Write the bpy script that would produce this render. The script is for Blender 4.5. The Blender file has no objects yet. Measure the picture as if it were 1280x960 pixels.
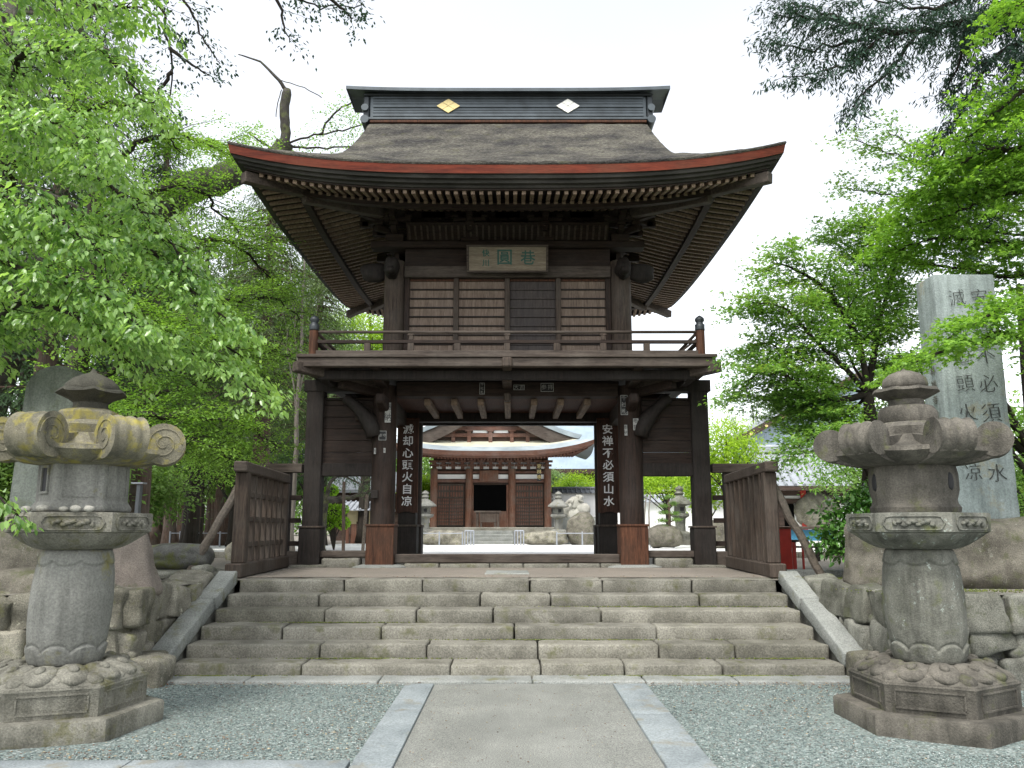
import bpy, math, random
import numpy as np
from mathutils import Vector, Matrix, noise as mn
R = math.radians
sc = bpy.context.scene
COL = sc.collection

# ------------------------------------------------------------------ camera
F_PX, PITCH, EYE = 1035.0, R(9.85), 1.5
cam_data = bpy.data.cameras.new('camera')
cam_data.sensor_fit = 'HORIZONTAL'; cam_data.sensor_width = 36.0
cam_data.lens = 36.0 * F_PX / 1280.0
cam_data.clip_start = 0.05; cam_data.clip_end = 3000
camera = bpy.data.objects.new('camera', cam_data); COL.objects.link(camera)
camera.location = (0, 0, EYE); camera.rotation_euler = (R(90) + PITCH, 0, 0)
sc.camera = camera

# ------------------------------------------------------------------ sky, sun, exposure
SUN_EL, SUN_AZ = R(58), R(205)            # azimuth clockwise from +Y: high behind the viewer's left shoulder
world = bpy.data.worlds.new('World'); sc.world = world; world.use_nodes = True
wn, wl = world.node_tree.nodes, world.node_tree.links
wn.clear()
w_out = wn.new('ShaderNodeOutputWorld'); w_bg = wn.new('ShaderNodeBackground')
sky = wn.new('ShaderNodeTexSky'); sky.sky_type = 'NISHITA'; sky.sun_disc = False
sky.sun_elevation = SUN_EL; sky.sun_rotation = SUN_AZ
sky.air_density = 1.0; sky.dust_density = 2.0; sky.ozone_density = 1.0
hsv = wn.new('ShaderNodeHueSaturation'); hsv.inputs['Saturation'].default_value = 0.22
# thin high cloud: a faint drift of brighter and duller white
tcw = wn.new('ShaderNodeTexCoord'); nzw = wn.new('ShaderNodeTexNoise'); nzw.inputs['Scale'].default_value = 2.2
nzw.inputs['Detail'].default_value = 5
mrw = wn.new('ShaderNodeMapRange'); mrw.inputs['To Min'].default_value = 1.5; mrw.inputs['To Max'].default_value = 2.0
mxw = wn.new('ShaderNodeMix'); mxw.data_type = 'RGBA'; mxw.blend_type = 'MULTIPLY'; mxw.inputs[0].default_value = 1
wl.new(tcw.outputs['Generated'], nzw.inputs['Vector']); wl.new(nzw.outputs['Fac'], mrw.inputs['Value'])
wl.new(sky.outputs[0], hsv.inputs['Color']); wl.new(hsv.outputs[0], mxw.inputs[6]); wl.new(mrw.outputs[0], mxw.inputs[7])
wl.new(mxw.outputs[2], w_bg.inputs['Color']); w_bg.inputs['Strength'].default_value = 0.15
wl.new(w_bg.outputs[0], w_out.inputs['Surface'])
sun_d = bpy.data.lights.new('sun', 'SUN'); sun_d.energy = 2.1; sun_d.angle = R(16); sun_d.color = (1.0, 0.96, 0.9)
sun = bpy.data.objects.new('sun', sun_d); COL.objects.link(sun)
sdir = Vector((math.sin(SUN_AZ) * math.cos(SUN_EL), math.cos(SUN_AZ) * math.cos(SUN_EL), math.sin(SUN_EL)))
sun.rotation_euler = sdir.to_track_quat('Z', 'Y').to_euler()
sc.view_settings.view_transform = 'Standard'; sc.view_settings.look = 'None'
sc.view_settings.exposure = 0.62; sc.view_settings.gamma = 1; sc.view_settings.use_curve_mapping = False
sc.render.engine = 'CYCLES'
sc.cycles.max_bounces = 6; sc.cycles.diffuse_bounces = 3; sc.cycles.glossy_bounces = 2
sc.cycles.transmission_bounces = 3; sc.cycles.transparent_max_bounces = 4

def at(px, py, Y):
    "world point at ground distance Y seen at a point of the 1280x960 photograph (layout aid)"
    e = math.atan((480 - py) / F_PX) + PITCH
    z = EYE + Y * math.tan(e)
    zd = Y * math.cos(PITCH) + (z - EYE) * math.sin(PITCH)
    return Vector(((px - 640) * zd / F_PX, Y, z))

# ------------------------------------------------------------------ scene graph helpers
def tag(o, label=None, cat=None, group=None, kind=None):
    if label: o['label'] = label
    if cat: o['category'] = cat
    if group: o['group'] = group
    if kind: o['kind'] = kind
    return o

def thing(name, label, cat, loc=(0, 0, 0), group=None, rz=0.0):
    o = bpy.data.objects.new(name, None); COL.objects.link(o)
    o.location = loc; o.rotation_euler = (0, 0, rz); o.empty_display_size = 0.2
    return tag(o, label, cat, group)

def copy_thing(src, loc, rz=0.0, label=None, group=None, scale=1.0):
    def cp(o, parent):
        c = o.copy(); COL.objects.link(c); c.parent = parent
        for ch in [x for x in kids.get(o.name, [])]: cp(ch, c)
        return c
    kids = {}
    for x in bpy.data.objects:
        if x.parent: kids.setdefault(x.parent.name, []).append(x)
    c = cp(src, None)
    c.location = loc; c.rotation_euler = (0, 0, rz); c.scale = (scale,) * 3
    if label: c['label'] = label
    if group: c['group'] = group
    return c

def origin_of(p):
    v = Vector((0, 0, 0))
    while p is not None: v += p.location; p = p.parent
    return v

class MB:
    "collects shapes, links them as one mesh object"
    def __init__(s): s.v = []; s.f = []
    def add(s, vs, fs):
        b = len(s.v); s.v.extend([tuple(v) for v in vs]); s.f.extend([tuple(i + b for i in f) for f in fs])
    def box(s, x0, x1, y0, y1, z0, z1):
        s.add([(x0,y0,z0),(x1,y0,z0),(x1,y1,z0),(x0,y1,z0),(x0,y0,z1),(x1,y0,z1),(x1,y1,z1),(x0,y1,z1)],
              [(3,2,1,0),(4,5,6,7),(0,1,5,4),(1,2,6,5),(2,3,7,6),(3,0,4,7)])
    def cbox(s, c, sz, rot=None):
        M = rot or Matrix.Identity(3); c = Vector(c); h = Vector(sz) / 2
        vs = [c + M @ Vector((a*h.x, b*h.y, d*h.z)) for d in (-1, 1) for a, b in ((-1,-1),(1,-1),(1,1),(-1,1))]
        s.add(vs, [(3,2,1,0),(4,5,6,7),(0,1,5,4),(1,2,6,5),(2,3,7,6),(3,0,4,7)])
    def beam(s, p0, p1, w, h, up=(0, 0, 1), w1=None, h1=None):
        p0, p1 = Vector(p0), Vector(p1); d = (p1 - p0).normalized(); up = Vector(up)
        sd = d.cross(up).normalized(); u = sd.cross(d).normalized()
        w1 = w if w1 is None else w1; h1 = h if h1 is None else h1
        vs = [p + sd*a*ww/2 + u*b*hh/2 for p, ww, hh in ((p0, w, h), (p1, w1, h1)) for a, b in ((-1,-1),(1,-1),(1,1),(-1,1))]
        s.add(vs, [(0,1,2,3),(7,6,5,4),(4,5,1,0),(5,6,2,1),(6,7,3,2),(7,4,0,3)])
    def tube(s, pts, rad, n=8, cap=True):
        pts = [Vector(p) for p in pts]; k = len(pts); b = len(s.v); up = Vector((0.13, 0.21, 1)).normalized(); ref = None
        for i, p in enumerate(pts):
            d = (pts[min(i+1, k-1)] - pts[max(i-1, 0)]).normalized()
            if ref is None:
                ref = d.orthogonal().normalized()
            ref = (ref - d * ref.dot(d)).normalized(); q = d.cross(ref)
            r = rad[i] if hasattr(rad, '__len__') else rad
            for j in range(n):
                a = 2*math.pi*j/n; s.v.append(tuple(p + (ref*math.cos(a) + q*math.sin(a))*r))
        for i in range(k-1):
            for j in range(n):
                j2 = (j+1) % n; s.f.append((b+i*n+j, b+i*n+j2, b+(i+1)*n+j2, b+(i+1)*n+j))
        if cap:
            s.f.append(tuple(b+j for j in reversed(range(n)))); s.f.append(tuple(b+(k-1)*n+j for j in range(n)))
    def lathe(s, prof, n=24, c=(0, 0, 0), rot=0.0, fn=None, closed=True):
        "prof: (radius, z); fn(angle, radius, z, i) -> (radius, z)"
        b = len(s.v); c = Vector(c)
        for i, (r, z) in enumerate(prof):
            for j in range(n):
                a = 2*math.pi*j/n + rot; rr, zz = (fn(a, r, z, i) if fn else (r, z))
                s.v.append((c.x + rr*math.cos(a), c.y + rr*math.sin(a), c.z + zz))
        for i in range(len(prof)-1):
            for j in range(n):
                j2 = (j+1) % n; s.f.append((b+i*n+j, b+i*n+j2, b+(i+1)*n+j2, b+(i+1)*n+j))
        if closed:
            s.f.append(tuple(b+j for j in reversed(range(n)))); s.f.append(tuple(b+(len(prof)-1)*n+j for j in range(n)))
    def rbox(s, c, sz, r=0.02, cell=0.06, amp=0.0, seed=0.0, rot=None, freq=6.0, taper=None):
        "rounded stone block with an uneven face"
        c = Vector(c); h = Vector(sz) / 2; r = min(r, h.x*.95, h.y*.95, h.z*.95); M = rot or Matrix.Identity(3)
        ix = Vector((h.x-r, h.y-r, h.z-r)); vid = {}; b = len(s.v)
        def lin(H):
            m = max(1, int(round(2*(H-r)/cell)))
            inner = [-(H-r) + 2*(H-r)*i/m for i in range(m+1)]
            return [-H] + inner + [H]
        ax = [lin(h.x), lin(h.y), lin(h.z)]; N = [len(a)-1 for a in ax]
        def vert(i, j, k):
            key = (i, j, k)
            if key in vid: return vid[key]
            p = Vector((ax[0][i], ax[1][j], ax[2][k]))
            q = Vector((max(-ix.x, min(ix.x, p.x)), max(-ix.y, min(ix.y, p.y)), max(-ix.z, min(ix.z, p.z))))
            d = p - q
            nrm = d.normalized() if d.length > 1e-9 else Vector((0, 0, 0))
            if d.length > 1e-9: p = q + nrm * r
            if taper:
                k2 = (p.z/h.z + 1)/2; p.x *= 1 + (taper-1)*k2; p.y *= 1 + (taper-1)*k2
            if amp:
                w = c + p
                p += nrm * amp * (mn.noise(w*freq + Vector((seed, seed*1.7, 0))) + .5*mn.noise(w*freq*2.7 + Vector((seed, 3, seed))))
            s.v.append(tuple(c + M @ p)); vid[key] = len(s.v)-1
            return vid[key]
        for (a, bb, cc) in ((0, 1, 2), (1, 2, 0), (2, 0, 1)):
            for side in (0, N[a]):
                for i in range(N[bb]):
                    for j in range(N[cc]):
                        q = []
                        for di, dj in ((0, 0), (1, 0), (1, 1), (0, 1)):
                            idx = [0, 0, 0]; idx[a] = side; idx[bb] = i+di; idx[cc] = j+dj; q.append(vert(*idx))
                        s.f.append(tuple(q if side else q[::-1]))
    def rock(s, c, sz, seed=0, lv=3, amp=.22, p=2.6, rot=None, flat=None):
        "boulder: lumpy superellipsoid"
        import bmesh
        bm = bmesh.new(); bmesh.ops.create_icosphere(bm, subdivisions=lv, radius=1.0)
        M = rot or Matrix.Identity(3); c = Vector(c); vs = []
        for v in bm.verts:
            d = v.co.normalized()
            k = (abs(d.x)**p + abs(d.y)**p + abs(d.z)**p) ** (-1.0/p)
            nn = mn.noise(d*1.3 + Vector((seed*3.1, seed*1.3, seed*.7)))*amp + mn.noise(d*3.2 + Vector((seed, 5, seed)))*amp*.4 + mn.noise(d*8 + Vector((seed, 5, seed)))*amp*.14
            q = d * k * (1 + nn)
            if flat is not None: q.z = max(q.z, flat)
            vs.append(c + M @ Vector((q.x*sz[0]/2, q.y*sz[1]/2, q.z*sz[2]/2)))
        bm.verts.index_update()
        s.add(vs, [tuple(v.index for v in f.verts) for f in bm.faces]); bm.free()
    def build(s, name, m, parent=None, smooth=False, bevel=0.0, label=None, off=None):
        o0 = origin_of(parent) if off is None else Vector(off)
        if parent is None and off is None: o0 = Vector((0, 0, 0))
        me = bpy.data.meshes.new(name)
        arr = np.array(s.v, dtype=float).reshape(-1, 3) - np.array(o0)[None, :]
        me.from_pydata(arr.tolist(), [], s.f); me.update()
        o = bpy.data.objects.new(name, me); COL.objects.link(o)
        if m: me.materials.append(m)
        if parent is not None: o.parent = parent
        elif off is not None: o.location = off
        if smooth: me.shade_smooth() if smooth is True else me.shade_auto_smooth() if hasattr(me, 'shade_auto_smooth') else None
        if smooth == 'auto':
            me.shade_smooth(); es = o.modifiers.new('split', 'EDGE_SPLIT'); es.split_angle = R(38)
        if bevel:
            b = o.modifiers.new('bevel', 'BEVEL'); b.width = bevel; b.segments = 1; b.limit_method = 'ANGLE'; b.angle_limit = R(40)
        if label: o['label'] = label
        return o

def RZ(a): return Matrix.Rotation(a, 3, 'Z')
def RX(a): return Matrix.Rotation(a, 3, 'X')
def RY(a): return Matrix.Rotation(a, 3, 'Y')

def lettering(chars, size, loc, rot, m, parent, name='lettering', spacing=1.0, depth=.003, offset=.0, sx=1.0, wob=0.0, slant=0.0):
    "a column of characters, one mesh; loc = centre of first character"
    cur = None; verts = []; faces = []; rr = random.Random(len(chars)*7+3)
    for i, ch in enumerate(chars):
        fc = bpy.data.curves.new('glyph', 'FONT'); fc.body = ch; fc.size = size; fc.align_x = 'CENTER'; fc.align_y = 'CENTER'
        fc.extrude = depth; fc.offset = offset; fc.resolution_u = 3
        fo = bpy.data.objects.new('glyph', fc); COL.objects.link(fo)
        dg = bpy.context.evaluated_depsgraph_get(); me = bpy.data.meshes.new_from_object(fo.evaluated_get(dg))
        b = len(verts); a = rr.uniform(-wob, wob); sc_ = 1 + rr.uniform(-wob, wob)
        for v in me.vertices:
            x, y = v.co.x*sx*sc_, v.co.y*sc_
            x2 = x*math.cos(a) - y*math.sin(a); y2 = x*math.sin(a) + y*math.cos(a) + slant*x
            # a brush hand: strokes swell and drift a little
            x2 += wob*size*.22*mn.noise(Vector((x*9/size*.5, y*9/size*.5, i*3.1))); y2 += wob*size*.22*mn.noise(Vector((x*4/size, y*4/size, i*5.7+9)))
            verts.append((x2, y2 - i*size*spacing, v.co.z))
        for p in me.polygons: faces.append(tuple(b + k for k in p.vertices))
        bpy.data.objects.remove(fo); bpy.data.curves.remove(fc); bpy.data.meshes.remove(me)
    me = bpy.data.meshes.new(name); me.from_pydata(verts, [], faces); me.update(); me.materials.append(m)
    o = bpy.data.objects.new(name, me); COL.objects.link(o); o.parent = parent
    o.location = Vector(loc) - origin_of(parent); o.rotation_euler = rot
    return o

# ------------------------------------------------------------------ materials
def new_mat(name):
    m = bpy.data.materials.new(name); m.use_nodes = True; nt = m.node_tree; nt.nodes.clear()
    out = nt.nodes.new('ShaderNodeOutputMaterial'); p = nt.nodes.new('ShaderNodeBsdfPrincipled')
    nt.links.new(p.outputs[0], out.inputs['Surface'])
    return m, nt, p, out

def N(nt, t, **kw):
    n = nt.nodes.new(t)
    for k, v in kw.items():
        if k in n.inputs: n.inputs[k].default_value = v
        else: setattr(n, k, v)
    return n

def coords(nt, scale=(1, 1, 1), kind='Object', world=False):
    if world:
        g = nt.nodes.new('ShaderNodeNewGeometry'); src = g.outputs['Position']
    else:
        g = nt.nodes.new('ShaderNodeTexCoord'); src = g.outputs[kind]
    mp = nt.nodes.new('ShaderNodeMapping'); mp.inputs['Scale'].default_value = scale
    nt.links.new(src, mp.inputs['Vector']); return mp.outputs[0]

def ramp(nt, fac, stops):
    r = nt.nodes.new('ShaderNodeValToRGB'); el = r.color_ramp.elements
    while len(el) > 1: el.remove(el[-1])
    for i, (p, c) in enumerate(stops):
        e = el[0] if i == 0 else el.new(p)
        e.position = p; e.color = (*c, 1) if len(c) == 3 else c
    nt.links.new(fac, r.inputs[0]); return r.outputs[0]

def mix(nt, fac, a, b, mode='MIX'):
    m = nt.nodes.new('ShaderNodeMix'); m.data_type = 'RGBA'; m.blend_type = mode
    for sock, v in ((m.inputs[0], fac), (m.inputs[6], a), (m.inputs[7], b)):
        if hasattr(v, 'links'): nt.links.new(v, sock)
        elif isinstance(v, (int, float)): sock.default_value = v
        else: sock.default_value = (*v, 1)
    return m.outputs[2]

def noise_fac(nt, vec, scale, detail=4, rough=.55):
    n = N(nt, 'ShaderNodeTexNoise', Scale=scale, Detail=detail, Roughness=rough); nt.links.new(vec, n.inputs['Vector']); return n.outputs['Fac']

def bump(nt, p, h, strength=.3, dist=.01):
    b = N(nt, 'ShaderNodeBump', Strength=strength, Distance=dist); nt.links.new(h, b.inputs['Height']); nt.links.new(b.outputs[0], p.inputs['Normal'])

def wood(name, dark, light, axis='Z', rough=.75, grey=(.11,.10,.09), greyness=.5, freq=1.0):
    m, nt, p, out = new_mat(name)
    st = {'Z': (14, 14, 1.1), 'X': (1.1, 14, 14), 'Y': (14, 1.1, 14)}[axis]
    v = coords(nt, tuple(a*freq for a in st), world=True)
    g1 = noise_fac(nt, v, 2.2, 6, .65)
    c = ramp(nt, g1, [(.3, dark), (.5, tuple((a+b)/2 for a, b in zip(dark, light))), (.72, light)])
    v2 = coords(nt, (1, 1, 1), world=True)
    w = ramp(nt, noise_fac(nt, v2, 1.7, 5, .6), [(.42, (0, 0, 0)), (.68, (1, 1, 1))])
    wf = nt.nodes.new('ShaderNodeMath'); wf.operation = 'MULTIPLY'; nt.links.new(w, wf.inputs[0]); wf.inputs[1].default_value = greyness
    c = mix(nt, wf.outputs[0], c, grey)
    v3 = coords(nt, tuple(a*4*freq for a in st), world=True)
    fine = noise_fac(nt, v3, 3, 3, .6)
    c = mix(nt, .55, c, ramp(nt, fine, [(.3, (.35, .35, .35)), (.65, (1.15, 1.15, 1.15))]), 'MULTIPLY')
    nt.links.new(c, p.inputs['Base Color']); p.inputs['Roughness'].default_value = rough
    p.inputs['Specular IOR Level'].default_value = .25
    bump(nt, p, fine, .5, .004)
    return m

def stone(name, base, dark, moss=None, moss_amt=0.0, scale=1.0, speck=.35, rough=.9, lichen=None, bumpd=.012, streak=0.0, island=0.0):
    m, nt, p, out = new_mat(name)
    v = coords(nt, (scale,)*3, world=True)
    big = noise_fac(nt, v, 2.3, 7, .62)
    c = ramp(nt, big, [(.34, dark), (.62, base)])
    fine = noise_fac(nt, v, 60, 3, .7)
    c = mix(nt, speck, c, ramp(nt, fine, [(.36, (.35, .35, .36)), (.5, (.9, .9, .9)), (.66, (1.5, 1.5, 1.46))]), 'MULTIPLY')
    if moss:
        mm = ramp(nt, noise_fac(nt, v, 3.7, 8, .68), [(.62 - moss_amt*.3, (0, 0, 0)), (.74 - moss_amt*.25, (1, 1, 1))])
        c = mix(nt, mm, c, moss)
    if lichen:
        vo = N(nt, 'ShaderNodeTexNoise', Scale=9.0, Detail=6.0, Roughness=.75); nt.links.new(v, vo.inputs['Vector'])
        lf = ramp(nt, vo.outputs['Fac'], [(.60, (0, 0, 0)), (.66, (1, 1, 1))])
        c = mix(nt, lf, c, lichen)
    if island:
        gi = nt.nodes.new('ShaderNodeNewGeometry')
        c = mix(nt, 1.0, c, ramp(nt, gi.outputs['Random Per Island'], [(0, (1-island, 1-island, 1-island*1.15)), (.5, (1, 1, 1)), (1, (1+island, 1+island*.98, 1+island*.9))]), 'MULTIPLY')
    if streak:
        vs = coords(nt, (7, 7, .55), world=True)
        sf = ramp(nt, noise_fac(nt, vs, 1.6, 5, .6), [(.45, (1, 1, 1)), (.7, (1-streak,)*3)])
        c = mix(nt, 1.0, c, sf, 'MULTIPLY')
    nt.links.new(c, p.inputs['Base Color']); p.inputs['Roughness'].default_value = rough
    p.inputs['Specular IOR Level'].default_value = .25
    h = nt.nodes.new('ShaderNodeMath'); h.operation = 'ADD'
    mid = noise_fac(nt, v, 18, 5, .65); nt.links.new(mid, h.inputs[0]); nt.links.new(fine, h.inputs[1])
    bump(nt, p, h.outputs[0], .55, bumpd)
    return m

def plain(name, c, rough=.6, var=.15, scale=6, metallic=0.0):
    m, nt, p, out = new_mat(name)
    v = coords(nt, world=True)
    f = noise_fac(nt, v, scale, 5, .6)
    cc = ramp(nt, f, [(.3, tuple(x*(1-var) for x in c)), (.7, tuple(min(1, x*(1+var)) for x in c))])
    nt.links.new(cc, p.inputs['Base Color']); p.inputs['Roughness'].default_value = rough; p.inputs['Metallic'].default_value = metallic
    bump(nt, p, f, .15, .004)
    return m

def leaf(name, lo, hi, trans=.45, rough=.45, spec=.4, yellow=None):
    "foliage: each leaf has its own tone, thin enough to glow with light behind it"
    m, nt, p, out = new_mat(name)
    g = nt.nodes.new('ShaderNodeNewGeometry')
    vw = coords(nt, (1, 1, 1), world=True)
    clump = noise_fac(nt, vw, .9, 3, .5)
    ad = nt.nodes.new('ShaderNodeMath'); ad.operation = 'MULTIPLY_ADD'
    nt.links.new(clump, ad.inputs[0]); ad.inputs[1].default_value = .9; 
    r2 = nt.nodes.new('ShaderNodeMath'); r2.operation = 'MULTIPLY'; nt.links.new(g.outputs['Random Per Island'], r2.inputs[0]); r2.inputs[1].default_value = .6
    r3 = nt.nodes.new('ShaderNodeMath'); r3.operation = 'SUBTRACT'; nt.links.new(r2.outputs[0], r3.inputs[0]); r3.inputs[1].default_value = .25
    nt.links.new(r3.outputs[0], ad.inputs[2])
    midc = tuple((a+b)/2 for a, b in zip(lo, hi))
    st = [(.12, lo), (.42, midc), (.72, hi)]
    if yellow: st.append((.86, yellow))
    c = ramp(nt, ad.outputs[0], st)
    nt.links.new(c, p.inputs['Base Color']); p.inputs['Roughness'].default_value = rough; p.inputs['Specular IOR Level'].default_value = spec
    tr = nt.nodes.new('ShaderNodeBsdfTranslucent')
    c2 = mix(nt, 1.0, c, (1.35, 1.35, .7), 'MULTIPLY'); nt.links.new(c2, tr.inputs['Color'])
    ms = nt.nodes.new('ShaderNodeMixShader'); ms.inputs[0].default_value = trans
    nt.links.new(p.outputs[0], ms.inputs[1]); nt.links.new(tr.outputs[0], ms.inputs[2]); nt.links.new(ms.outputs[0], out.inputs['Surface'])
    return m

M = {}
M['wood_v'] = wood('weathered_wood_upright', (.008,.005,.004), (.046,.027,.019), 'Z', grey=(.06,.052,.046), greyness=.35)
M['wood_h'] = wood('weathered_wood_level', (.008,.005,.004), (.044,.027,.019), 'X', grey=(.058,.05,.044), greyness=.35)
M['wood_y'] = wood('weathered_wood_deep', (.009,.006,.005), (.048,.03,.02), 'Y', grey=(.065,.056,.048), greyness=.35)
M['wood_black'] = wood('blackened_wood', (.007,.006,.005), (.03,.022,.018), 'Z', grey=(.05,.046,.042), greyness=.4)
M['wood_red'] = wood('reddish_worn_wood', (.022,.009,.005), (.14,.058,.03), 'Z', grey=(.05,.03,.02), greyness=.6)
M['wood_pale'] = wood('pale_shutter_board', (.11,.078,.058), (.27,.205,.16), 'Z', grey=(.17,.135,.112), greyness=.4)
M['wood_shutter_dark'] = wood('dark_shutter_board', (.035,.028,.026), (.095,.08,.072), 'Z', grey=(.06,.055,.055), greyness=.5)
M['wood_grey'] = wood('grey_weathered_rail', (.025,.019,.015), (.105,.082,.066), 'X', grey=(.14,.12,.10), greyness=.5)
M['wood_grey_v'] = wood('grey_weathered_post', (.024,.017,.013), (.10,.074,.056), 'Z', grey=(.10,.088,.075), greyness=.5)
M['wood_pole'] = wood('grey_prop_pole', (.05,.04,.03), (.17,.14,.11), 'Y', grey=(.17,.15,.13), greyness=.5)
M['rafter'] = wood('rafter_wood', (.10,.072,.05), (.32,.23,.16), 'Y', grey=(.13,.10,.075), greyness=.4)
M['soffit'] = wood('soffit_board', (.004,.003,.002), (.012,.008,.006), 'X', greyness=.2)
M['red_edge'] = wood('rust_red_eave_board', (.075,.014,.008), (.21,.042,.02), 'X', grey=(.14,.055,.03), greyness=.5, freq=.7)
M['eave_dark'] = wood('layered_eave_edge', (.010,.010,.008), (.04,.038,.03), 'X', greyness=.3)
M['board_text'] = wood('calligraphy_board', (.022,.010,.007), (.085,.042,.028), 'Z', grey=(.03,.018,.014), greyness=.5)
M['plaque'] = wood('pale_plaque_board', (.15,.12,.085), (.29,.245,.18), 'X', grey=(.2,.18,.14), greyness=.5)
M['white_paint'] = plain('white_letter_paint', (.74,.75,.76), .6, .12, 30)
M['green_paint'] = plain('green_letter_paint', (.012,.075,.055), .6, .3, 30)
M['paper'] = plain('old_paper_label', (.32,.32,.30), .8, .25, 30)
M['ink'] = plain('black_ink', (.012,.012,.013), .7, .2, 30)
M['ridge_metal'] = plain('blue_grey_ridge_metal', (.055,.068,.075), .45, .35, 3, .3)
M['ridge_dark'] = plain('dark_ridge_metal', (.03,.036,.04), .5, .3, 3, .3)
M['gold'] = plain('pale_gold_leaf', (.62,.50,.22), .35, .15, 20, .3)
M['gold_glare'] = plain('gold_leaf_painted_glare', (.85,.84,.76), .3, .05, 20, .1)  # same gold leaf, its white glare put into the base colour
M['granite'] = stone('granite_step', (.215,.207,.175), (.115,.11,.09), (.10,.10,.055), .22, 1.0, .5, island=.22)
M['granite_top'] = stone('granite_top', (.275,.285,.265), (.19,.20,.185), (.15,.15,.09), .2, 1.0, .45)
M['granite_blue'] = stone('granite_blue', (.26,.29,.295), (.175,.20,.205), (.2,.19,.15), .25, 1.0, .4)
M['lantern'] = stone('lantern_stone', (.27,.26,.215), (.13,.125,.10), (.12,.115,.05), .28, 1.2, .45, streak=.35, bumpd=.02)
M['lantern_pale'] = stone('lantern_stone_pale', (.25,.25,.225), (.17,.17,.15), (.2,.185,.07), .12, 1.0, .35, streak=.3)
M['lantern_lichen'] = stone('lantern_stone_lichen', (.26,.24,.17), (.11,.105,.08), (.31,.27,.07), .42, 1.6, .4, streak=.3)
M['lantern_dark'] = stone('lantern_stone_dark', (.075,.072,.055), (.025,.024,.02), (.10,.10,.04), .15, 1.6, .4)
M['lantern_right'] = stone('lantern_stone_brown', (.15,.138,.115), (.06,.056,.046), (.10,.105,.05), .2, 1.3, .4, lichen=None, streak=.4)
M['lantern_shaft_right'] = stone('lantern_shaft_stone', (.18,.18,.152), (.075,.077,.062), (.11,.12,.055), .22, 1.3, .35, lichen=(.30,.34,.30), streak=.5)
M['rubble'] = stone('wall_rubble', (.27,.255,.21), (.10,.095,.075), (.15,.15,.07), .25, 1.5, .6, lichen=(.36,.35,.28), island=.3, bumpd=.02)
M['rubble_grey'] = stone('wall_rubble_grey', (.22,.22,.19), (.09,.09,.075), (.10,.11,.06), .22, 1.5, .6, island=.3, bumpd=.02)
M['boulder'] = stone('boulder_brown', (.20,.185,.15), (.085,.078,.062), (.10,.105,.055), .3, 1.6, .5, lichen=(.27,.27,.22), bumpd=.03)
M['boulder_pink'] = stone('boulder_pinkish', (.25,.215,.185), (.18,.155,.135), (.12,.115,.08), .2, 1.4, .45, bumpd=.02)
M['boulder_dark'] = stone('boulder_dark', (.13,.13,.12), (.045,.045,.04), (.10,.11,.04), .3, 1.2, .4)
M['stele'] = stone('stele_green_grey', (.30,.345,.33), (.20,.235,.225), (.25,.23,.15), .12, .9, .3, streak=.35)
M['stele_old'] = stone('stele_old', (.25,.27,.235), (.15,.165,.145), (.14,.16,.09), .2, 1, .35, streak=.3)
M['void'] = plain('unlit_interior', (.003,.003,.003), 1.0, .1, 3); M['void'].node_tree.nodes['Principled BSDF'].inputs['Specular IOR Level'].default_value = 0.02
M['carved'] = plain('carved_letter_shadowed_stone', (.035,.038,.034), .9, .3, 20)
M['carved_line'] = stone('carved_line', (.12,.12,.10), (.07,.07,.06), None, 0, 1, .3)
M['pale_stone'] = stone('pale_stone', (.42,.41,.36), (.30,.29,.25), None, 0, 1, .3)
M['bark'] = None
M['bark'] = wood('cedar_bark', (.035,.022,.016), (.15,.10,.075), 'Z', grey=(.13,.12,.10), greyness=.6, freq=.45, rough=.95)
M['bark_dark'] = wood('dark_branch_bark', (.012,.009,.007), (.05,.04,.032), 'Z', grey=(.05,.05,.04), greyness=.4, freq=.5, rough=.95)
M['bark_moss'] = stone('mossy_bark', (.075,.07,.06), (.028,.025,.021), (.085,.095,.04), .4, 1.6, .5, bumpd=.03)
M['bark_pale'] = wood('pale_trunk_bark', (.12,.10,.08), (.30,.27,.235), 'Z', grey=(.22,.21,.185), greyness=.5, freq=.5, rough=.95)

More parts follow.
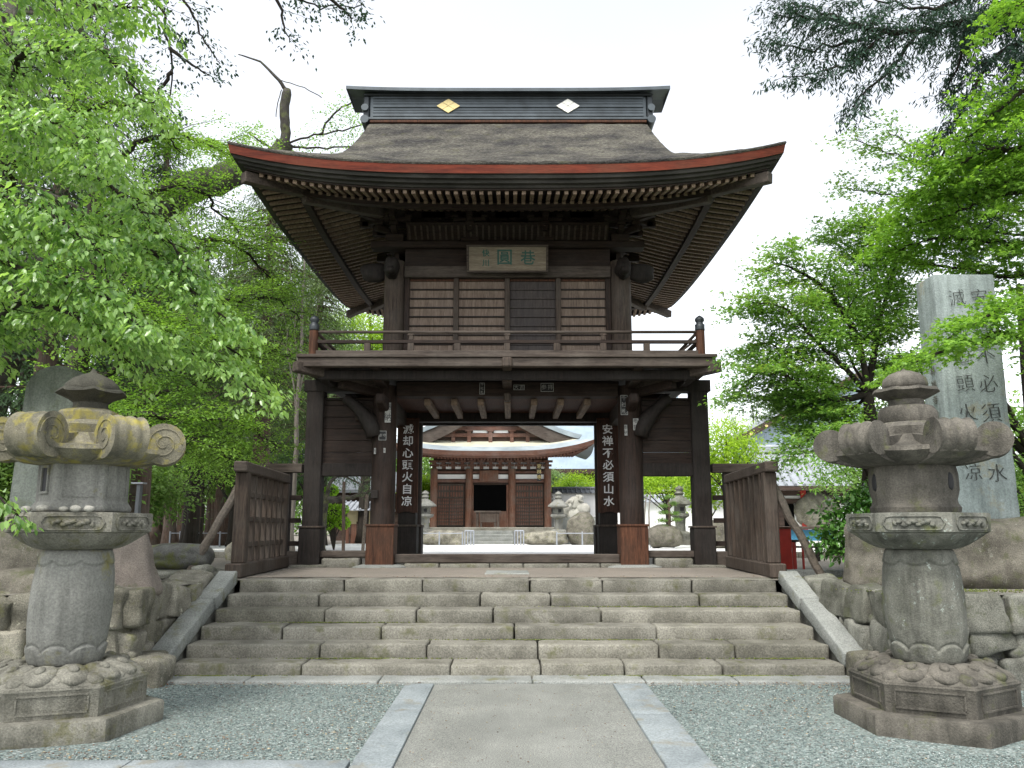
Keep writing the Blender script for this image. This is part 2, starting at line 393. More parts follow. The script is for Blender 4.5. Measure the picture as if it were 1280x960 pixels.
def gravel_mat(name, cols, scale=55, rough=.85, dirt=None, cell=.5):
    m, nt, p, out = new_mat(name)
    v = coords(nt, world=True)
    dn = N(nt, 'ShaderNodeTexNoise', Scale=12.0, Detail=3.0); nt.links.new(v, dn.inputs['Vector'])
    vm = nt.nodes.new('ShaderNodeMix'); vm.data_type = 'VECTOR'; vm.inputs[0].default_value = .02
    nt.links.new(v, vm.inputs[4]); nt.links.new(dn.outputs['Color'], vm.inputs[5])
    vo = N(nt, 'ShaderNodeTexVoronoi', Scale=float(scale)); nt.links.new(vm.outputs[1], vo.inputs['Vector'])
    sp = nt.nodes.new('ShaderNodeSeparateColor'); nt.links.new(vo.outputs['Color'], sp.inputs[0])
    n = len(cols)
    c = ramp(nt, sp.outputs[0], [(i/(n-1)*.96+.02, cc) for i, cc in enumerate(cols)])
    edge = ramp(nt, vo.outputs['Distance'], [(.25, (1, 1, 1)), (.75, (.38, .38, .38))])
    c = mix(nt, cell, c, edge, 'MULTIPLY')
    big = noise_fac(nt, v, .9, 6, .6)
    c = mix(nt, .6, c, ramp(nt, big, [(.3, (.78, .80, .80)), (.7, (1.15, 1.13, 1.1))]), 'MULTIPLY')
    if dirt:
        df = ramp(nt, noise_fac(nt, v, 1.6, 7, .7), [(.60, (0, 0, 0)), (.75, (.5, .5, .5))])
        c = mix(nt, df, c, dirt)
    nt.links.new(c, p.inputs['Base Color']); p.inputs['Roughness'].default_value = rough; p.inputs['Specular IOR Level'].default_value = .3
    inv = nt.nodes.new('ShaderNodeMath'); inv.operation = 'SUBTRACT'; inv.inputs[0].default_value = 1; nt.links.new(vo.outputs['Distance'], inv.inputs[1])
    bump(nt, p, inv.outputs[0], .9, .012)
    return m
M['gravel'] = gravel_mat('blue_grey_gravel', [(.08,.105,.10), (.16,.205,.195), (.21,.265,.25), (.27,.325,.305), (.16,.16,.14), (.24,.30,.28), (.42,.46,.44)], 62, dirt=(.17,.13,.10))
M['yard'] = gravel_mat('white_courtyard_gravel', [(.66,.66,.64), (.74,.74,.73), (.80,.80,.79)], 40, cell=.12)
M['earth'] = gravel_mat('packed_earth', [(.19,.17,.145), (.235,.215,.185), (.27,.25,.22)], 90, cell=.25, dirt=(.13,.12,.07))
M['sand'] = gravel_mat('sandy_landing', [(.235,.205,.17), (.285,.25,.21), (.26,.235,.20)], 110, cell=.2)
M['concrete'] = None
def concrete():
    m, nt, p, out = new_mat('worn_concrete_path')
    v = coords(nt, world=True)
    c = ramp(nt, noise_fac(nt, v, 1.3, 8, .65), [(.32, (.15,.155,.143)), (.55, (.19,.195,.18)), (.7, (.225,.23,.212))])
    fine = noise_fac(nt, v, 110, 2, .7)
    c = mix(nt, .9, c, ramp(nt, fine, [(.36, (.5,.5,.48)), (.5, (1, 1, 1)), (.64, (1.5,1.5,1.42))]), 'MULTIPLY')
    crk = N(nt, 'ShaderNodeTexVoronoi', Scale=34.0); nt.links.new(v, crk.inputs['Vector'])
    c = mix(nt, .5, c, ramp(nt, crk.outputs['Distance'], [(.06, (.55,.55,.52)), (.16, (1, 1, 1))]), 'MULTIPLY')
    vs = coords(nt, (1.5, .35, 1), world=True)
    c = mix(nt, .5, c, ramp(nt, noise_fac(nt, vs, 2.1, 5, .6), [(.35, (.78,.78,.75)), (.65, (1.08,1.08,1.06))]), 'MULTIPLY')
    nt.links.new(c, p.inputs['Base Color']); p.inputs['Roughness'].default_value = .9; bump(nt, p, fine, .4, .004)
    return m
M['concrete'] = concrete()
def thatch():
    m, nt, p, out = new_mat('bark_thatch_roof')
    v = coords(nt, (11, 16, 46), world=True)
    c = ramp(nt, noise_fac(nt, v, 1.6, 8, .75), [(.34, (.022,.020,.018)), (.5, (.095,.092,.083)), (.66, (.25,.245,.225))])
    v2 = coords(nt, world=True)
    c = mix(nt, 1, c, ramp(nt, noise_fac(nt, v2, 1.1, 6, .65), [(.38, (.45,.45,.48)), (.62, (1.3,1.27,1.15))]), 'MULTIPLY')
    mossf = ramp(nt, noise_fac(nt, v2, 2.4, 7, .7), [(.58, (0, 0, 0)), (.74, (.6,.6,.6))])
    c = mix(nt, mossf, c, (.13,.13,.055))
    f = noise_fac(nt, v, 4, 5, .75)
    nt.links.new(c, p.inputs['Base Color']); p.inputs['Roughness'].default_value = 1; p.inputs['Specular IOR Level'].default_value = .1
    bump(nt, p, f, 1.0, .03)
    return m
M['thatch'] = thatch()

# ------------------------------------------------------------------ ground
TERR = 0.853
def struct(o): o['kind'] = 'structure'; return o
def sheet(name, m, x0, x1, y0, y1, zf, nx=2, ny=2):
    b = MB(); vs = []; fs = []
    for j in range(ny+1):
        for i in range(nx+1):
            x = x0 + (x1-x0)*i/nx; y = y0 + (y1-y0)*j/ny; vs.append((x, y, zf(x, y) if callable(zf) else zf))
    for j in range(ny):
        for i in range(nx):
            a = j*(nx+1)+i; fs.append((a, a+1, a+nx+2, a+nx+1))
    b.add(vs, fs); return struct(b.build(name, m, smooth=True))
sheet('ground', M['earth'], -900, 900, -60, 1500, -0.03)
def gz(x, y): return .012*mn.noise(Vector((x*.8, y*.8, 0))) + .008*mn.noise(Vector((x*3, y*3, 2)))
sheet('gravel_forecourt', M['gravel'], -9, 9, -3, 8.75, gz, 120, 80)
def tz(x, y):
    if y <= 20: return TERR + (.01*mn.noise(Vector((x*.7, y*.7, 4))) if y < 19 else 0)
    if y < 45: return TERR - .2*(y-20)/25
    return TERR - .2
# the upper terrace: three sheets butted together (left bank, right bank, the rest behind the steps)
b = MB()
ys = [8.35, 9, 9.6, 10.2, 10.62]
def strip(b, xs, ys):
    vs = [(x, y, tz(x, y)) for y in ys for x in xs]; n = len(xs)
    b.add(vs, [(j*n+i, j*n+i+1, (j+1)*n+i+1, (j+1)*n+i) for j in range(len(ys)-1) for i in range(n-1)])
strip(b, [-40, -20, -12, -9, -7, -6, -5, -4.4, -3.75], ys)
strip(b, [3.7, 4.4, 5, 6, 7, 9, 12, 20, 40], ys)
xs_w = [-900, -100, -40, -20, -12, -9, -7, -6, -5, -4.4, -3.75, -2, 0, 2, 3.7, 4.4, 5, 6, 7, 9, 12, 20, 40, 100, 900]
strip(b, xs_w, [10.62, 11.5, 12.5, 14, 15, 16, 17, 18, 19, 20, 24, 28, 32, 36, 40, 45, 60, 100, 1400])
struct(b.build('terrace_ground', M['earth'], smooth=True))
b = MB()
vs = []; 
for y in (18.6, 20, 24, 30, 37.0): 
    for x in (-22, -10, 0, 10, 24): vs.append((x, y, tz(x, y)+.006))
b.add(vs, [(j*5+i, j*5+i+1, (j+1)*5+i+1, (j+1)*5+i) for j in range(4) for i in range(4)])
struct(b.build('courtyard_gravel', M['yard'], smooth=True))
b = MB(); b.add([(-9, 37.0, tz(0, 37)+.006), (9, 37.0, tz(0, 37)+.006), (6, 44.5, tz(0, 44.5)+.006), (-9, 44.5, tz(0, 44.5)+.006)], [(0, 1, 2, 3)])
struct(b.build('hall_approach', M['yard']))
struct(sheet('landing_sand', M['sand'], -3.45, 3.35, 10.99, 13.6, lambda x, y: TERR + .014 + .006*mn.noise(Vector((x*2, y*2, 0))), 40, 14))
# kerb between terrace earth and the courtyard
b = MB(); x = -14; rr = random.Random(5)
while x < 14:
    w = rr.uniform(.9, 1.5)
    if not (-2.4 < x+w/2 < 2.3): b.rbox((x+w/2, 18.45, TERR+.05), (w-.02, .24, .16), .02, .3)
    x += w
tag(b.build('courtyard_kerb', M['granite'], smooth='auto'), 'long low stone kerb between packed earth and white courtyard gravel', 'kerb')
# worn drive line in the courtyard
b = MB(); b.add([(-22, 26.0, tz(0, 26)+.011), (24, 26.0, tz(0, 26)+.011), (24, 26.5, tz(0, 26.5)+.011), (-22, 26.5, tz(0, 26.5)+.011)], [(0, 1, 2, 3)])
struct(b.build('courtyard_track', plain('grey_track', (.5,.5,.48), .9, .1)))

# ------------------------------------------------------------------ path
b = MB()
struct(sheet('path', M['concrete'], -.74, .96, -3, 8.3, lambda x, y: .02 + .008*math.cos((x-.1)*1.8), 16, 60))
PATH_STRIP = [(-1.02, -.74, 'left'), (.96, 1.28, 'right')]
t = thing('path_edging', 'long granite slabs edging the left side of the concrete path', 'kerb', (-.88, 5, 0))
y = 8.28; rr = random.Random(2)
b = MB()
for L in (1.15, 2.3, 1.6, 1.9, 1.8, 2.0): b.rbox((-.88, y-L/2, .0), (.27, L-.012, .075), .008, .08, .003, 3); y -= L
b.build('slab', M['granite_blue'], t, smooth='auto')
t = thing('path_edging', 'long granite slabs edging the right side of the concrete path', 'kerb', (1.12, 5, 0))
y = 8.28; b = MB()
for L in (1.3, 3.1, 1.6, 1.9, 1.8, 1.4): b.rbox((1.12, y-L/2, .0), (.31, L-.012, .075), .008, .08, .003, 3); y -= L
b.build('slab', M['granite_blue'], t, smooth='auto')
b = MB(); x = -1.03
for L in (1.4, 1.7, 1.5): b.rbox((x-L/2, 5.52, .0), (L-.01, .24, .07), .008, .1, .003, 5); x -= L
tag(b.build('cross_kerb', M['granite_blue'], smooth='auto'), 'pale granite kerb lying across the gravel at the bottom left of the picture', 'kerb')

# ------------------------------------------------------------------ stone steps
RISE, TREAD, SY = .142, .378, 8.72
t = thing('stone_steps', 'wide flight of weathered granite steps climbing to the wooden gate', 'stairs', (-.05, SY, 0))
rr = random.Random(11)
for k in range(6):
    b = MB(); hw = 3.42 - .012*k; x = -hw - .05; xe = hw - .05
    y0 = SY + k*TREAD; zt = (k+1)*RISE + (.012 if k == 5 else 0)
    while x < xe - .05:
        L = rr.uniform(.8, 2.0)
        if k == 5: L = rr.uniform(.9, 1.35)
        if xe - x - L < .5: L = xe - x
        dy = rr.uniform(-.012, .012); dz = rr.uniform(-.006, .004)
        b.rbox((x + L/2, y0 + .22 + dy, zt - .086 + dz), (L - .014, .44, .172), .022, .055, .009, rr.uniform(0, 50), freq=5,
               rot=RZ(rr.uniform(-.003, .003)))
        x += L
    b.build('step', M['granite'], t, smooth=True)
b = MB(); x = -3.6
for L in (1.0, 1.3, 1.5, 1.1, .9, 1.2, .7): b.rbox((x+L/2, SY-.15, .0), (L-.012, .34, .07), .015, .08, .006, rr.uniform(0, 40)); x += L*1.0
b.build('kerb_stone', M['granite_top'], t, smooth=True)
b = MB(); b.box(-3.42, 3.3, SY+.06, 10.6, -.02, .02); 
vs = []
b2 = MB(); b2.add([(-3.4, SY+.1, .0), (3.3, SY+.1, .0), (3.3, 10.6, .0), (-3.4, 10.6, .0)], [(0, 1, 2, 3)])
# sloping cheek slabs
for s in (-1, 1):
    b = MB(); cx = -.05 + s*3.54
    p0 = Vector((cx, SY + .02, .17)); p1 = Vector((cx - s*.04, 10.66, .90)); d = (p1-p0); L = d.length; ang = math.atan2(d.z, d.y)
    b.rbox((p0 + d*.31), (.235, L*.62, .16), .018, .07, .006, 3+s, rot=RX(ang))
    b.rbox((p0 + d*.81), (.235, L*.375, .16), .018, .07, .006, 9+s, rot=RX(ang))
    b.build('cheek_slab', M['granite_top'], t, smooth=True)
    b = MB()
    b.add([(cx-.10, SY+.05, -.05), (cx+.10, SY+.05, -.05), (cx+.10, SY+.05, .14), (cx-.10, SY+.05, .14),
           (cx-.10, 10.7, -.05), (cx+.10, 10.7, -.05), (cx+.10, 10.7, .86), (cx-.10, 10.7, .86)],
          [(3, 2, 1, 0), (4, 5, 6, 7), (0, 1, 5, 4), (2, 3, 7, 6), (1, 2, 6, 5), (3, 0, 4, 7)])
    b.build('cheek_base', M['rubble_grey'], t)
    b = MB(); b.rbox((cx + s*.02, SY - .12, .13), (.27, .30, .30), .04, .06, .015, 21+s, rot=RZ(.1*s))
    b.build('foot_block', M['rubble'], t, smooth=True)

# ------------------------------------------------------------------ dry stone banks
def rubble_wall(name, label, runs, m, seed, top):
    "runs: list of (p0, p1, thickness) ; courses of fitted irregular stones"
    t = thing(name, label, 'stone wall', (*runs[0][0], 0))
    rr = random.Random(seed); b = MB(); core = MB()
    for (p0, p1) in runs:
        p0, p1 = Vector((*p0, 0)), Vector((*p1, 0)); d = p1-p0; L = d.length; d.normalize(); nrm = Vector((d.y, -d.x, 0)); ang = math.atan2(d.y, d.x)
        core.add([p0 - nrm*.12 + Vector((0, 0, -.1)), p1 - nrm*.12 + Vector((0, 0, -.1)), p1 - nrm*.5 + Vector((0, 0, -.1)), p0 - nrm*.5 + Vector((0, 0, -.1)),
                  p0 - nrm*.12 + Vector((0, 0, top-.06)), p1 - nrm*.12 + Vector((0, 0, top-.06)), p1 - nrm*.5 + Vector((0, 0, top-.06)), p0 - nrm*.5 + Vector((0, 0, top-.06))],
                 [(3,2,1,0),(4,5,6,7),(0,1,5,4),(1,2,6,5),(2,3,7,6),(3,0,4,7)])
        z = -.08; row = 0; hs = [.36, .27, .34]
        for row, h in enumerate(hs):
            x = rr.uniform(-.15, 0)
            while x < L:
                w = rr.uniform(.34, .62) * (1.25 if row == 2 else 1)
                dep = rr.uniform(.36, .46)
                c = p0 + d*(x + w/2) - nrm*(dep/2 - rr.uniform(.0, .07)) + Vector((0, 0, z + h/2 + rr.uniform(-.03, .03)))
                if row == 2: c.z = top - h/2 + rr.uniform(-.03, .02)
                b.rbox(c, (w*1.02, dep, h*1.08), .032, .05, .04, rr.uniform(0, 99), RZ(ang + rr.uniform(-.12, .12)) @ RY(rr.uniform(-.24, .24)) @ RX(rr.uniform(-.12, .12)), 3.6, taper=rr.uniform(.72, 1.12))
                if rr.random() < .6: b.rbox(c + d*(w*.5) + Vector((0, 0, -h*.45)) + nrm*(dep*.5-.13), (.15, .2, .12), .035, .05, .02, rr.uniform(0, 99), RY(rr.uniform(-.7, .7)), 5)
                x += w
            z += h
    b.build('stones', m, t, smooth=True); core.build('backing', M['boulder_dark'], t)
    return t
rubble_wall('stone_bank', 'mossy dry stone bank left of the steps behind the lantern', [((-3.78, 8.3), (-3.68, 10.55)), ((-9.5, 8.2), (-3.9, 8.25))], M['rubble'], 4, TERR+.03)
rubble_wall('stone_bank', 'grey dry stone bank right of the steps behind the lantern', [((3.58, 10.55), (3.7, 8.3)), ((3.8, 8.2), (9.5, 8.1))], M['rubble_grey'], 17, TERR+.03)
# fitting wall direction: outward face must look toward the steps / the viewer

# loose stones on the terrace
def boulder(label, c, sz, m, seed, rot=0.0, p=2.6, amp=.2, tilt=0.0, name='boulder', cat='boulder', lv=4):
    b = MB(); b.rock(c, sz, seed, lv, amp, p, rot=RZ(rot) @ RY(tilt))
    o = b.build(name, m, smooth=True, off=(c[0], c[1], c[2])); tag(o, label, cat); return o
boulder('big rounded brown boulder at the left edge behind the lantern', (-5.15, 9.3, 1.15), (1.5, .9, .85), M['boulder'], 3, .2, 3.4, .12)
b = MB(); b.rbox((-3.98, 8.85, TERR+.28), (.62, .34, .66), .06, .05, .03, 8, taper=.42)
o = b.build('pointed_stone', M['boulder_pink'], smooth=True, off=(-3.98, 8.85, TERR)); tag(o, 'pinkish pointed upright stone just right of the left lantern shaft', 'stone')
boulder('dark flat rock lying on the terrace left of the prop pole', (-4.35, 11.0, 1.12), (.85, .55, .34), M['boulder_dark'], 12, .1, 3.2, .14)
boulder('low grey footing stone under the dark flat rock', (-4.35, 11.1, .90), (1.15, .7, .18), M['rubble_grey'], 15, .0, 3.2, .12)
boulder('small grey stone beside the dark flat rock', (-3.98, 10.9, .92), (.34, .3, .24), M['rubble_grey'], 18)
b = MB(); b.rbox((4.05, 9.5, TERR+.34), (.62, .36, .74), .09, .05, .025, 5, taper=.86)
o = b.build('standing_stone', M['boulder'], smooth=True, off=(4.05, 9.5, TERR)); tag(o, 'squat upright grey brown stone left of the right lantern shaft', 'stone')
boulder('broken grey block leaning at the right foot of the steps', (3.63, 8.45, .10), (.34, .22, .2), M['rubble_grey'], 31)
boulder('small pale stone in the gravel at the left foot of the steps', (-3.62, 8.36, .05), (.2, .3, .14), M['pale_stone'], 33, .5)
boulder('pale curved stone in the gravel at the right foot of the steps', (3.5, 8.2, .04), (.12, .42, .1), M['pale_stone'], 37, .6)
for i, (x, y, w, h, lab) in enumerate([(-4.9, 17.0, .5, .62, 'grey pointed stone at the back of the terrace beyond the dark flat rock'), (-5.5, 17.2, .62, .5, 'low grey stone beside the pointed stone at the back of the terrace')]):
    boulder(lab, (x, y, TERR+h*.3), (w, .5, h), M['rubble'], 40+i, 0, 2.4)

# ------------------------------------------------------------------ steles
t = thing('inscribed_pillar', 'tall blue green square stone pillar with carved characters behind the right lantern', 'stone monument', (5.38, 9.5, 1.5))
b = MB(); b.rbox((5.38, 9.72, 2.98), (.76, .46, 3.0), .018, .12, .008, 7, taper=.95); b.build('shaft', M['stele'], t, smooth='auto')
ch_r = '安禅不必須山水'; ch_l = '滅却心頭火自凉'
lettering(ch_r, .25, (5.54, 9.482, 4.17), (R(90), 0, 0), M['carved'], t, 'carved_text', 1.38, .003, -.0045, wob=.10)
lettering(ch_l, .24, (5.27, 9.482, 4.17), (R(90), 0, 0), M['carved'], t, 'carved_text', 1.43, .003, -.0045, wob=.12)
lettering('恵林禅寺山門落慶', .12, (4.994, 9.66, 3.5), (R(90), 0, R(-90)), M['carved_line'], t, 'carved_text', 1.45, .003, 0, wob=.1)
b = MB(); b.rock((5.45, 9.62, 1.15), (1.8, 1.0, .86), 44, 4, .24, 3.6); b.build('base', M['boulder'], t, smooth=True)
b = MB(); b.rbox((5.5, 9.62, 1.44), (1.25, .75, .22), .06, .07, .02, 15); b.build('socket', M['stele'], t, smooth=True)
t = thing('round_topped_stele', 'worn grey tablet with rounded top leaning behind the left lantern', 'stone monument', (-4.75, 9.0, .85))
b = MB(); n = 18; prof = []
for k in range(n+1):
    a = math.pi*k/n; prof.append((.30*math.cos(a)+.05, 2.12 + .26*math.sin(a)))
prof = [(.47, 0)] + prof + [(-.47, 0)]
Mx = RY(-.06)
fr = [Matrix.Translation((-4.85, 8.95, .85)).to_3x3() @ Mx @ Vector((x, -.11, z)) for x, z in prof]; bk = [Mx @ Vector((x, .11, z)) for x, z in prof]
fr = [p + Vector((-4.9, 9.0, .85)) for p in fr]; bk = [p + Vector((-4.9, 9.0, .85)) for p in bk]; k = len(fr)
b.add(fr + bk, [tuple(range(k)), tuple(reversed(range(k, 2*k)))] + [(i, k+i, k+(i+1) % k, (i+1) % k)[::-1] for i in range(k)])
b.build('tablet', M['stele_old'], t, bevel=.02)
b = MB(); b.rock((-4.9, 9.0, .9), (1.4, .8, .4), 5, 3, .15, 3.4); b.build('base', M['boulder'], t, smooth=True)
# ================================================================== THE GATE
GX = -.08; YF = 14.1; YM = 16.26; YB = 18.42; G0 = TERR + .02
gate = thing('temple_gate', 'tall dark two storey temple gate with curved bark roof above the steps', 'gate', (GX, YM, TERR))
def P_(b, name, m, bevel=.008, parent=gate, smooth=False, label=None): return b.build(name, m, parent, smooth, bevel, label)
CX = 2.1
# front, middle, back posts; fat posts are chamfered octagon-round
def post(x, y, r, z0, z1, m=M['wood_v'], name='post', cover=True, square=False, label=None):
    b = MB()
    if square: b.box(x-r, x+r, y-r, y+r, z0, z1)
    else: b.lathe([(r, z0), (r, (z0+z1)/2), (r, z1)], 16, (x, y, 0), math.pi/16)
    o = P_(b, name, m, smooth='auto' if not square else False, bevel=.01 if square else 0)
    if cover:
        c = MB(); q = r + .025
        c.box(x-q, x+q, y-q, y+q, z0+.004, 1.52); P_(c, 'post_cover', cover if cover is not True else M['wood_black'], .01)
        c = MB(); c.box(x-q-.012, x+q+.012, y-q-.012, y+q+.012, 1.52, 1.56); P_(c, 'cover_ledge', M['wood_red'] if cover is M['wood_red'] else M['wood_grey_v'], .006)
    return o
for s in (-1, 1):
    post(GX+s*CX, YF, .205, G0, 3.9, cover=M['wood_red'])
    post(GX+s*CX, YB, .19, G0, 3.9, cover=M['wood_black'])
    post(GX+s*1.94, YM, .17, G0, 3.9, M['wood_black'], square=True, cover=M['wood_black'])
    # outer wing posts
    x = GX + s*3.28
    b = MB(); b.box(x-.145, x+.145, YF-.12, YF+.16, G0, 3.86); P_(b, 'wing_post', M['wood_black'], .012)
    c = MB(); c.box(x-.18, x+.18, YF-.155, YF+.195, G0+.004, 1.50); P_(c, 'post_cover', M['wood_black'], .01)
    c = MB(); c.box(x-.20, x+.20, YF-.17, YF+.21, 1.50, 1.53); P_(c, 'cover_ledge', M['wood_grey_v'], .005)
    b = MB(); b.box(min(x-s*-.2, GX+s*2.25), max(x-s*-.2, GX+s*2.25), YF-.13, YF+.15, 3.80, 4.00); P_(b, 'wing_head_beam', M['wood_black'])
    # panelled wing wall
    xa, xb = sorted((GX+s*2.29, x - s*.14))
    b = MB(); z = 2.57; rr = random.Random(5+s)
    while z < 3.66:
        h = min(.20, 3.66-z); b.box(xa, xb, YF-.02+rr.uniform(-.006, .006), YF+.05, z, z+h-.006); z += h
    P_(b, 'plank_panel', M['wood_h'], .004)
    b = MB(); b.box(xa-.01, xb+.01, YF-.07, YF+.09, 2.36, 2.575); P_(b, 'panel_rail', M['wood_black'])
    b = MB(); b.box(xa-.01, xb+.01, YF-.05, YF+.07, 3.66, 3.70); P_(b, 'panel_rail', M['wood_h'])
    # sill and stones under the wing
    b = MB(); b.box(xa, xb, YF-.08, YF+.12, TERR+.16, TERR+.27); P_(b, 'wing_sill', M['wood_grey'], .015)
    # curved carved bracket reaching out from the post
    b = MB(); pts = []; rad = []
    for k in range(9):
        u = k/8; pts.append((GX+s*(2.25+.50*u**1.3), YF-.17, 3.02+.66*u**.75)); rad.append(.13-.03*u+.02*math.sin(u*6))
    b.tube(pts, rad, 8); P_(b, 'carved_bracket', M['wood_black'], 0, smooth=True)
    b = MB(); b.beam((GX+s*CX, YF-.1, 3.55), (GX+s*CX, YF-.62, 3.62), .20, .26, w1=.15, h1=.16); P_(b, 'beam_nosing', M['wood_v'], .03)
    b = MB(); b.beam((GX+s*(CX+.15), YF, 3.32), (GX+s*(CX+.50), YF, 3.36), .18, .22, w1=.14, h1=.14); P_(b, 'beam_nosing', M['wood_h'], .03)
# sole plates
b = MB(); b.box(GX-1.87, GX+1.87, YF-.09, YF+.11, TERR+.07, TERR+.215); P_(b, 'threshold_beam', M['wood_grey'], .015)
b = MB(); b.box(GX-1.77, GX+1.77, YM-.09, YM+.09, TERR+.02, TERR+.12); P_(b, 'threshold_beam', M['wood_grey'], .015)
# front lower beams
b = MB(); b.box(GX-1.9, GX+1.9, YF-.16, YF+.14, 3.71, 3.97); P_(b, 'lintel', M['wood_h'], .02)
b = MB(); b.box(GX-2.3, GX+2.3, YF-.12, YF+.12, 3.585, 3.705)
b.v = [v for v in b.v]; 
for y in (YM, YB):
    b = MB(); b.box(GX-1.9, GX+1.9, y-.14, y+.14, 3.555 if y == YM else 3.84, 3.95); P_(b, 'lintel', M['wood_black'], .02)
for s in (-1, 1):      # side beams front-back, upper ones
    b = MB(); b.box(GX+s*CX-.12, GX+s*CX+.12, YF+.2, YB-.2, 3.46, 3.9); P_(b, 'side_beam', M['wood_y'])
    b = MB(); b.box(GX+s*CX-.04, GX+s*CX+.04, YF+.2, YM-.1, 1.0, 3.4);
# ceiling joists seen from below
for i in range(7):
    x = GX + (i-3)*.465
    b = MB(); b.box(x-.055, x+.055, YF-.10 if i == 3 else YF+.15, YM-.15, 3.60, 3.72); P_(b, 'ceiling_joist', M['rafter'], .012)
b = MB(); b.box(GX-2.0, GX+2.0, YF+.145, YM-.145, 3.722, 3.76); P_(b, 'ceiling_board', M['wood_red'], 0)
b = MB(); b.box(GX-2.0, GX+2.0, YM+.15, YB-.15, 3.952, 3.98); P_(b, 'ceiling_board', M['wood_h'], 0)

# ---- balcony
BX = 3.34; BY0 = YF-1.27; BY1 = YB+1.27; BZ = 4.22
b = MB()
b.box(GX-BX, GX+BX, BY0+.02, BY1, BZ-.055, BZ); P_(b, 'balcony_floor', M['wood_grey'], .008)
def frame(b, hx, y0, y1, z0, z1, w):
    b.box(GX-hx, GX+hx, y0, y0+w, z0, z1); b.box(GX-hx, GX+hx, y1-w, y1, z0, z1)
    b.box(GX-hx, GX-hx+w, y0+w, y1-w, z0, z1); b.box(GX+hx-w, GX+hx, y0+w, y1-w, z0, z1)
b = MB(); frame(b, BX-.02, BY0+.05, BY1-.05, BZ-.20, BZ-.057, .14); P_(b, 'balcony_edge_beam', M['wood_grey'], .012)
b = MB(); frame(b, BX-.28, BY0+.32, BY1-.32, BZ-.36, BZ-.205, .14); P_(b, 'balcony_inner_beam', M['wood_black'], .01)
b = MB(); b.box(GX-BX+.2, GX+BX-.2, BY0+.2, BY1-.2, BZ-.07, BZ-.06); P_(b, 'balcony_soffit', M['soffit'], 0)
for s in (-1, 1):
    # diagonal corner beam under the balcony
    b = MB(); b.beam((GX+s*2.1, YF, 3.90), (GX+s*(BX+.02), BY0+.04, 4.02), .17, .17); P_(b, 'corner_beam', M['wood_grey'], .015)
    b = MB(); b.beam((GX+s*2.1, YF, 3.76), (GX+s*2.75, YF-.66, 3.84), .15, .15); P_(b, 'corner_beam', M['wood_h'], .015)
# bracket arms carrying the balcony front
for x in (-CX, 0, CX):
    w = .16
    for (y1, z0, z1) in ((BY0-.04 if x == 0 else BY0+.1, 4.0, 4.155), (YF-.86, 3.84, 3.99)):
        b = MB(); b.box(GX+x-w/2, GX+x+w/2, y1, YF-.1, z0, z1); P_(b, 'bracket_arm', M['wood_grey_v'] if x == 0 else M['wood_y'], .02)
    b = MB(); b.box(GX+x-.12, GX+x+.12, YF-.92, YF-.70, 3.99, 4.04); b.box(GX+x-.085, GX+x+.085, YF-.90, YF-.72, 3.965, 3.99)
    P_(b, 'bearing_block', M['wood_grey_v'], .01)
b = MB(); b.box(GX-.055, GX+.055, YF-.35, YF-.16, 3.60, 3.74); P_(b, 'beam_nosing', M['wood_grey_v'], .02)
for s in (-1, 1):
    for yy in (YM, YB):
        b = MB(); b.box(*sorted((GX+s*CX, GX+s*(BX-.1))), yy-.08, yy+.08, 4.0, 4.155); P_(b, 'bracket_arm', M['wood_h'], .02)
# railing
RX0 = 3.08; RY0 = BY0+.22; RY1 = BY1-.22
def rail(z, w, h, name, m):
    b = MB(); b.box(GX-RX0, GX+RX0, RY0-w/2, RY0+w/2, z-h/2, z+h/2); P_(b, name, m, .006)
    b = MB(); b.box(GX-RX0, GX+RX0, RY1-w/2, RY1+w/2, z-h/2, z+h/2); P_(b, name, m, .006)
    for s in (-1, 1):
        b = MB(); b.box(GX+s*RX0-w/2, GX+s*RX0+w/2, RY0+w/2, RY1-w/2, z-h/2, z+h/2); P_(b, name, m, .006)
rail(BZ+.045, .10, .085, 'foot_rail', M['wood_grey'])
rail(BZ+.235, .06, .055, 'middle_rail', M['wood_h'])
b = MB(); b.tube([(GX-RX0, RY0, BZ+.40), (GX, RY0, BZ+.395), (GX+RX0, RY0, BZ+.40)], .026, 8); P_(b, 'top_rail', M['wood_grey'], 0, smooth=True)
for s in (-1, 1):
    b = MB(); b.tube([(GX+s*RX0, RY0, BZ+.40), (GX+s*RX0, RY1, BZ+.40)], .026, 8); P_(b, 'top_rail', M['wood_grey'], 0, smooth=True)
b = MB(); b.tube([(GX-RX0, RY1, BZ+.40), (GX+RX0, RY1, BZ+.40)], .026, 8); P_(b, 'top_rail', M['wood_grey'], 0, smooth=True)
for x in (-2.25, -1.55, -.80, 0, .80, 1.55, 2.25):
    full = x in (-1.55, 0, 1.55)
    b = MB(); b.box(GX+x-.05, GX+x+.05, RY0-.04, RY0+.04, BZ+.088, BZ+.207); P_(b, 'rail_strut', M['wood_grey_v'], .006)
    if full:
        b = MB(); b.box(GX+x-.035, GX+x+.035, RY0-.03, RY0+.03, BZ+.263, BZ+.37); b.box(GX+x-.055, GX+x+.055, RY0-.035, RY0+.035, BZ+.335, BZ+.37)
        P_(b, 'rail_strut', M['wood_grey_v'], .006)
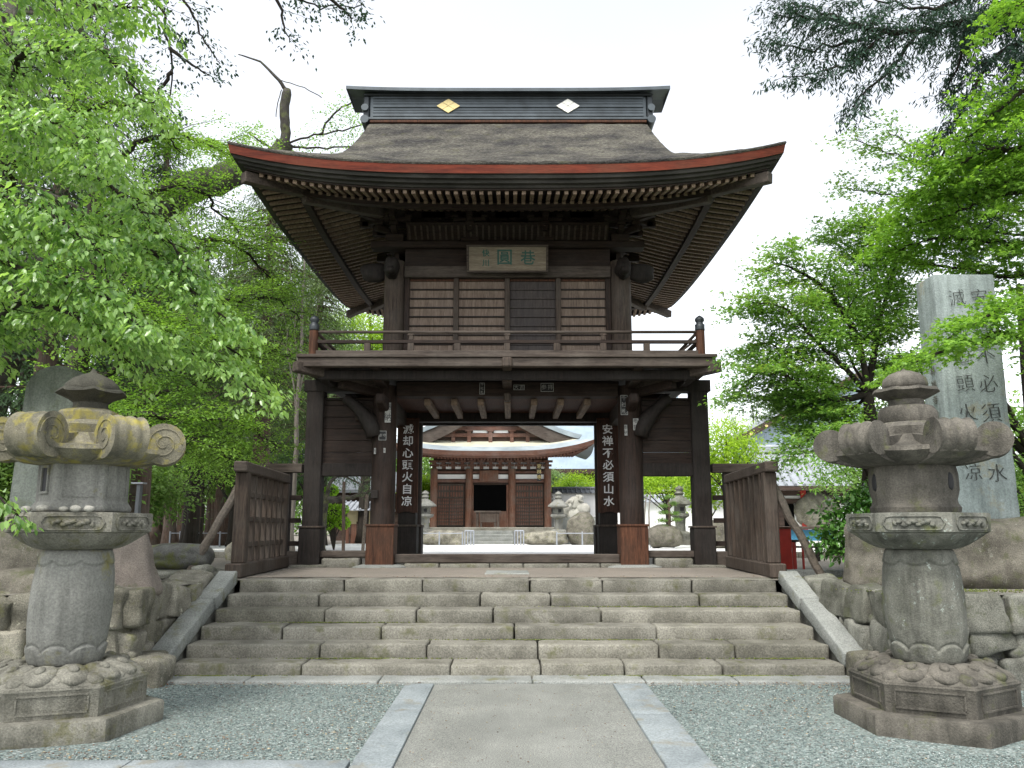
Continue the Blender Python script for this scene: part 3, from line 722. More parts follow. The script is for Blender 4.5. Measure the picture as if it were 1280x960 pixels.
for sy in (RY0, RY1):
    for s in (-1, 1):
        x = GX+s*(RX0+.04)
        b = MB(); b.lathe([(.075, BZ+.002), (.075, BZ+.42)], 12, (x, sy, 0)); o = P_(b, 'corner_post', M['wood_red'], 0, smooth='auto')
        c = MB(); c.lathe([(.079, BZ+.42), (.082, BZ+.44), (.079, BZ+.47), (.081, BZ+.52), (.06, BZ+.53), (.055, BZ+.555), (.078, BZ+.585), (.075, BZ+.62), (.045, BZ+.65), (.008, BZ+.675)], 12, (x, sy, 0))
        fo = c.build('finial', M['ridge_dark'], o, smooth=True)
        fo.location = (0, 0, 0); 
        b = MB(); b.beam((x-s*.06, sy, BZ+.28), (x-s*.30, sy, BZ+.09), .03, .035); P_(b, 'corner_stay', M['wood_h'], 0)

# ---- upper storey
UX = 2.02; UZ0 = BZ; UY = YF+.2
for s in (-1, 1):
    for y in (UY, YM, YB-.2):
        b = MB(); b.lathe([(.185, UZ0), (.185, 6.2)], 16, (GX+s*UX, y, 0)); P_(b, 'upper_post', M['wood_grey_v'] if y == UY else M['wood_v'], 0, smooth='auto')
b = MB(); b.box(GX-1.84, GX+1.84, UY-.12, UY+.1, 5.89, 6.10); P_(b, 'upper_lintel', M['wood_grey'], .012)
b = MB(); b.box(GX-1.84, GX+1.84, UY-.02, UY+.1, 6.102, 6.44); P_(b, 'frieze_board', M['wood_h'], 0)
b = MB(); b.box(GX-2.45, GX+2.45, UY-.14, UY+.14, 6.44, 6.56); P_(b, 'head_plate', M['wood_h'], .01)
b = MB(); b.box(GX-1.84, GX+1.84, UY-.10, UY+.1, 4.225, 4.36); P_(b, 'upper_sill', M['wood_h'], .01)
SHX = [-1.82, -.915, -.005, .905, 1.82]
for x in SHX[1:4]:
    b = MB(); b.box(GX+x-.045, GX+x+.045, UY-.07, UY+.05, 4.362, 5.888); P_(b, 'mullion', M['wood_grey_v'], .006)
for x in (-1.79, 1.79):
    b = MB(); b.box(GX+x-.045, GX+x+.045, UY-.06, UY+.05, 4.362, 5.888); P_(b, 'jamb', M['wood_v'], .006)
for i in range(4):
    x0 = GX+SHX[i]+(.075 if i == 0 else .047); x1 = GX+SHX[i+1]-(.075 if i == 3 else .047)
    m = M['wood_shutter_dark'] if i == 2 else M['wood_pale']
    b = MB(); b.box(x0, x1, UY+.005, UY+.03, 4.362, 5.86)
    sh = P_(b, 'shutter', m, 0)
    nb = 9; c = MB()
    for k in range(1, nb):
        z = 4.362 + (5.86-4.362)*k/nb; c.box(x0+.004, x1-.004, UY-.020, UY+.003, z-.013, z+.013)
    c.build('shutter_batten', M['wood_black'] if i != 2 else M['wood_shutter_dark'], sh, bevel=.004).location = (0, 0, 0)
    c = MB(); c.box(x0+.004, x1-.004, UY-.022, UY+.003, 5.845, 5.885); c.build('shutter_batten', M['wood_red'], sh, bevel=.004)
for s in (-1, 1):
    for (ya, yb) in ((UY+.19, YM-.19), (YM+.19, YB-.39)):
        b = MB(); b.box(GX+s*UX-.04, GX+s*UX+.04, ya, yb, 4.23, 6.44); P_(b, 'side_wall', M['wood_y'], 0)
    b = MB(); b.box(GX+s*UX-.12, GX+s*UX+.12, UY-.42, YB+.2, 6.44, 6.56) if False else None
    b = MB(); b.box(GX+s*(UX)-.12, GX+s*UX+.12, UY+.145, YB-.35, 6.44, 6.56); P_(b, 'head_plate', M['wood_y'], .01)
    # beast-head nosing above each upper post
    b = MB(); b.rock((GX+s*(UX+.02), UY-.24, 6.02), (.26, .36, .38), 7+s, 3, .25, 2.6); b.rock((GX+s*(UX+.02), UY-.42, 5.92), (.17, .24, .16), 9+s, 3, .2, 2.6)
    P_(b, 'beast_head_nosing', M['wood_black'], 0, smooth=True)
    b = MB(); b.rock((GX+s*(UX+.36), UY, 6.0), (.5, .2, .34), 17+s, 3, .25, 2.6); P_(b, 'leaf_nosing', M['wood_black'], 0, smooth=True)
b = MB(); b.box(GX-1.84, GX+1.84, YB-.25, YB-.17, 4.23, 6.44); P_(b, 'rear_wall', M['wood_h'], 0)

# bracket clusters under the eaves
def cluster(x, y, dirs, wide=.9):
    b = MB(); z = 6.56
    b.box(x-.16, x+.16, y-.16, y+.16, z, z+.13); b.box(x-.12, x+.12, y-.12, y+.12, z-.03+.03, z+.02)
    zz = z+.13
    for tier in range(3):
        L = .42+.24*tier
        b.box(x-L, x+L, y-.05, y+.05, zz, zz+.11)
        for (dx, dy) in dirs:
            n = math.hypot(dx, dy); ux, uy = dx/n, dy/n; Lo = (.34+.27*tier)*(1.3 if n > 1.1 else 1)
            b.beam((x, y, zz+.052), (x+ux*Lo, y+uy*Lo, zz+.052), .10, .10)
            px, py = x+ux*(Lo-.07), y+uy*(Lo-.07)
            b.box(px-.075, px+.075, py-.075, py+.075, zz+.112, zz+.175)
            # cross arm on the stepped-out block
            if tier < 2:
                tx, ty = -uy, ux
                b.beam((px-tx*.30, py-ty*.30, zz+.215), (px+tx*.30, py+ty*.30, zz+.215), .085, .075)
                for q in (-.26, 0, .26): b.box(px+tx*q-.06, px+tx*q+.06, py+ty*q-.06, py+ty*q+.06, zz+.255, zz+.295)
        for q in (-L+.08, L-.08): b.box(x+q-.07, x+q+.07, y-.07, y+.07, zz+.112, zz+.17)
        zz += .17
    P_(b, 'bracket_cluster', M['wood_h'], .008)
for x in (-UX, -.67, .67, UX):
    d = [(0, -1)] if abs(x) < 1.5 else [(0, -1), (math.copysign(1, x), 0), (math.copysign(1, x), -1)]
    cluster(GX+x, UY, d)
    d = [(0, 1)] if abs(x) < 1.5 else [(0, 1), (math.copysign(1, x), 0), (math.copysign(1, x), 1)]
    cluster(GX+x, YB-.2, d)
for s in (-1, 1):
    cluster(GX+s*UX, YM, [(s, 0)])
b = MB()   # ribbed cove between the clusters
for k in range(33):
    x = GX - 1.75 + 3.5*k/32; b.beam((x, UY-.10, 6.60), (x, UY-.34, 6.78), .035, .03)
P_(b, 'cove_ribs', M['wood_grey_v'], 0)
b = MB(); b.add([(GX-1.8, UY-.06, 6.57), (GX+1.8, UY-.06, 6.57), (GX+1.8, UY-.36, 6.82), (GX-1.8, UY-.36, 6.82)], [(0, 1, 2, 3)]); b.box(GX-1.84, GX+1.84, UY-.04, UY+.06, 6.565, 7.25)
P_(b, 'cove_board', M['wood_h'], 0)
# purlins
for (hx, y0, y1, z) in ((2.95, UY-.88, YB-.2+.88, 7.02),):
    b = MB(); frame(b, hx-.0, y0, y1, z, z+.13, .13); P_(b, 'eave_purlin', M['wood_h'], .01)
b = MB(); frame(b, UX+.12, UY-.12, YB-.08, 7.25, 7.42, .18); P_(b, 'eave_purlin', M['wood_h'], .01)

# ---- roof
HX, HY, ZE, RISEC = 4.28, 4.38, 7.01, .335
def rise(s): return RISEC*abs(s)**3.2
def rise2(s): return RISEC*(.52 + .48*abs(s)**2.6)
def ring(d, z, n=28, rk=1.0):
    "rectangle inset by d, curving up at the corners"
    pts = []
    hx, hy = HX-d, HY-d
    for k in range(n): s = -1+2*k/n; pts.append((GX+s*hx, YM-hy, z+rk*rise(s)))
    for k in range(n): s = -1+2*k/n; pts.append((GX+hx, YM+s*hy, z+rk*rise2(s)))
    for k in range(n): s = 1-2*k/n; pts.append((GX+s*hx, YM+hy, z+rk*rise(s)))
    for k in range(n): s = 1-2*k/n; pts.append((GX-hx, YM+s*hy, z+rk*rise2(s)))
    return pts
roof = None
def sweep(name, m, prof, parent, smooth=False, kind=None):
    b = MB(); base = 0; rows = [ring(d, z, rk=(rk[0] if rk else 1.0)) for d, z, *rk in prof]; n = len(rows[0])
    b.add([p for r in rows for p in r], [(i*n+j, i*n+(j+1) % n, (i+1)*n+(j+1) % n, (i+1)*n+j)[::-1] for i in range(len(rows)-1) for j in range(n)])
    return b.build(name, m, parent, smooth=smooth)
def PR(d): return .50*d + .0415*d*d
HD = 1.41; VX = HX - HD
b = MB()
def zt(a, d, f=None):
    f = f or rise    # a = distance along the eave from its middle
    rr_ = max(0, 1 - d/1.9)**2
    return ZE + PR(d) + f(min(1, (abs(a)+d)/(HX if f is rise else HY)))*rr_
def grid(b, rows):
    n = len(rows[0]); b.add([p for r in rows for p in r], [(i*n+j, i*n+j+1, (i+1)*n+j+1, (i+1)*n+j) for i in range(len(rows)-1) for j in range(n-1)])
def rough(p): 
    p = Vector(p); p.z += .022*mn.noise(Vector((p.x*1.6, p.y*3, 3))) + .014*mn.noise(Vector((p.x*5, p.y*9, 7))); return p
for s in (-1, 1):
    rows = []
    for i in range(57):
        d = HY*i/56; hw = HX-d if d < HD else VX
        rows.append([rough((GX + hw*(-1+2*j/90), YM + s*(HY-d), zt(hw*(-1+2*j/90), d))) for j in range(91)])
    grid(b, rows if s < 0 else [r[::-1] for r in rows])
    # side slopes
    rows = []
    for i in range(30):
        d = 2.1*i/29; hw = HY-d
        rows.append([rough((GX + s*(HX-d), YM + hw*(-1+2*j/80), zt(hw*(-1+2*j/80), d, rise2))) for j in range(81)])
    grid(b, rows if s > 0 else [r[::-1] for r in rows])
roof = b.build('roof', M['thatch'], gate, smooth=True)
# verge: thick edge of the upper roof and its bargeboard
for s in (-1, 1):
    for m, th0, th1, inset in ((M['thatch'], 0.0, .22, 0.0), (M['wood_black'], .22, .42, .05)):
        b = MB(); top = []; low = []; xo = GX+s*(VX-inset); xi = GX+s*(VX-.42)
        for k in range(41):
            u = -1 + 2*k/40; d = HY - abs(u)*(HY-HD+.02); z = zt(VX, d) - (.0 if th0 else 0)
            y = YM + u*(HY-HD+.02)
            top.append((xo, y, z-th0)); low.append((xo, y, z-th1))
        ti = [(xi, p[1], p[2]) for p in top]; li = [(xi, p[1], p[2]) for p in low]
        grid(b, [top, low]); grid(b, [low, li])
        b.build('verge' if th0 == 0 else 'bargeboard', m, roof)
    b = MB(); gxx = GX+s*2.35; tri = [(gxx, YM, zt(0, HY)-.1)]
    pr = [(gxx, YM+u*(HY-1.7), zt(VX, HY-abs(u)*(HY-1.7))-.15) for u in [-1+2*k/20 for k in range(21)]]
    b.add(pr + [(gxx, YM-(HY-1.7), 7.6), (gxx, YM+(HY-1.7), 7.6)], [tuple(range(21)) + (22, 21)])
    b.build('gable_wall', M['wood_v'], roof)
sweep('thatch_lip', M['thatch'], [(0, ZE+.004), (-.012, ZE-.02), (.0, ZE-.045)], roof)
sweep('eave_board', M['red_edge'], [(.004, ZE-.045), (.03, ZE-.175)], roof)
sweep('eave_layers', M['eave_dark'], [(.03, ZE-.175), (.06, ZE-.185), (.07, ZE-.235), (.12, ZE-.245), (.13, ZE-.29), (.19, ZE-.30), (.20, ZE-.335), (.27, ZE-.345)], roof)
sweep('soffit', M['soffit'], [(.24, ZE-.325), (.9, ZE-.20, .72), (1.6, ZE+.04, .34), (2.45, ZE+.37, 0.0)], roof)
# rafters: two tiers, all four sides; the corner rafters run on the diagonals
raf = []
def zr(a, d, tier, H):
    s = min(1, abs(a)/(H - d) if H-d > .01 else 1); k = {0: 1.0, 1: .72}.get(0)
    rk = 1.0 if d < .26 else max(0, 1 - (d-.26)/2.2)
    base = ZE - .325 + (d-.26)*.195 if d < .9 else ZE-.20 + (d-.9)*.345
    return base + rk*(rise if H == HX else rise2)(s) - (.045 if tier == 0 else .13)
SP = .132
def rafters(H, axis, sgn):
    SP = .132 if axis == 'Y' else .20
    k = int((H-.3)/SP)
    for i in range(-k, k+1):
        a = (i+.0)*SP
        dmax = min(2.35, H - abs(a) - .05)
        for tier, (d0, d1) in enumerate(((.27, 1.02), (.86, 2.35))):
            e1 = min(d1, dmax)
            if e1 - d0 < .12: continue
            pts = []
            nseg = 2
            HH = H
            def pos(d, z):
                if axis == 'Y': return Vector((GX+a, YM + sgn*(HY-d), z))
                return Vector((GX + sgn*(HX-d), YM+a, z))
            p0 = pos(d0, zr(a, d0, tier, HH)); p1 = pos(e1, zr(a, e1, tier, HH))
            raf.append((p0, p1, tier, axis, sgn))
rafters(HX, 'Y', -1); rafters(HX, 'Y', 1); rafters(HY, 'X', -1); rafters(HY, 'X', 1)
# the hundred that show largest: front flying rafters first, then the nearest of the side ones
raf.sort(key=lambda r: (0 if (r[3] == 'Y' and r[4] < 0 and r[2] == 0) else 1 if (r[3] == 'X' and r[2] == 0) else 2, r[0].y))
for p0, p1, tier, ax, sg in raf[:99]:
    b = MB(); b.beam(p0, p1, .06, .09 if ax == 'Y' else .05); b.build('rafter', M['rafter'], roof)
b = MB()
for p0, p1, tier, ax, sg in raf[99:]: b.beam(p0, p1, .06, .09 if ax == 'Y' else .05)
o = b.build('rafters', M['rafter'], roof); o['kind'] = 'stuff'
# flying-rafter support strip and corner rafters
sweep('rafter_strip', M['wood_h'], [(.86, ZE-.32, .74), (.86, ZE-.40, .74), (.98, ZE-.40, .70), (.98, ZE-.30, .70)], roof)
sweep('rafter_strip', M['wood_h'], [(.23, ZE-.33, 1), (.23, ZE-.36, 1), (.29, ZE-.36, 1)], roof)
for sx in (-1, 1):
    for sy in (-1, 1):
        b = MB()
        P0 = Vector((GX+sx*(HX-.20), YM+sy*(HY-.20), ZE+rise(1)-.50)); P1 = Vector((GX+sx*(HX-1.05), YM+sy*(HY-1.05), ZE-.30+.62*.36)); P2 = Vector((GX+sx*(HX-2.4), YM+sy*(HY-2.4), ZE+.10))
        b.beam(P0, P1, .15, .17); b.build('hip_rafter', M['wood_grey'], roof, bevel=.01)
        b = MB(); b.beam(P1 + Vector((sx*.10, sy*.10, -.10)), P2 + Vector((0, 0, -.06)), .15, .19); b.build('hip_rafter', M['wood_grey'], roof, bevel=.01)

# ---- ridge
ridge = None
b = MB(); b.box(GX-2.87, GX+2.87, YM-.30, YM+.30, 9.80, 10.36)
ridge = b.build('ridge_box', M['ridge_metal'], gate, bevel=.01)
b = MB()
for z in (9.90, 10.10, 10.29): b.box(GX-2.80, GX+2.80, YM-.325, YM-.302, z, z+.04)
for z in (9.98, 10.04, 10.18, 10.24): b.box(GX-2.80, GX+2.80, YM-.312, YM-.302, z, z+.012)
b.build('ridge_moulding', M['ridge_metal'], ridge)
b = MB(); b.box(GX-2.90, GX+2.90, YM-.37, YM+.37, 9.80, 9.86); b.build('ridge_foot', M['ridge_metal'], ridge, bevel=.01)
b = MB(); b.box(GX-2.86, GX+2.86, YM-.36, YM+.36, 9.74, 9.798); b.build('ridge_foot', M['wood_red'], ridge, bevel=.01)
b = MB(); b.box(GX-3.0, GX+3.0, YM-.36, YM+.36, 10.34, 10.39); b.build('ridge_cap', M['ridge_dark'], ridge, bevel=.01)
b = MB()
rows = [[(GX + u*3.34, YM+v, 10.43 + .05*abs(u)**4 + (.07 if abs(v) < .1 else 0)) for u in [-1+2*k/24 for k in range(25)]] for v in (-.50, -.06, .06, .50)]
rows2 = [[(p[0], p[1], p[2]-.07) for p in r] for r in rows]
grid(b, rows); grid(b, [rows2[0], rows[0]]); grid(b, [rows[3], rows2[3]]); grid(b, rows2[::-1])
for e in (0, -1): b.add([rows2[0][e], rows[0][e], rows[1][e], rows[2][e], rows[3][e], rows2[3][e]], [(0, 1, 2, 3, 4, 5)])
b.build('ridge_cap', M['ridge_metal'], ridge)
for s in (-1, 1):
    b = MB(); b.box(GX+s*2.94-.06, GX+s*2.94+.06, YM-.34, YM+.34, 9.86, 10.335); b.build('ridge_end_board', M['ridge_dark'], ridge, bevel=.02)
    b = MB()
    for z, r in ((10.06, .12), (9.80, .14)): b.tube([(GX+s*2.96, YM-.40, z), (GX+s*2.96, YM+.40, z)], r*.62, 14)
    b.build('ridge_end_roll', M['ridge_metal'], ridge, smooth='auto')
# lozenge crests: four small lozenges in one
for x, m in ((-1.24, M['gold']), (1.24, M['gold_glare'])):
    b = MB(); cz = 10.12; y = YM-.335
    for (ox, oz) in ((0, .5), (0, -.5), (-.5, 0), (.5, 0)):
        hw, hh = .25, .16; c = (GX+x+ox*hw, cz+oz*hh); q = .47
        f4 = [(c[0]-hw*q, y, c[1]), (c[0], y, c[1]-hh*q), (c[0]+hw*q, y, c[1]), (c[0], y, c[1]+hh*q)]
        b.add(f4 + [(p[0], y+.03, p[2]) for p in f4], [(0, 1, 2, 3), (4, 7, 6, 5), (0, 4, 5, 1), (1, 5, 6, 2), (2, 6, 7, 3), (3, 7, 4, 0)])
    b.build('lozenge_crest', m, ridge, label='gold lozenge crest' if x < 0 else 'gold lozenge crest painted with white glare')

# stone footings
for s in (-1, 1):
    b = MB(); b.lathe([(.50, TERR-.05), (.48, TERR+.02), (.36, TERR+.045), (.30, TERR+.05)], 28, (GX+s*CX, YF, 0)); b.build('footing_stone', M['granite_top'], gate, smooth='auto')
    b = MB(); b.rbox((GX+s*3.28, YF, TERR+.0), (.62, .5, .09), .02, .1, .008, 3); b.build('footing_stone', M['granite'], gate, smooth=True)
    b = MB(); b.rbox((GX+s*2.75, YF-.02, TERR+.065), (.62, .34, .17), .03, .08, .012, 13+s); b.build('footing_stone', M['granite'], gate, smooth=True)
b = MB(); x = GX-1.7; rr = random.Random(8)
while x < GX+1.6:
    w = rr.uniform(.5, .85); b.rbox((x+w/2, YF-.02, TERR+.005), (w-.015, .34, .12), .02, .1, .008, x); x += w
b.build('footing_stone', M['granite'], gate, smooth=True)

# paper pilgrim labels on the beams and posts
def label_paper(x, y, z, w, h, txt, vertical=True, dark=False):
    b = MB(); b.box(x-w/2, x+w/2, y-.004, y, z-h/2, z+h/2)
    o = b.build('paper_label', M['ink'] if dark else M['paper'], gate)
    if dark:
        f = MB(); e = .008
        for q in ((-w/2, -w/2+e, -h/2, h/2), (w/2-e, w/2, -h/2, h/2), (-w/2+e, w/2-e, -h/2, -h/2+e), (-w/2+e, w/2-e, h/2-e, h/2)):
            f.box(x+q[0], x+q[1], y-.007, y-.0045, z+q[2], z+q[3])
        f.build('label_border', M['paper'], o)
    n = len(txt)
    sz = (h/n*.82 if vertical else w/n*.85); sp = h/n/sz if vertical else 1
    if vertical: lettering(txt, sz, (x, y-.006, z + h/2 - h/n/2), (R(90), 0, 0), M['paper'] if dark else M['ink'], o, 'label_text', sp, .0005)
    else:
        for k, chh in enumerate(txt): lettering(chh, sz, (x - w/2 + w/n*(k+.5), y-.006, z), (R(90), 0, 0), M['paper'] if dark else M['ink'], o, 'label_text', 1, .0005)
yb = YF-.165
label_paper(GX-.43, yb, 3.84, .09, .20, '千社札', dark=True)
label_paper(GX+.20, yb, 3.86, .19, .09, '大吉', False, True)
label_paper(GX+.68, yb, 3.86, .22, .15, '参拝', False, True)
label_paper(GX-2.02, YF-.212, 3.42, .10, .34, '奉納', dark=False)
label_paper(GX-2.06, YF-.212, 2.78, .035, .08, '札', False); label_paper(GX-2.22, YF-.212, 2.77, .035, .10, '札')
label_paper(GX-2.10, YF-.212, 3.03, .13, .16, '御守', False, True)
label_paper(GX+1.98, YF-.212, 3.55, .12, .34, '千社札', dark=True)
label_paper(GX+2.0, YF-.212, 3.12, .05, .18, '奉納', dark=False)
label_paper(GX+2.17, YF-.212, 3.22, .09, .20, '参拝')
b = MB(); b.box(GX-2.27, GX-2.15, YF-.24, YF-.2, 1.98, 2.12); P_(b, 'iron_plate', M['wood_black'], .005)

# ------------------------------------------------------------------ things hung on the gate
def text_board(x, label, chars):
    t = thing('calligraphy_board', label, 'signboard', (x, YM-.20, 1.75), 'verse boards on the inner posts')
    b = MB(); w = .195; z0, z1 = 1.77, 3.58
    b.add([(x-w, YM-.215, z0+.02), (x-w+.05, YM-.215, z0), (x-.05, YM-.215, z0+.035), (x+.05, YM-.215, z0+.035), (x+w-.05, YM-.215, z0), (x+w, YM-.215, z0+.02), (x+w, YM-.215, z1), (x-w, YM-.215, z1)] +
          [(q[0], YM-.175, q[1]) for q in ((x-w, z0+.02), (x-w+.05, z0), (x-.05, z0+.035), (x+.05, z0+.035), (x+w-.05, z0), (x+w, z0+.02), (x+w, z1), (x-w, z1))],
          [tuple(range(8)), tuple(reversed(range(8, 16)))] + [(i, 8+i, 8+(i+1) % 8, (i+1) % 8) for i in range(8)])
    b.build('board', M['board_text'], t)
    f = MB(); f.box(x-w-.012, x-w+.002, YM-.225, YM-.172, z0+.01, z1+.01); f.box(x+w-.002, x+w+.012, YM-.225, YM-.172, z0+.01, z1+.01); f.box(x-w-.012, x+w+.012, YM-.23, YM-.172, z1+.002, z1+.03)
    f.build('frame', M['wood_red'], t, bevel=.003)
    lettering(chars, .205, (x, YM-.217, z1-.20), (R(90), 0, 0), M['white_paint'], t, 'lettering', 1.13, .002, .003, 1.06, wob=.025)
text_board(GX-1.94, 'dark vertical board with seven white characters ending in 自凉 left of the opening', '滅却心頭火自凉')
text_board(GX+1.94, 'dark vertical board with seven white characters ending in 山水 right of the opening', '安禅不必須山水')
t = thing('name_plaque', 'pale horizontal plaque with green characters above the upper shutters', 'signboard', (GX+.0, UY-.2, 6.1))
TL = RX(R(14))
c = Vector((GX+.0, UY-.30, 6.17))
b = MB(); b.cbox(c, (1.36, .04, .42), TL.transposed() @ Matrix.Identity(3) if False else RX(R(14))); b.build('board', M['plaque'], t)
f = MB()
for dx, dz, w, h in ((0, .225, 1.44, .035), (0, -.225, 1.44, .035), (-.70, 0, .035, .415), (.70, 0, .035, .415)):
    f.cbox(c + TL @ Vector((dx, -.01, dz)), (w, .07, h), TL)
f.build('frame', M['wood_grey'], t, bevel=.006)
for ch, dx, dz, sz in (('巷', .36, .0, .27), ('圓', -.05, .01, .30), ('快', -.38, .09, .13), ('川', -.38, -.08, .13)):
    p = c + TL @ Vector((dx, -.024, dz)); lettering(ch, sz, p, (R(90+14), 0, 0), M['green_paint'], t, 'lettering', 1, .002, .003, wob=.09)

# ------------------------------------------------------------------ palisade wings
def palisade(s, label):
    xn, yn, xf, yf = (GX+s*3.52, 11.15, GX+s*3.70, 13.85)
    t = thing('palisade', label, 'fence', (xn, yn, TERR))
    d = Vector((xf-xn, yf-yn, 0)); L = d.length; d.normalize(); A = Vector((xn, yn, 0)); B = Vector((xf, yf, 0))
    Z = lambda p, z: Vector((p.x, p.y, z))
    b = MB(); b.beam(Z(A-d*.28, TERR+.10), Z(B+d*.1, TERR+.10), .21, .18); b.build('ground_beam', M['wood_grey_v'], t, bevel=.015)
    b = MB(); b.beam(Z(A-d*.20, 2.30), Z(B+d*.05, 2.30), .17, .14); b.build('cap_rail', M['wood_grey'], t, bevel=.015)
    b = MB(); b.beam(Z(A, TERR+.19), Z(A, 2.23), .17, .17, up=(d.x, d.y, 0)); b.build('post', M['wood_grey_v'], t, bevel=.012)
    b = MB(); b.beam(Z(B, TERR+.19), Z(B, 2.23), .15, .15, up=(d.x, d.y, 0)); b.build('post', M['wood_grey_v'], t, bevel=.012)
    nrm = Vector((d.y, -d.x, 0))
    for k in range(7):
        p = A + d*(.26 + k*(L-.45)/6.4)
        b = MB(); b.beam(Z(p, TERR+.19), Z(p, 2.23), .075 if s < 0 else .14, .09 if s < 0 else .07, up=(d.x, d.y, 0)); b.build('paling', M['wood_grey_v'], t, bevel=.006)
    for z in (1.28, 1.62, 1.95):
        b = MB(); off_ = Vector((.075*s, 0, 0)) if s > 0 else Vector((0, 0, 0)); b.beam(Z(A+d*.08, z)+off_, Z(B-d*.07, z)+off_, .045, .07); b.build('cross_rail', M['wood_grey'], t, bevel=.004)
palisade(-1, 'grey wooden palisade wing standing left of the gate'); palisade(1, 'grey wooden palisade wing standing right of the gate')
def side_fence(s, label):
    t = thing('side_fence', label, 'fence', (GX+s*3.8, YF, TERR))
    x0, x1 = sorted((GX+s*3.47, GX+s*4.22))
    b = MB(); b.box(x0, x1 if s > 0 else x1, YF-.08, YF+.10, 2.42, 2.57); b.build('cap_rail', M['wood_grey'], t, bevel=.012)
    b = MB(); b.box(x0, x1, YF-.09, YF+.11, TERR+.02, TERR+.26); b.build('ground_beam', M['wood_grey'], t, bevel=.012)
    for xx, w in ((3.72, .13), (4.12, .1)):
        b = MB(); b.box(GX+s*xx-w/2, GX+s*xx+w/2, YF-.05, YF+.07, TERR+.262, 2.418); b.build('paling', M['wood_black'], t, bevel=.006)
    for z in (1.24, 1.62, 2.0):
        b = MB(); b.box(x0, x1, YF-.015, YF+.035, z-.04, z+.04); b.build('cross_rail', M['wood_h'], t, bevel=.004)
side_fence(-1, 'short see through fence joining the left side of the gate'); side_fence(1, 'short see through fence joining the right side of the gate')
def prop(s, label, x0, y0, z0, x1, y1):
    b = MB(); pts = [Vector((x0, y0, z0)).lerp(Vector((x1, y1, TERR-.03)), k/6) for k in range(7)]
    for k, p in enumerate(pts): p.x += .012*math.sin(k*2.3); p.z += .012*math.cos(k*1.7)
    b.tube(pts, [.055+.004*math.sin(k*2) for k in range(7)], 9)
    tag(b.build('prop_pole', M['wood_pole'], smooth='auto', off=(x1, y1, TERR)), label, 'pole', 'poles propping up the palisades')
prop(-1, 'grey leaning pole propping the left palisade wing', GX-3.58, 11.18, 2.05, -4.15, 10.75)
prop(1, 'grey leaning pole propping the right palisade wing', GX+3.58, 11.18, 2.05, 4.05, 11.0)
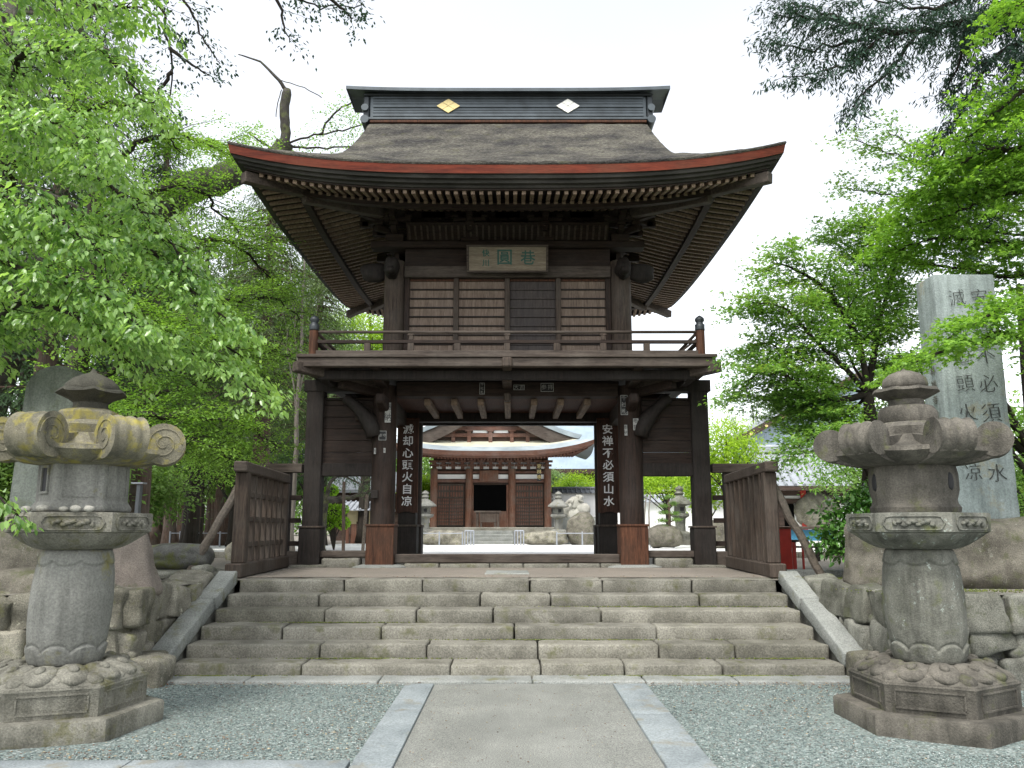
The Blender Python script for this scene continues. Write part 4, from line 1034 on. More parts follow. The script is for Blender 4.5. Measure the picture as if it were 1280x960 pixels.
# ================================================================== STONE LANTERNS
def hexr(a, n=6):
    w = 2*math.pi/n; q = (a % w) - w/2; return math.cos(w/2)/math.cos(q)
def scallop(a, n, sharp=.6):
    f = (a*n/(2*math.pi)) % 1.0; return (1-abs(2*f-1)**2)**sharp
def big_lantern(x, y, rz, label, mats, left):
    t = thing('stone_lantern', label, 'stone lantern', (x, y, .01))
    o = Vector((x, y, 0)); m_base, m_ped, m_sh, m_pl, m_fire, m_kasa, m_top = mats
    b = MB()
    wob = lambda a, r: r*(1 + .006*mn.noise(Vector((math.cos(a)*3, math.sin(a)*3, r*5))))
    # octagonal slab
    n = 96
    b.lathe([(.81, -.03), (.82, .02), (.82, .13), (.805, .148), (.78, .152), (.4, .152)], n, (x, y, 0), rz, fn=lambda a, r, z, i: (wob(a, r*hexr(a-rz)*.90), z))
    b.build('base_slab', m_base, t, smooth='auto')
    # hexagonal plinth
    b = MB(); b.lathe([(.595, .152), (.60, .18), (.60, .33), (.61, .35), (.605, .362)], n, (x, y, 0), rz, fn=lambda a, r, z, i: (r*hexr(a-rz), z))
    pl = b.build('plinth', m_ped, t, smooth='auto')
    b = MB()
    for k in range(6):
        a = rz + math.pi/3*k + math.pi/6; ap = .60*math.cos(math.pi/6); nrm = Vector((math.cos(a), math.sin(a), 0)); tg = Vector((-nrm.y, nrm.x, 0))
        c = o + nrm*(ap+.004) + Vector((0, 0, .255))
        for (dt, dz, w, h) in ((0, .062, .46, .012), (0, -.062, .46, .012), (-.23, 0, .012, .10), (.23, 0, .012, .10)):
            b.beam(c + tg*(dt-w/2) + Vector((0, 0, dz)), c + tg*(dt+w/2) + Vector((0, 0, dz)), .012, h)
        if left:
            for q in range(13): b.beam(c + tg*(-.2+.033*q) + Vector((0, 0, -.035)), c + tg*(-.2+.033*q) + Vector((0, 0, .035)), .010, .012)
    b.build('carved_panel', m_ped, pl)
    # lotus dome
    b = MB(); rows = 22
    def dome(a, r, z, i):
        u = i/(rows-1); h = hexr(a-rz)
        rr_ = .605*(1-u) * (h*(1-u*1.0) + u) + .27*u
        zz = .358 + .115*math.sin(u*math.pi/2)**.9
        sN = scallop(a-rz, 12, .8); edge = .30 + .10*(1-sN)
        if u < .62:
            bulge = math.sin(min(1, u/.62)*math.pi)**.7 * .012*sN; zz += bulge
            d1 = abs(((a-rz)*12/(2*math.pi)) % 1.0 - .5); k2 = math.exp(-((d1/.12)**2) - (((u-.28)/.10)**2)); pass
        else: zz += .004*(1-(u-.62)/.38)*(1-sN)
        return (rr_, zz)
    b.lathe([(0.6, .36)]*rows, 144, (x, y, 0), rz, fn=dome)
    for k in range(12):
        a = rz + math.pi/12 + k*math.pi/6; hr = hexr(a-rz); rd = Vector((math.cos(a), math.sin(a), 0)); q0 = Vector((x, y, 0)) + rd*(.455*hr)
        b.rock(q0 + Vector((0, 0, .432)), (.27, .225, .095), k+7, 3, .10, 2.3, rot=RZ(a) @ RY(.34))
        b.rock(q0 + rd*.02 + Vector((0, 0, .478)), (.095, .075, .05), k, 2, .08, 2.0, rot=RZ(a) @ RY(.34))
        a2 = a + math.pi/12; q1 = Vector((x, y, 0)) + Vector((math.cos(a2), math.sin(a2), 0))*(.50*hexr(a2-rz)); b.rock(q1 + Vector((0, 0, .400)), (.16, .13, .08), k+30, 2, .10, 2.2, rot=RZ(a2) @ RY(.4))
    b.build('lotus_base', m_ped, t, smooth=True)
    # barrel shaft, petals cut at foot and head
    b = MB(); prof = []; K = 100; z0, z1 = .47, 1.34
    for i in range(K+1):
        u = i/K; prof.append((.218 + .078*max(0, math.sin(math.pi*u))**.42, z0 + (z1-z0)*u))
    def sh(a, r, z, i):
        u = i/K; s8 = scallop(a+.2, 8, .6)
        sm = lambda t: max(0.0, min(1.0, t))
        ef = .10 + .075*s8; es = .90 - .055*s8
        r += .016*sm((ef-u)/.012)
        r -= .012*math.exp(-((u-ef-.008)/.008)**2)
        r -= .014*math.exp(-((u-es)/.009)**2)
        r += .006*sm((u-es-.01)/.012)
        return (r + .003*mn.noise(Vector((math.cos(a)*4, math.sin(a)*4, z*3))), z)
    tilt = -.03 if left else .025
    b.lathe(prof, 160, (x, y, 0), rz, fn=sh)
    b.v = [(px + (pz-.47)*(-tilt if left else -.02), py, pz) for px, py, pz in b.v]
    b.build('shaft', m_sh, t, smooth=True)
    dx = (1.34-.47)*(-tilt if left else -.02)
    xx = x + dx
    b = MB()
    def und(a, r, z, i):
        h = hexr(a-rz); u = i/11; s12 = scallop(a-rz, 18, .5)
        return ((.27*(1-u) + .50*h*u) + .012*s12*math.sin(u*math.pi), z)
    b.lathe([(.3, 1.335 + .125*(i/11)**1.4) for i in range(12)], 120, (xx, y, 0), rz, fn=und)
    b.build('lotus_cup', m_pl, t, smooth=True)
    b = MB(); b.lathe([(.50, 1.46), (.525, 1.47), (.53, 1.60), (.52, 1.615), (.30, 1.622)], 96, (xx, y, 0), rz, fn=lambda a, r, z, i: (r*hexr(a-rz), z))
    plat = b.build('platform', m_pl, t, smooth='auto')
    b = MB()
    for k in range(6):
        a = rz + math.pi/3*k + math.pi/6; ap = .53*math.cos(math.pi/6); nrm = Vector((math.cos(a), math.sin(a), 0)); tg = Vector((-nrm.y, nrm.x, 0))
        c = Vector((xx, y, 1.535)) + nrm*(ap+.002)
        pts = [(-.19, .045), (-.16, .052), (.16, .052), (.19, .045), (.215, 0), (.19, -.045), (.16, -.05), (-.16, -.05), (-.19, -.045), (-.215, 0)]
        P = [c + tg*p[0] + Vector((0, 0, p[1])) for p in pts]; b.tube(P + [P[0]], .007, 5, cap=False)
        for q in range(9):
            u = (q-4)/4; b.rock(c + tg*(u*.13) + Vector((0, 0, .014*math.sin(q*2.1))) + nrm*.002, (.05*(1.2-abs(u)*.5), .05*(1.2-abs(u)*.5), .034), seed=q+k, lv=2, amp=.5)
    b.build('carved_panel', m_pl, plat, smooth=True)
    # fire box
    b = MB()
    if left:
        b.lathe([(.36, 1.622), (.37, 1.65), (.345, 1.69), (.335, 1.70), (.335, 2.05)], 6, (xx, y, 0), rz)
        fb = b.build('fire_box', m_fire, t, bevel=.008)
        for k in (3, 0):
            a = rz + math.pi/3*k + math.pi/6; ap = .335*math.cos(math.pi/6); nrm = Vector((math.cos(a), math.sin(a), 0)); tg = Vector((-nrm.y, nrm.x, 0))
            c = Vector((xx, y, 1.87)) + nrm*(ap+.002)
            w = MB(); w.cbox(c, (.10, .004, .18), RZ(a-math.pi/2)); w.build('window_opening', M['ink'], fb)
            w = MB()
            for dt, dz, ww, hh in ((-.06, 0, .018, .22), (.06, 0, .018, .22), (0, .1, .10, .018), (0, -.1, .10, .018)): w.cbox(c + tg*dt + Vector((0, 0, dz)) + nrm*.006, (ww, .016, hh), RZ(a-math.pi/2))
            w.build('window_frame', m_fire, fb)
        for k in (4, 5, 2, 1):
            a = rz + math.pi/3*k + math.pi/6; ap = .335*math.cos(math.pi/6); nrm = Vector((math.cos(a), math.sin(a), 0)); tg = Vector((-nrm.y, nrm.x, 0))
            c = Vector((xx, y, 1.87)) + nrm*(ap+.002); w = MB()
            for dt, dz, ww, hh in ((-.12, 0, .010, .26), (.12, 0, .010, .26), (0, .13, .25, .010), (0, -.13, .25, .010)): w.cbox(c + tg*dt + Vector((0, 0, dz)), (ww, .008, hh), RZ(a-math.pi/2))
            w.build('carved_panel', m_fire, fb)
    else:
        b.lathe([(.325, 1.622), (.33, 1.66), (.31, 1.69), (.305, 1.72), (.325, 1.80), (.325, 1.92), (.30, 2.05)], 72, (xx, y, 0), rz, fn=lambda a, r, z, i: (r*(.35*hexr(a-rz)+.65)*1.03, z))
        fb = b.build('fire_box', m_fire, t, smooth='auto')
        for k in (3, 5):
            a = rz + math.pi/3*k + math.pi/6; nrm = Vector((math.cos(a), math.sin(a), 0))
            c = Vector((xx, y, 1.86)) + nrm*.314; w = MB(); w.rock(c, (.07, .035, .15), 3, 3, .15, 2.2, rot=RZ(a-math.pi/2)); w.build('window_opening', M['ink'], fb, smooth=True)
    # roof with six rolled corners
    b = MB()
    # (radius, z) of the body; corners reach out under the scrolls
    prof = [(.30, 1.985), (.44, 2.00), (.56, 2.045), (.615, 2.09), (.60, 2.125), (.50, 2.135), (.42, 2.17), (.36, 2.235), (.33, 2.30), (.30, 2.335), (.20, 2.35)]
    b.lathe(prof, 96, (xx, y, 0), rz, fn=lambda a, r, z, i: (r*(hexr(a-rz) if r > .35 else 1)*(1.03 if r > .5 else 1), z + (.045*(hexr(a-rz)-.9)*10*.3 if r > .5 else 0)))
    kasa = b.build('roof', m_kasa, t, smooth='auto')
    b = MB()
    for k in range(6):
        a = rz + math.pi/3*k; rd = Vector((math.cos(a), math.sin(a), 0)); tg = Vector((-rd.y, rd.x, 0))
        rs = .165 if left else .128; cz = 2.18 if left else 2.185; cr = .575 if left else .60
        c = Vector((xx, y, cz)) + rd*cr
        pts = []; rads = []; c.z += .012*mn.noise(Vector((k*3.3, x, 1)))
        for q in range(25):
            u = q/24; pts.append(c + tg*(-.135+.27*u)); rads.append(rs*(1 + (.035 if left else .06)*math.cos(u*math.pi*6)))
        b.tube(pts, rads, 22)
        # the tongue that carries the roll
        prev = []
        for q in range(9):
            u = q/8; rr_ = .25 + .40*u; w = .13*(1 - .05*u); top = 2.24 - .07*u; bot = 1.99 + .075*u**2
            prev.append([Vector((xx, y, 0)) + rd*rr_ + tg*sx*w + Vector((0, 0, zz)) for sx, zz in ((-1, bot), (-1, top), (1, top), (1, bot))])
        base = len(b.v); b.v += [tuple(p) for r_ in prev for p in r_]
        for i in range(8):
            for j in range(4): b.f.append((base+i*4+j, base+i*4+(j+1) % 4, base+(i+1)*4+(j+1) % 4, base+(i+1)*4+j))
        b.f.append(tuple(base+32+j for j in range(4)))
        for sd in ((-1, 1) if left else ()):   # spiral cut in the ends
            cc = c + tg*sd*.137; sp = []
            for q in range(30):
                th = q*.42; r_ = rs*.86*(1-q/34); sp.append(cc + rd*math.cos(th)*r_ + Vector((0, 0, math.sin(th)*r_)))
            b.tube(sp, .006, 5)
    b.build('scroll_corner', m_kasa, kasa, smooth='auto')
    # neck and jewel
    jx = xx
    if left:
        b = MB(); b.lathe([(.235, 2.34), (.235, 2.42), (.215, 2.435), (.16, 2.45)], 6, (jx, y, 0), rz+.3); b.build('neck_stone', m_kasa, t, bevel=.008)
        b = MB(); b.lathe([(.15, 2.44), (.13, 2.47), (.13, 2.50), (.17, 2.53), (.245, 2.57), (.235, 2.59)], 72, (jx, y, 0), rz, fn=lambda a, r, z, i: (r*(1 + (.08*scallop(a, 6) if i > 3 else 0)), z + (.03*(1-scallop(a, 6)) if i > 3 else 0)))
        b.build('lotus_ring', m_top, t, smooth='auto')
        b = MB(); b.lathe([(.20, 2.575), (.21, 2.60), (.20, 2.65), (.15, 2.70), (.08, 2.735), (.03, 2.755), (.008, 2.79)], 48, (jx, y, 0), rz, fn=lambda a, r, z, i: (r*(1+.05*mn.noise(Vector((math.cos(a)*2, math.sin(a)*2, z*8)))), z))
        b.build('jewel', m_top, t, smooth=True)
    else:
        b = MB(); b.lathe([(.21, 2.33), (.225, 2.37), (.225, 2.44), (.20, 2.48), (.14, 2.50)], 48, (jx, y, 0), rz); b.build('neck_stone', m_top, t, smooth='auto')
        b = MB(); b.lathe([(.14, 2.50), (.135, 2.54), (.19, 2.565), (.245, 2.60), (.235, 2.625), (.16, 2.635)], 72, (jx, y, 0), rz, fn=lambda a, r, z, i: (r*(1 + (.05*scallop(a, 8) if i > 2 else 0)), z + (.015*(1-scallop(a, 8)) if i > 2 else 0)))
        b.build('lotus_ring', m_top, t, smooth='auto')
        b = MB(); b.lathe([(.165, 2.63), (.178, 2.67), (.165, 2.72), (.12, 2.76), (.06, 2.785), (.02, 2.795), (.006, 2.81)], 48, (jx, y, 0), rz); b.build('jewel', m_top, t, smooth=True)
    return t, xx
LX, LY, RXL, RYL = -3.47, 6.7, 3.29, 6.8
_, lx2 = big_lantern(LX, LY, R(21), 'large mossy lichen spotted stone lantern with thick scrolled roof left of the path',
    (M['lantern'], M['lantern'], M['lantern_pale'], M['lantern'], M['lantern_pale'], M['lantern_lichen'], M['lantern_dark']), True)
_, rx2 = big_lantern(RXL, RYL, R(-28), 'large brown grey stone lantern with scrolled roof right of the path',
    (M['lantern_right'], M['lantern_right'], M['lantern_shaft_right'], M['lantern_shaft_right'], M['lantern_right'], M['lantern_right'], M['lantern_right']), False)
rr = random.Random(4)
spots = [(-.38, 'round beige pebble, largest on the left lantern platform', .055), (-.44, 'smallest pebble at the left end of the left lantern platform', .022), (-.20, 'flat white pebble on the left lantern platform under the window panel', .038),
         (-.08, 'tan pebble on the left lantern platform right of the flat white one', .045), (.08, 'thin white chip on the left lantern platform', .035), (.17, 'white pebble near the right corner of the left lantern platform', .042), (.27, 'tan white pebble at the right corner of the left lantern platform', .04)]
for dx, lab, s in spots:
    b = MB(); b.rock((lx2+dx, LY-.42, 1.621+s*.5), (s*2, s*1.5, s*1.2), rr.uniform(0, 50), 2, .15, 2.2)
    tag(b.build('offering_pebble', M['pale_stone'], smooth=True, off=(lx2+dx, LY-.42, 1.621+s*.5)), lab, 'pebble', 'pebbles left on the lantern platform')

# ================================================================== GRAVEL AND LITTER
def scatter(name, m, n, fx, size, seed, flat=.6, kind='stuff', label=None, cat=None):
    rg = np.random.default_rng(seed); P = fx(rg, n); k = len(P)
    base = np.array([(1,0,0),(0,1,0),(-1,0,0),(0,-1,0),(0,0,1),(0,0,-1)], float)
    F = np.array([(0,1,4),(1,2,4),(2,3,4),(3,0,4),(1,0,5),(2,1,5),(3,2,5),(0,3,5)])
    s = size*rg.uniform(.5, 1.3, (k, 1, 1)) * rg.uniform(.6, 1.2, (k, 1, 3)) * np.array([1, 1, flat])
    V = base[None]*s; V = V + rg.normal(0, size*.12, V.shape)
    a = rg.uniform(0, 6.28, k); ca, sa = np.cos(a)[:, None], np.sin(a)[:, None]
    V = np.stack([V[..., 0]*ca - V[..., 1]*sa, V[..., 0]*sa + V[..., 1]*ca, V[..., 2]], -1) + P[:, None, :]
    FF = F[None] + (np.arange(k)*6)[:, None, None]
    o = mesh_np(name, V.reshape(-1, 3), FF.reshape(-1, 3), m); tag(o, label, cat, kind=kind); return o
def mesh_np(name, V, F, m, parent=None, smooth=False):
    me = bpy.data.meshes.new(name); nv, (nf, k) = len(V), F.shape
    me.vertices.add(nv); me.vertices.foreach_set('co', V.astype(np.float32).ravel())
    me.loops.add(nf*k); me.loops.foreach_set('vertex_index', F.astype(np.int32).ravel())
    me.polygons.add(nf); me.polygons.foreach_set('loop_start', np.arange(0, nf*k, k, dtype=np.int32))
    try: me.polygons.foreach_set('loop_total', np.full(nf, k, dtype=np.int32))
    except Exception: pass
    me.update(calc_edges=True); me.validate()
    if smooth: me.shade_smooth()
    me.materials.append(m); o = bpy.data.objects.new(name, me); COL.objects.link(o)
    if parent is not None:
        o.parent = parent; o.location = -origin_of(parent)
    return o
def peb_mat():
    m, nt, p, out = new_mat('loose_pebble'); g = nt.nodes.new('ShaderNodeNewGeometry')
    c = ramp(nt, g.outputs['Random Per Island'], [(0, (.08,.10,.095)), (.3, (.16,.20,.19)), (.55, (.20,.25,.235)), (.8, (.25,.305,.285)), (.92, (.17,.15,.125)), (.98, (.42,.45,.43))])
    nt.links.new(c, p.inputs['Base Color']); p.inputs['Roughness'].default_value = .85; return m
def gravel_pos(rg, n):
    y = 4.6 + 4.0*rg.uniform(0, 1, n)**1.2; x = rg.uniform(-5.5, 5.5, n)
    ok = ((x < -1.03) | (x > 1.29)) & (y < 8.5) & (np.abs(x) < 1.2 + y*.62) & (np.hypot(x-LX, y-LY) > .92) & (np.hypot(x-RXL, y-RYL) > .92) & ~((y > 5.35) & (y < 5.68) & (x < 0))
    x, y = x[ok], y[ok]; z = np.array([gz(a, c) for a, c in zip(x, y)]) + .004
    return np.stack([x, y, z], 1)
scatter('loose_gravel', peb_mat(), 80000, gravel_pos, .0085, 3, .7, label='loose blue grey gravel around the path', cat='gravel')
def lit_mat():
    m, nt, p, out = new_mat('dry_leaf_litter'); g = nt.nodes.new('ShaderNodeNewGeometry')
    c = ramp(nt, g.outputs['Random Per Island'], [(0, (.07,.035,.022)), (.4, (.16,.08,.045)), (.7, (.30,.22,.12)), (.95, (.45,.40,.28))])
    nt.links.new(c, p.inputs['Base Color']); p.inputs['Roughness'].default_value = .9; return m
M['litter'] = lit_mat()
def lit_pos(rg, n):
    a = []
    for cx, cy, sx, sy, q in ((-2.6, 8.30, 1.1, .1, .2), (2.2, 8.30, 1.3, .1, .2), (-1.25, 7.1, .2, .8, .12), (-2.2, 6.0, .5, .3, .12), (2.6, 7.2, .6, .5, .2), (3.3, 8.2, .25, .2, .12), (-3.0, 5.75, .4, .15, .1), (0, 10.9, 2.6, .2, .1)):
        k = int(n*q); a.append(np.stack([rg.normal(cx, sx, k), rg.normal(cy, sy, k)], 1))
    a = np.concatenate(a); ok = ~((a[:, 0] > -1.0) & (a[:, 0] < 1.3) & (a[:, 1] < 8.35)) & ((a[:, 1] < 8.42) | (a[:, 1] > 10.7)) & (np.hypot(a[:, 0]-LX, a[:, 1]-LY) > .83) & (np.hypot(a[:, 0]-RXL, a[:, 1]-RYL) > .83) & ~((a[:, 1] < 5.7) & (a[:, 0] < 0))
    a = a[ok]; z = np.where(a[:, 1] > 10, TERR+.028, .026); return np.stack([a[:, 0], a[:, 1], z], 1)
scatter('leaf_litter', M['litter'], 1500, lit_pos, .011, 8, .25, label='dry brown leaf litter along the foot of the steps', cat='leaf litter')

def moss_mat():
    m, nt, p, out = new_mat('moss_tuft'); g = nt.nodes.new('ShaderNodeNewGeometry')
    c = ramp(nt, g.outputs['Random Per Island'], [(0, (.05,.075,.015)), (.6, (.12,.15,.03)), (1, (.17,.17,.05))]); nt.links.new(c, p.inputs['Base Color']); p.inputs['Roughness'].default_value = 1; return m
def moss_pos(rg, n):
    a = []
    for cx, cy, sx, q, z in ((2.35, SY-.015, .22, .16, .035), (1.5, SY-.012, .4, .1, .035), (-2.9, SY-.012, .3, .08, .035), (2.9, SY+TREAD-.02, .3, .08, RISE+.004), (-1.6, SY+TREAD-.02, .5, .08, RISE+.004), (.6, SY+2*TREAD-.02, .9, .1, 2*RISE+.004), (-2.2, SY+3*TREAD-.02, .5, .08, 3*RISE+.004), (1.8, SY+4*TREAD-.02, .7, .08, 4*RISE+.004),
                              (4.6, 8.75, .5, .12, TERR+.01), (4.0, 10.9, .3, .12, TERR+.01)):
        k = int(n*q); a.append(np.stack([np.clip(rg.normal(cx, sx, k), -3.38 if cy > SY-.1 and cx < 3.4 else -9, 3.28 if cx < 3.4 else 9), rg.normal(cy, .012 if cx < 3.4 else .12, k), np.full(k, z)], 1))
    return np.concatenate(a)
scatter('moss', moss_mat(), 5200, moss_pos, .010, 12, .6, label='green moss growing in the joints of the steps', cat='moss')
def path_pos(rg, n): return np.stack([rg.uniform(-.7, .92, n), rg.uniform(5.2, 8.2, n), np.full(n, .034)], 1)
scatter('path_grit', M['litter'], 260, path_pos, .006, 14, .4, label='grit and leaf specks strewn over the concrete path', cat='grit')
# ================================================================== VEGETATION
LM = dict(
    cherry=leaf('cherry_leaf', (.085,.20,.035), (.36,.56,.17), .48, .3, 1.0),
    zelkova=leaf('zelkova_leaf', (.08,.18,.025), (.26,.45,.08), .45, .5, .35),
    maple=leaf('maple_leaf', (.07,.175,.03), (.24,.43,.085), .42, .5, .35, yellow=(.26,.34,.06)),
    maple_bright=leaf('bright_maple_leaf', (.09,.20,.025), (.26,.46,.07), .5, .5, .35),
    cedar=leaf('cedar_spray', (.018,.042,.018), (.055,.105,.04), .15, .6, .25),
    cypress=leaf('cypress_spray', (.05,.085,.035), (.14,.21,.075), .2, .6, .25),
    fir=leaf('fir_spray', (.022,.048,.038), (.06,.115,.08), .15, .55, .3),
    forest=leaf('forest_leaf', (.055,.12,.025), (.18,.31,.07), .3, .55, .3),
    lime=leaf('lime_leaf', (.16,.30,.02), (.36,.52,.05), .45, .5, .3),
    box=leaf('clipped_box_leaf', (.13,.28,.012), (.27,.48,.03), .3, .5, .3),
    camellia=leaf('camellia_leaf', (.03,.10,.018), (.09,.21,.035), .2, .28, .6),
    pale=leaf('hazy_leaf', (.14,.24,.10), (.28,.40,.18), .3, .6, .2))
def norm(a): return a/np.maximum(np.linalg.norm(a, axis=-1, keepdims=True), 1e-9)
def leaf_mesh(P, D, U, L, W, shape):
    "P base points, D axes, U rough normals, L lengths; returns V, F"
    D = norm(D); S = norm(np.cross(D, U)); U2 = np.cross(S, D); L = L[:, None]; w = L*W
    if shape == 'rhomb':
        V = np.stack([P, P + D*L*.45 + S*w*.5, P + D*L, P + D*L*.45 - S*w*.5], 1)
        F = np.array([[0, 1, 2, 3]]); k = 4
    elif shape == 'fold':
        dz = -U2*w*.22
        V = np.stack([P, P + D*L*.30 + S*w*.5 - dz*.6, P + D*L*.68 + S*w*.38 + dz*.2, P + D*L + dz*.6, P + D*L*.68 - S*w*.38 + dz*.2, P + D*L*.30 - S*w*.5 - dz*.6], 1)
        F = np.array([[0, 1, 2, 3], [0, 3, 4, 5]]); k = 6
    else:   # palm: three pointed lobes
        vs = []; 
        for a, l in ((0, 1.0), (.85, .8), (-.85, .8)):
            d = D*math.cos(a) + S*math.sin(a); s = np.cross(d, U2)
            vs += [P, P + d*L*l*.5 + s*w*.32, P + d*L*l, P + d*L*l*.5 - s*w*.32]
        V = np.stack(vs, 1); F = np.array([[0, 1, 2, 3], [4, 5, 6, 7], [8, 9, 10, 11]]); k = 12
    n = len(P); FF = (F[None] + (np.arange(n)*k)[:, None, None]).reshape(-1, 4)
    return V.reshape(-1, 3), FF
class Leaves:
    def __init__(s, seed): s.rg = np.random.default_rng(seed); s.V = []; s.F = []; s.n = 0; s.count = 0
    def put(s, P, D, U, L, W, shape):
        V, F = leaf_mesh(P, D, U, L, W, shape); s.V.append(V); s.F.append(F + s.n); s.n += len(V); s.count += len(P)
    def spray(s, A, dirs, k, length, L, W=.5, shape='fold', droop=.5, flat=.35, spread=.12):
        "k leaves along each twig starting at A in direction dirs"
        rg = s.rg; n = len(A); u = rg.uniform(.05, 1, (n, k)); side = rg.choice([-1., 1.], (n, k))
        up = np.array([0, 0, 1.]); d = norm(dirs); sv = norm(np.cross(d, up) + 1e-6)
        P = A[:, None] + d[:, None]*(u*length)[..., None] + rg.normal(0, spread, (n, k, 3))*np.array([1, 1, flat]) + up*(-(u**2)*length*.25*droop)[..., None]
        ax = d[:, None]*.7 + sv[:, None]*side[..., None]*.8 + rg.normal(0, .35, (n, k, 3)) + up*(-droop)
        U = up + rg.normal(0, .38, (n, k, 3))
        Ls = L*rg.uniform(.65, 1.2, n*k)
        s.put(P.reshape(-1, 3), ax.reshape(-1, 3), U.reshape(-1, 3), Ls, W, shape)
    def build(s, m, parent, name='crown'):
        return mesh_np(name, np.concatenate(s.V), np.concatenate(s.F), m, parent)

def polyline(pts, rg, seg=5, wob=.06):
    pts = [np.array(p, float) for p in pts]; out = []
    for i in range(len(pts)-1):
        p0 = pts[max(i-1, 0)]; p1 = pts[i]; p2 = pts[i+1]; p3 = pts[min(i+2, len(pts)-1)]
        for k in range(seg):
            t = k/seg; q = .5*((2*p1) + (-p0+p2)*t + (2*p0-5*p1+4*p2-p3)*t*t + (-p0+3*p1-3*p2+p3)*t**3)
            out.append(q + rg.normal(0, wob, 3)*min(1.0, np.linalg.norm(p2-p1)/seg/.3)*(.0 if (i == 0 and k == 0) else 1))
    out.append(pts[-1]); return np.array(out)

def branchy_tree(name, label, trunk, r0, limbs, mleaf, mbark, seed, sub=.9, step=.13, tw=.28, k=7, L=.06, W=.5, shape='fold', droop=.4, flat=.4, up=.12, spread=.07,
                 group=None, cat='tree', u0=.15, twstep=.13, rlimb=.05, wob=.05, rise_=0.0, cloud=0):
    rg = np.random.default_rng(seed); base = trunk[0]
    t = thing(name, label, cat, tuple(base), group)
    wd = MB(); tp = polyline(trunk, rg, 5, .03); n = len(tp)
    wd.tube([Vector(p) for p in tp], [r0*(1 - .55*i/(n-1)) * (1.25 if i == 0 else 1) for i in range(n)], 12)
    lv = Leaves(seed)
    A = []; Dd = []
    for lim in limbs:
        pts, opt = (lim if isinstance(lim, tuple) else (lim, {}))
        rl = opt.get('r', rlimb); sb = opt.get('sub', sub)
        lp = polyline(pts, rg, 6, wob); m_ = len(lp)
        wd.tube([Vector(p) for p in lp], [max(.008, rl*(1 - .85*i/(m_-1))) for i in range(m_)], 7)
        segl = np.linalg.norm(np.diff(lp, axis=0), axis=1); cum = np.concatenate([[0], np.cumsum(segl)]); T = cum[-1]
        s_ = T*opt.get('u0', u0); side = 1
        while s_ < T:
            i = min(np.searchsorted(cum, s_)-1, m_-2); i = max(i, 0); f = (s_-cum[i])/max(segl[i], 1e-6); p = lp[i]*(1-f) + lp[i+1]*f
            d = norm(lp[i+1]-lp[i]); sv = norm(np.cross(d, [0, 0, 1.])); a = rg.uniform(.5, 1.25)
            dd = d*math.cos(a) + sv*side*math.sin(a) + np.array([0, 0, rg.normal(up, .16)])
            ln = sb*rg.uniform(.5, 1.15)*(1 - .45*s_/T); side = -side
            q = [p]; cd = norm(dd); ns = 5
            for j in range(ns): cd = norm(cd + rg.normal(0, .13, 3) + np.array([0, 0, -.05*droop + rise_])); q.append(q[-1] + cd*ln/ns)
            q = np.array(q); wd.tube([Vector(x) for x in q], [max(.0028, rl*.16*(1-.8*j/ns)) for j in range(ns+1)], 4, cap=False)
            nt_ = max(2, int(ln/twstep))
            for j in range(nt_):
                u = (j+.6)/nt_; x = u*ns; jj = min(int(x), ns-1); pp = q[jj]*(1-(x-jj)) + q[jj+1]*(x-jj); dj = norm(q[jj+1]-q[jj]); sj = norm(np.cross(dj, [0, 0, 1.])+1e-6)
                sd = 1 if j % 2 else -1; aa = rg.uniform(.3, 1.1)
                A.append(pp); Dd.append(dj*math.cos(aa) + sj*sd*math.sin(aa) + np.array([0, 0, rg.normal(0, .12)]))
            A.append(q[-2]); Dd.append(cd)
            s_ += step*rg.uniform(.7, 1.3)
    A = np.array(A); Dd = np.array(Dd)
    lv.spray(A, Dd, k, tw, L, W, shape, droop, flat, spread)
    lv.build(LM[mleaf] if isinstance(mleaf, str) else mleaf, t); wd.build('trunk', M[mbark], t, smooth=True)
    return t

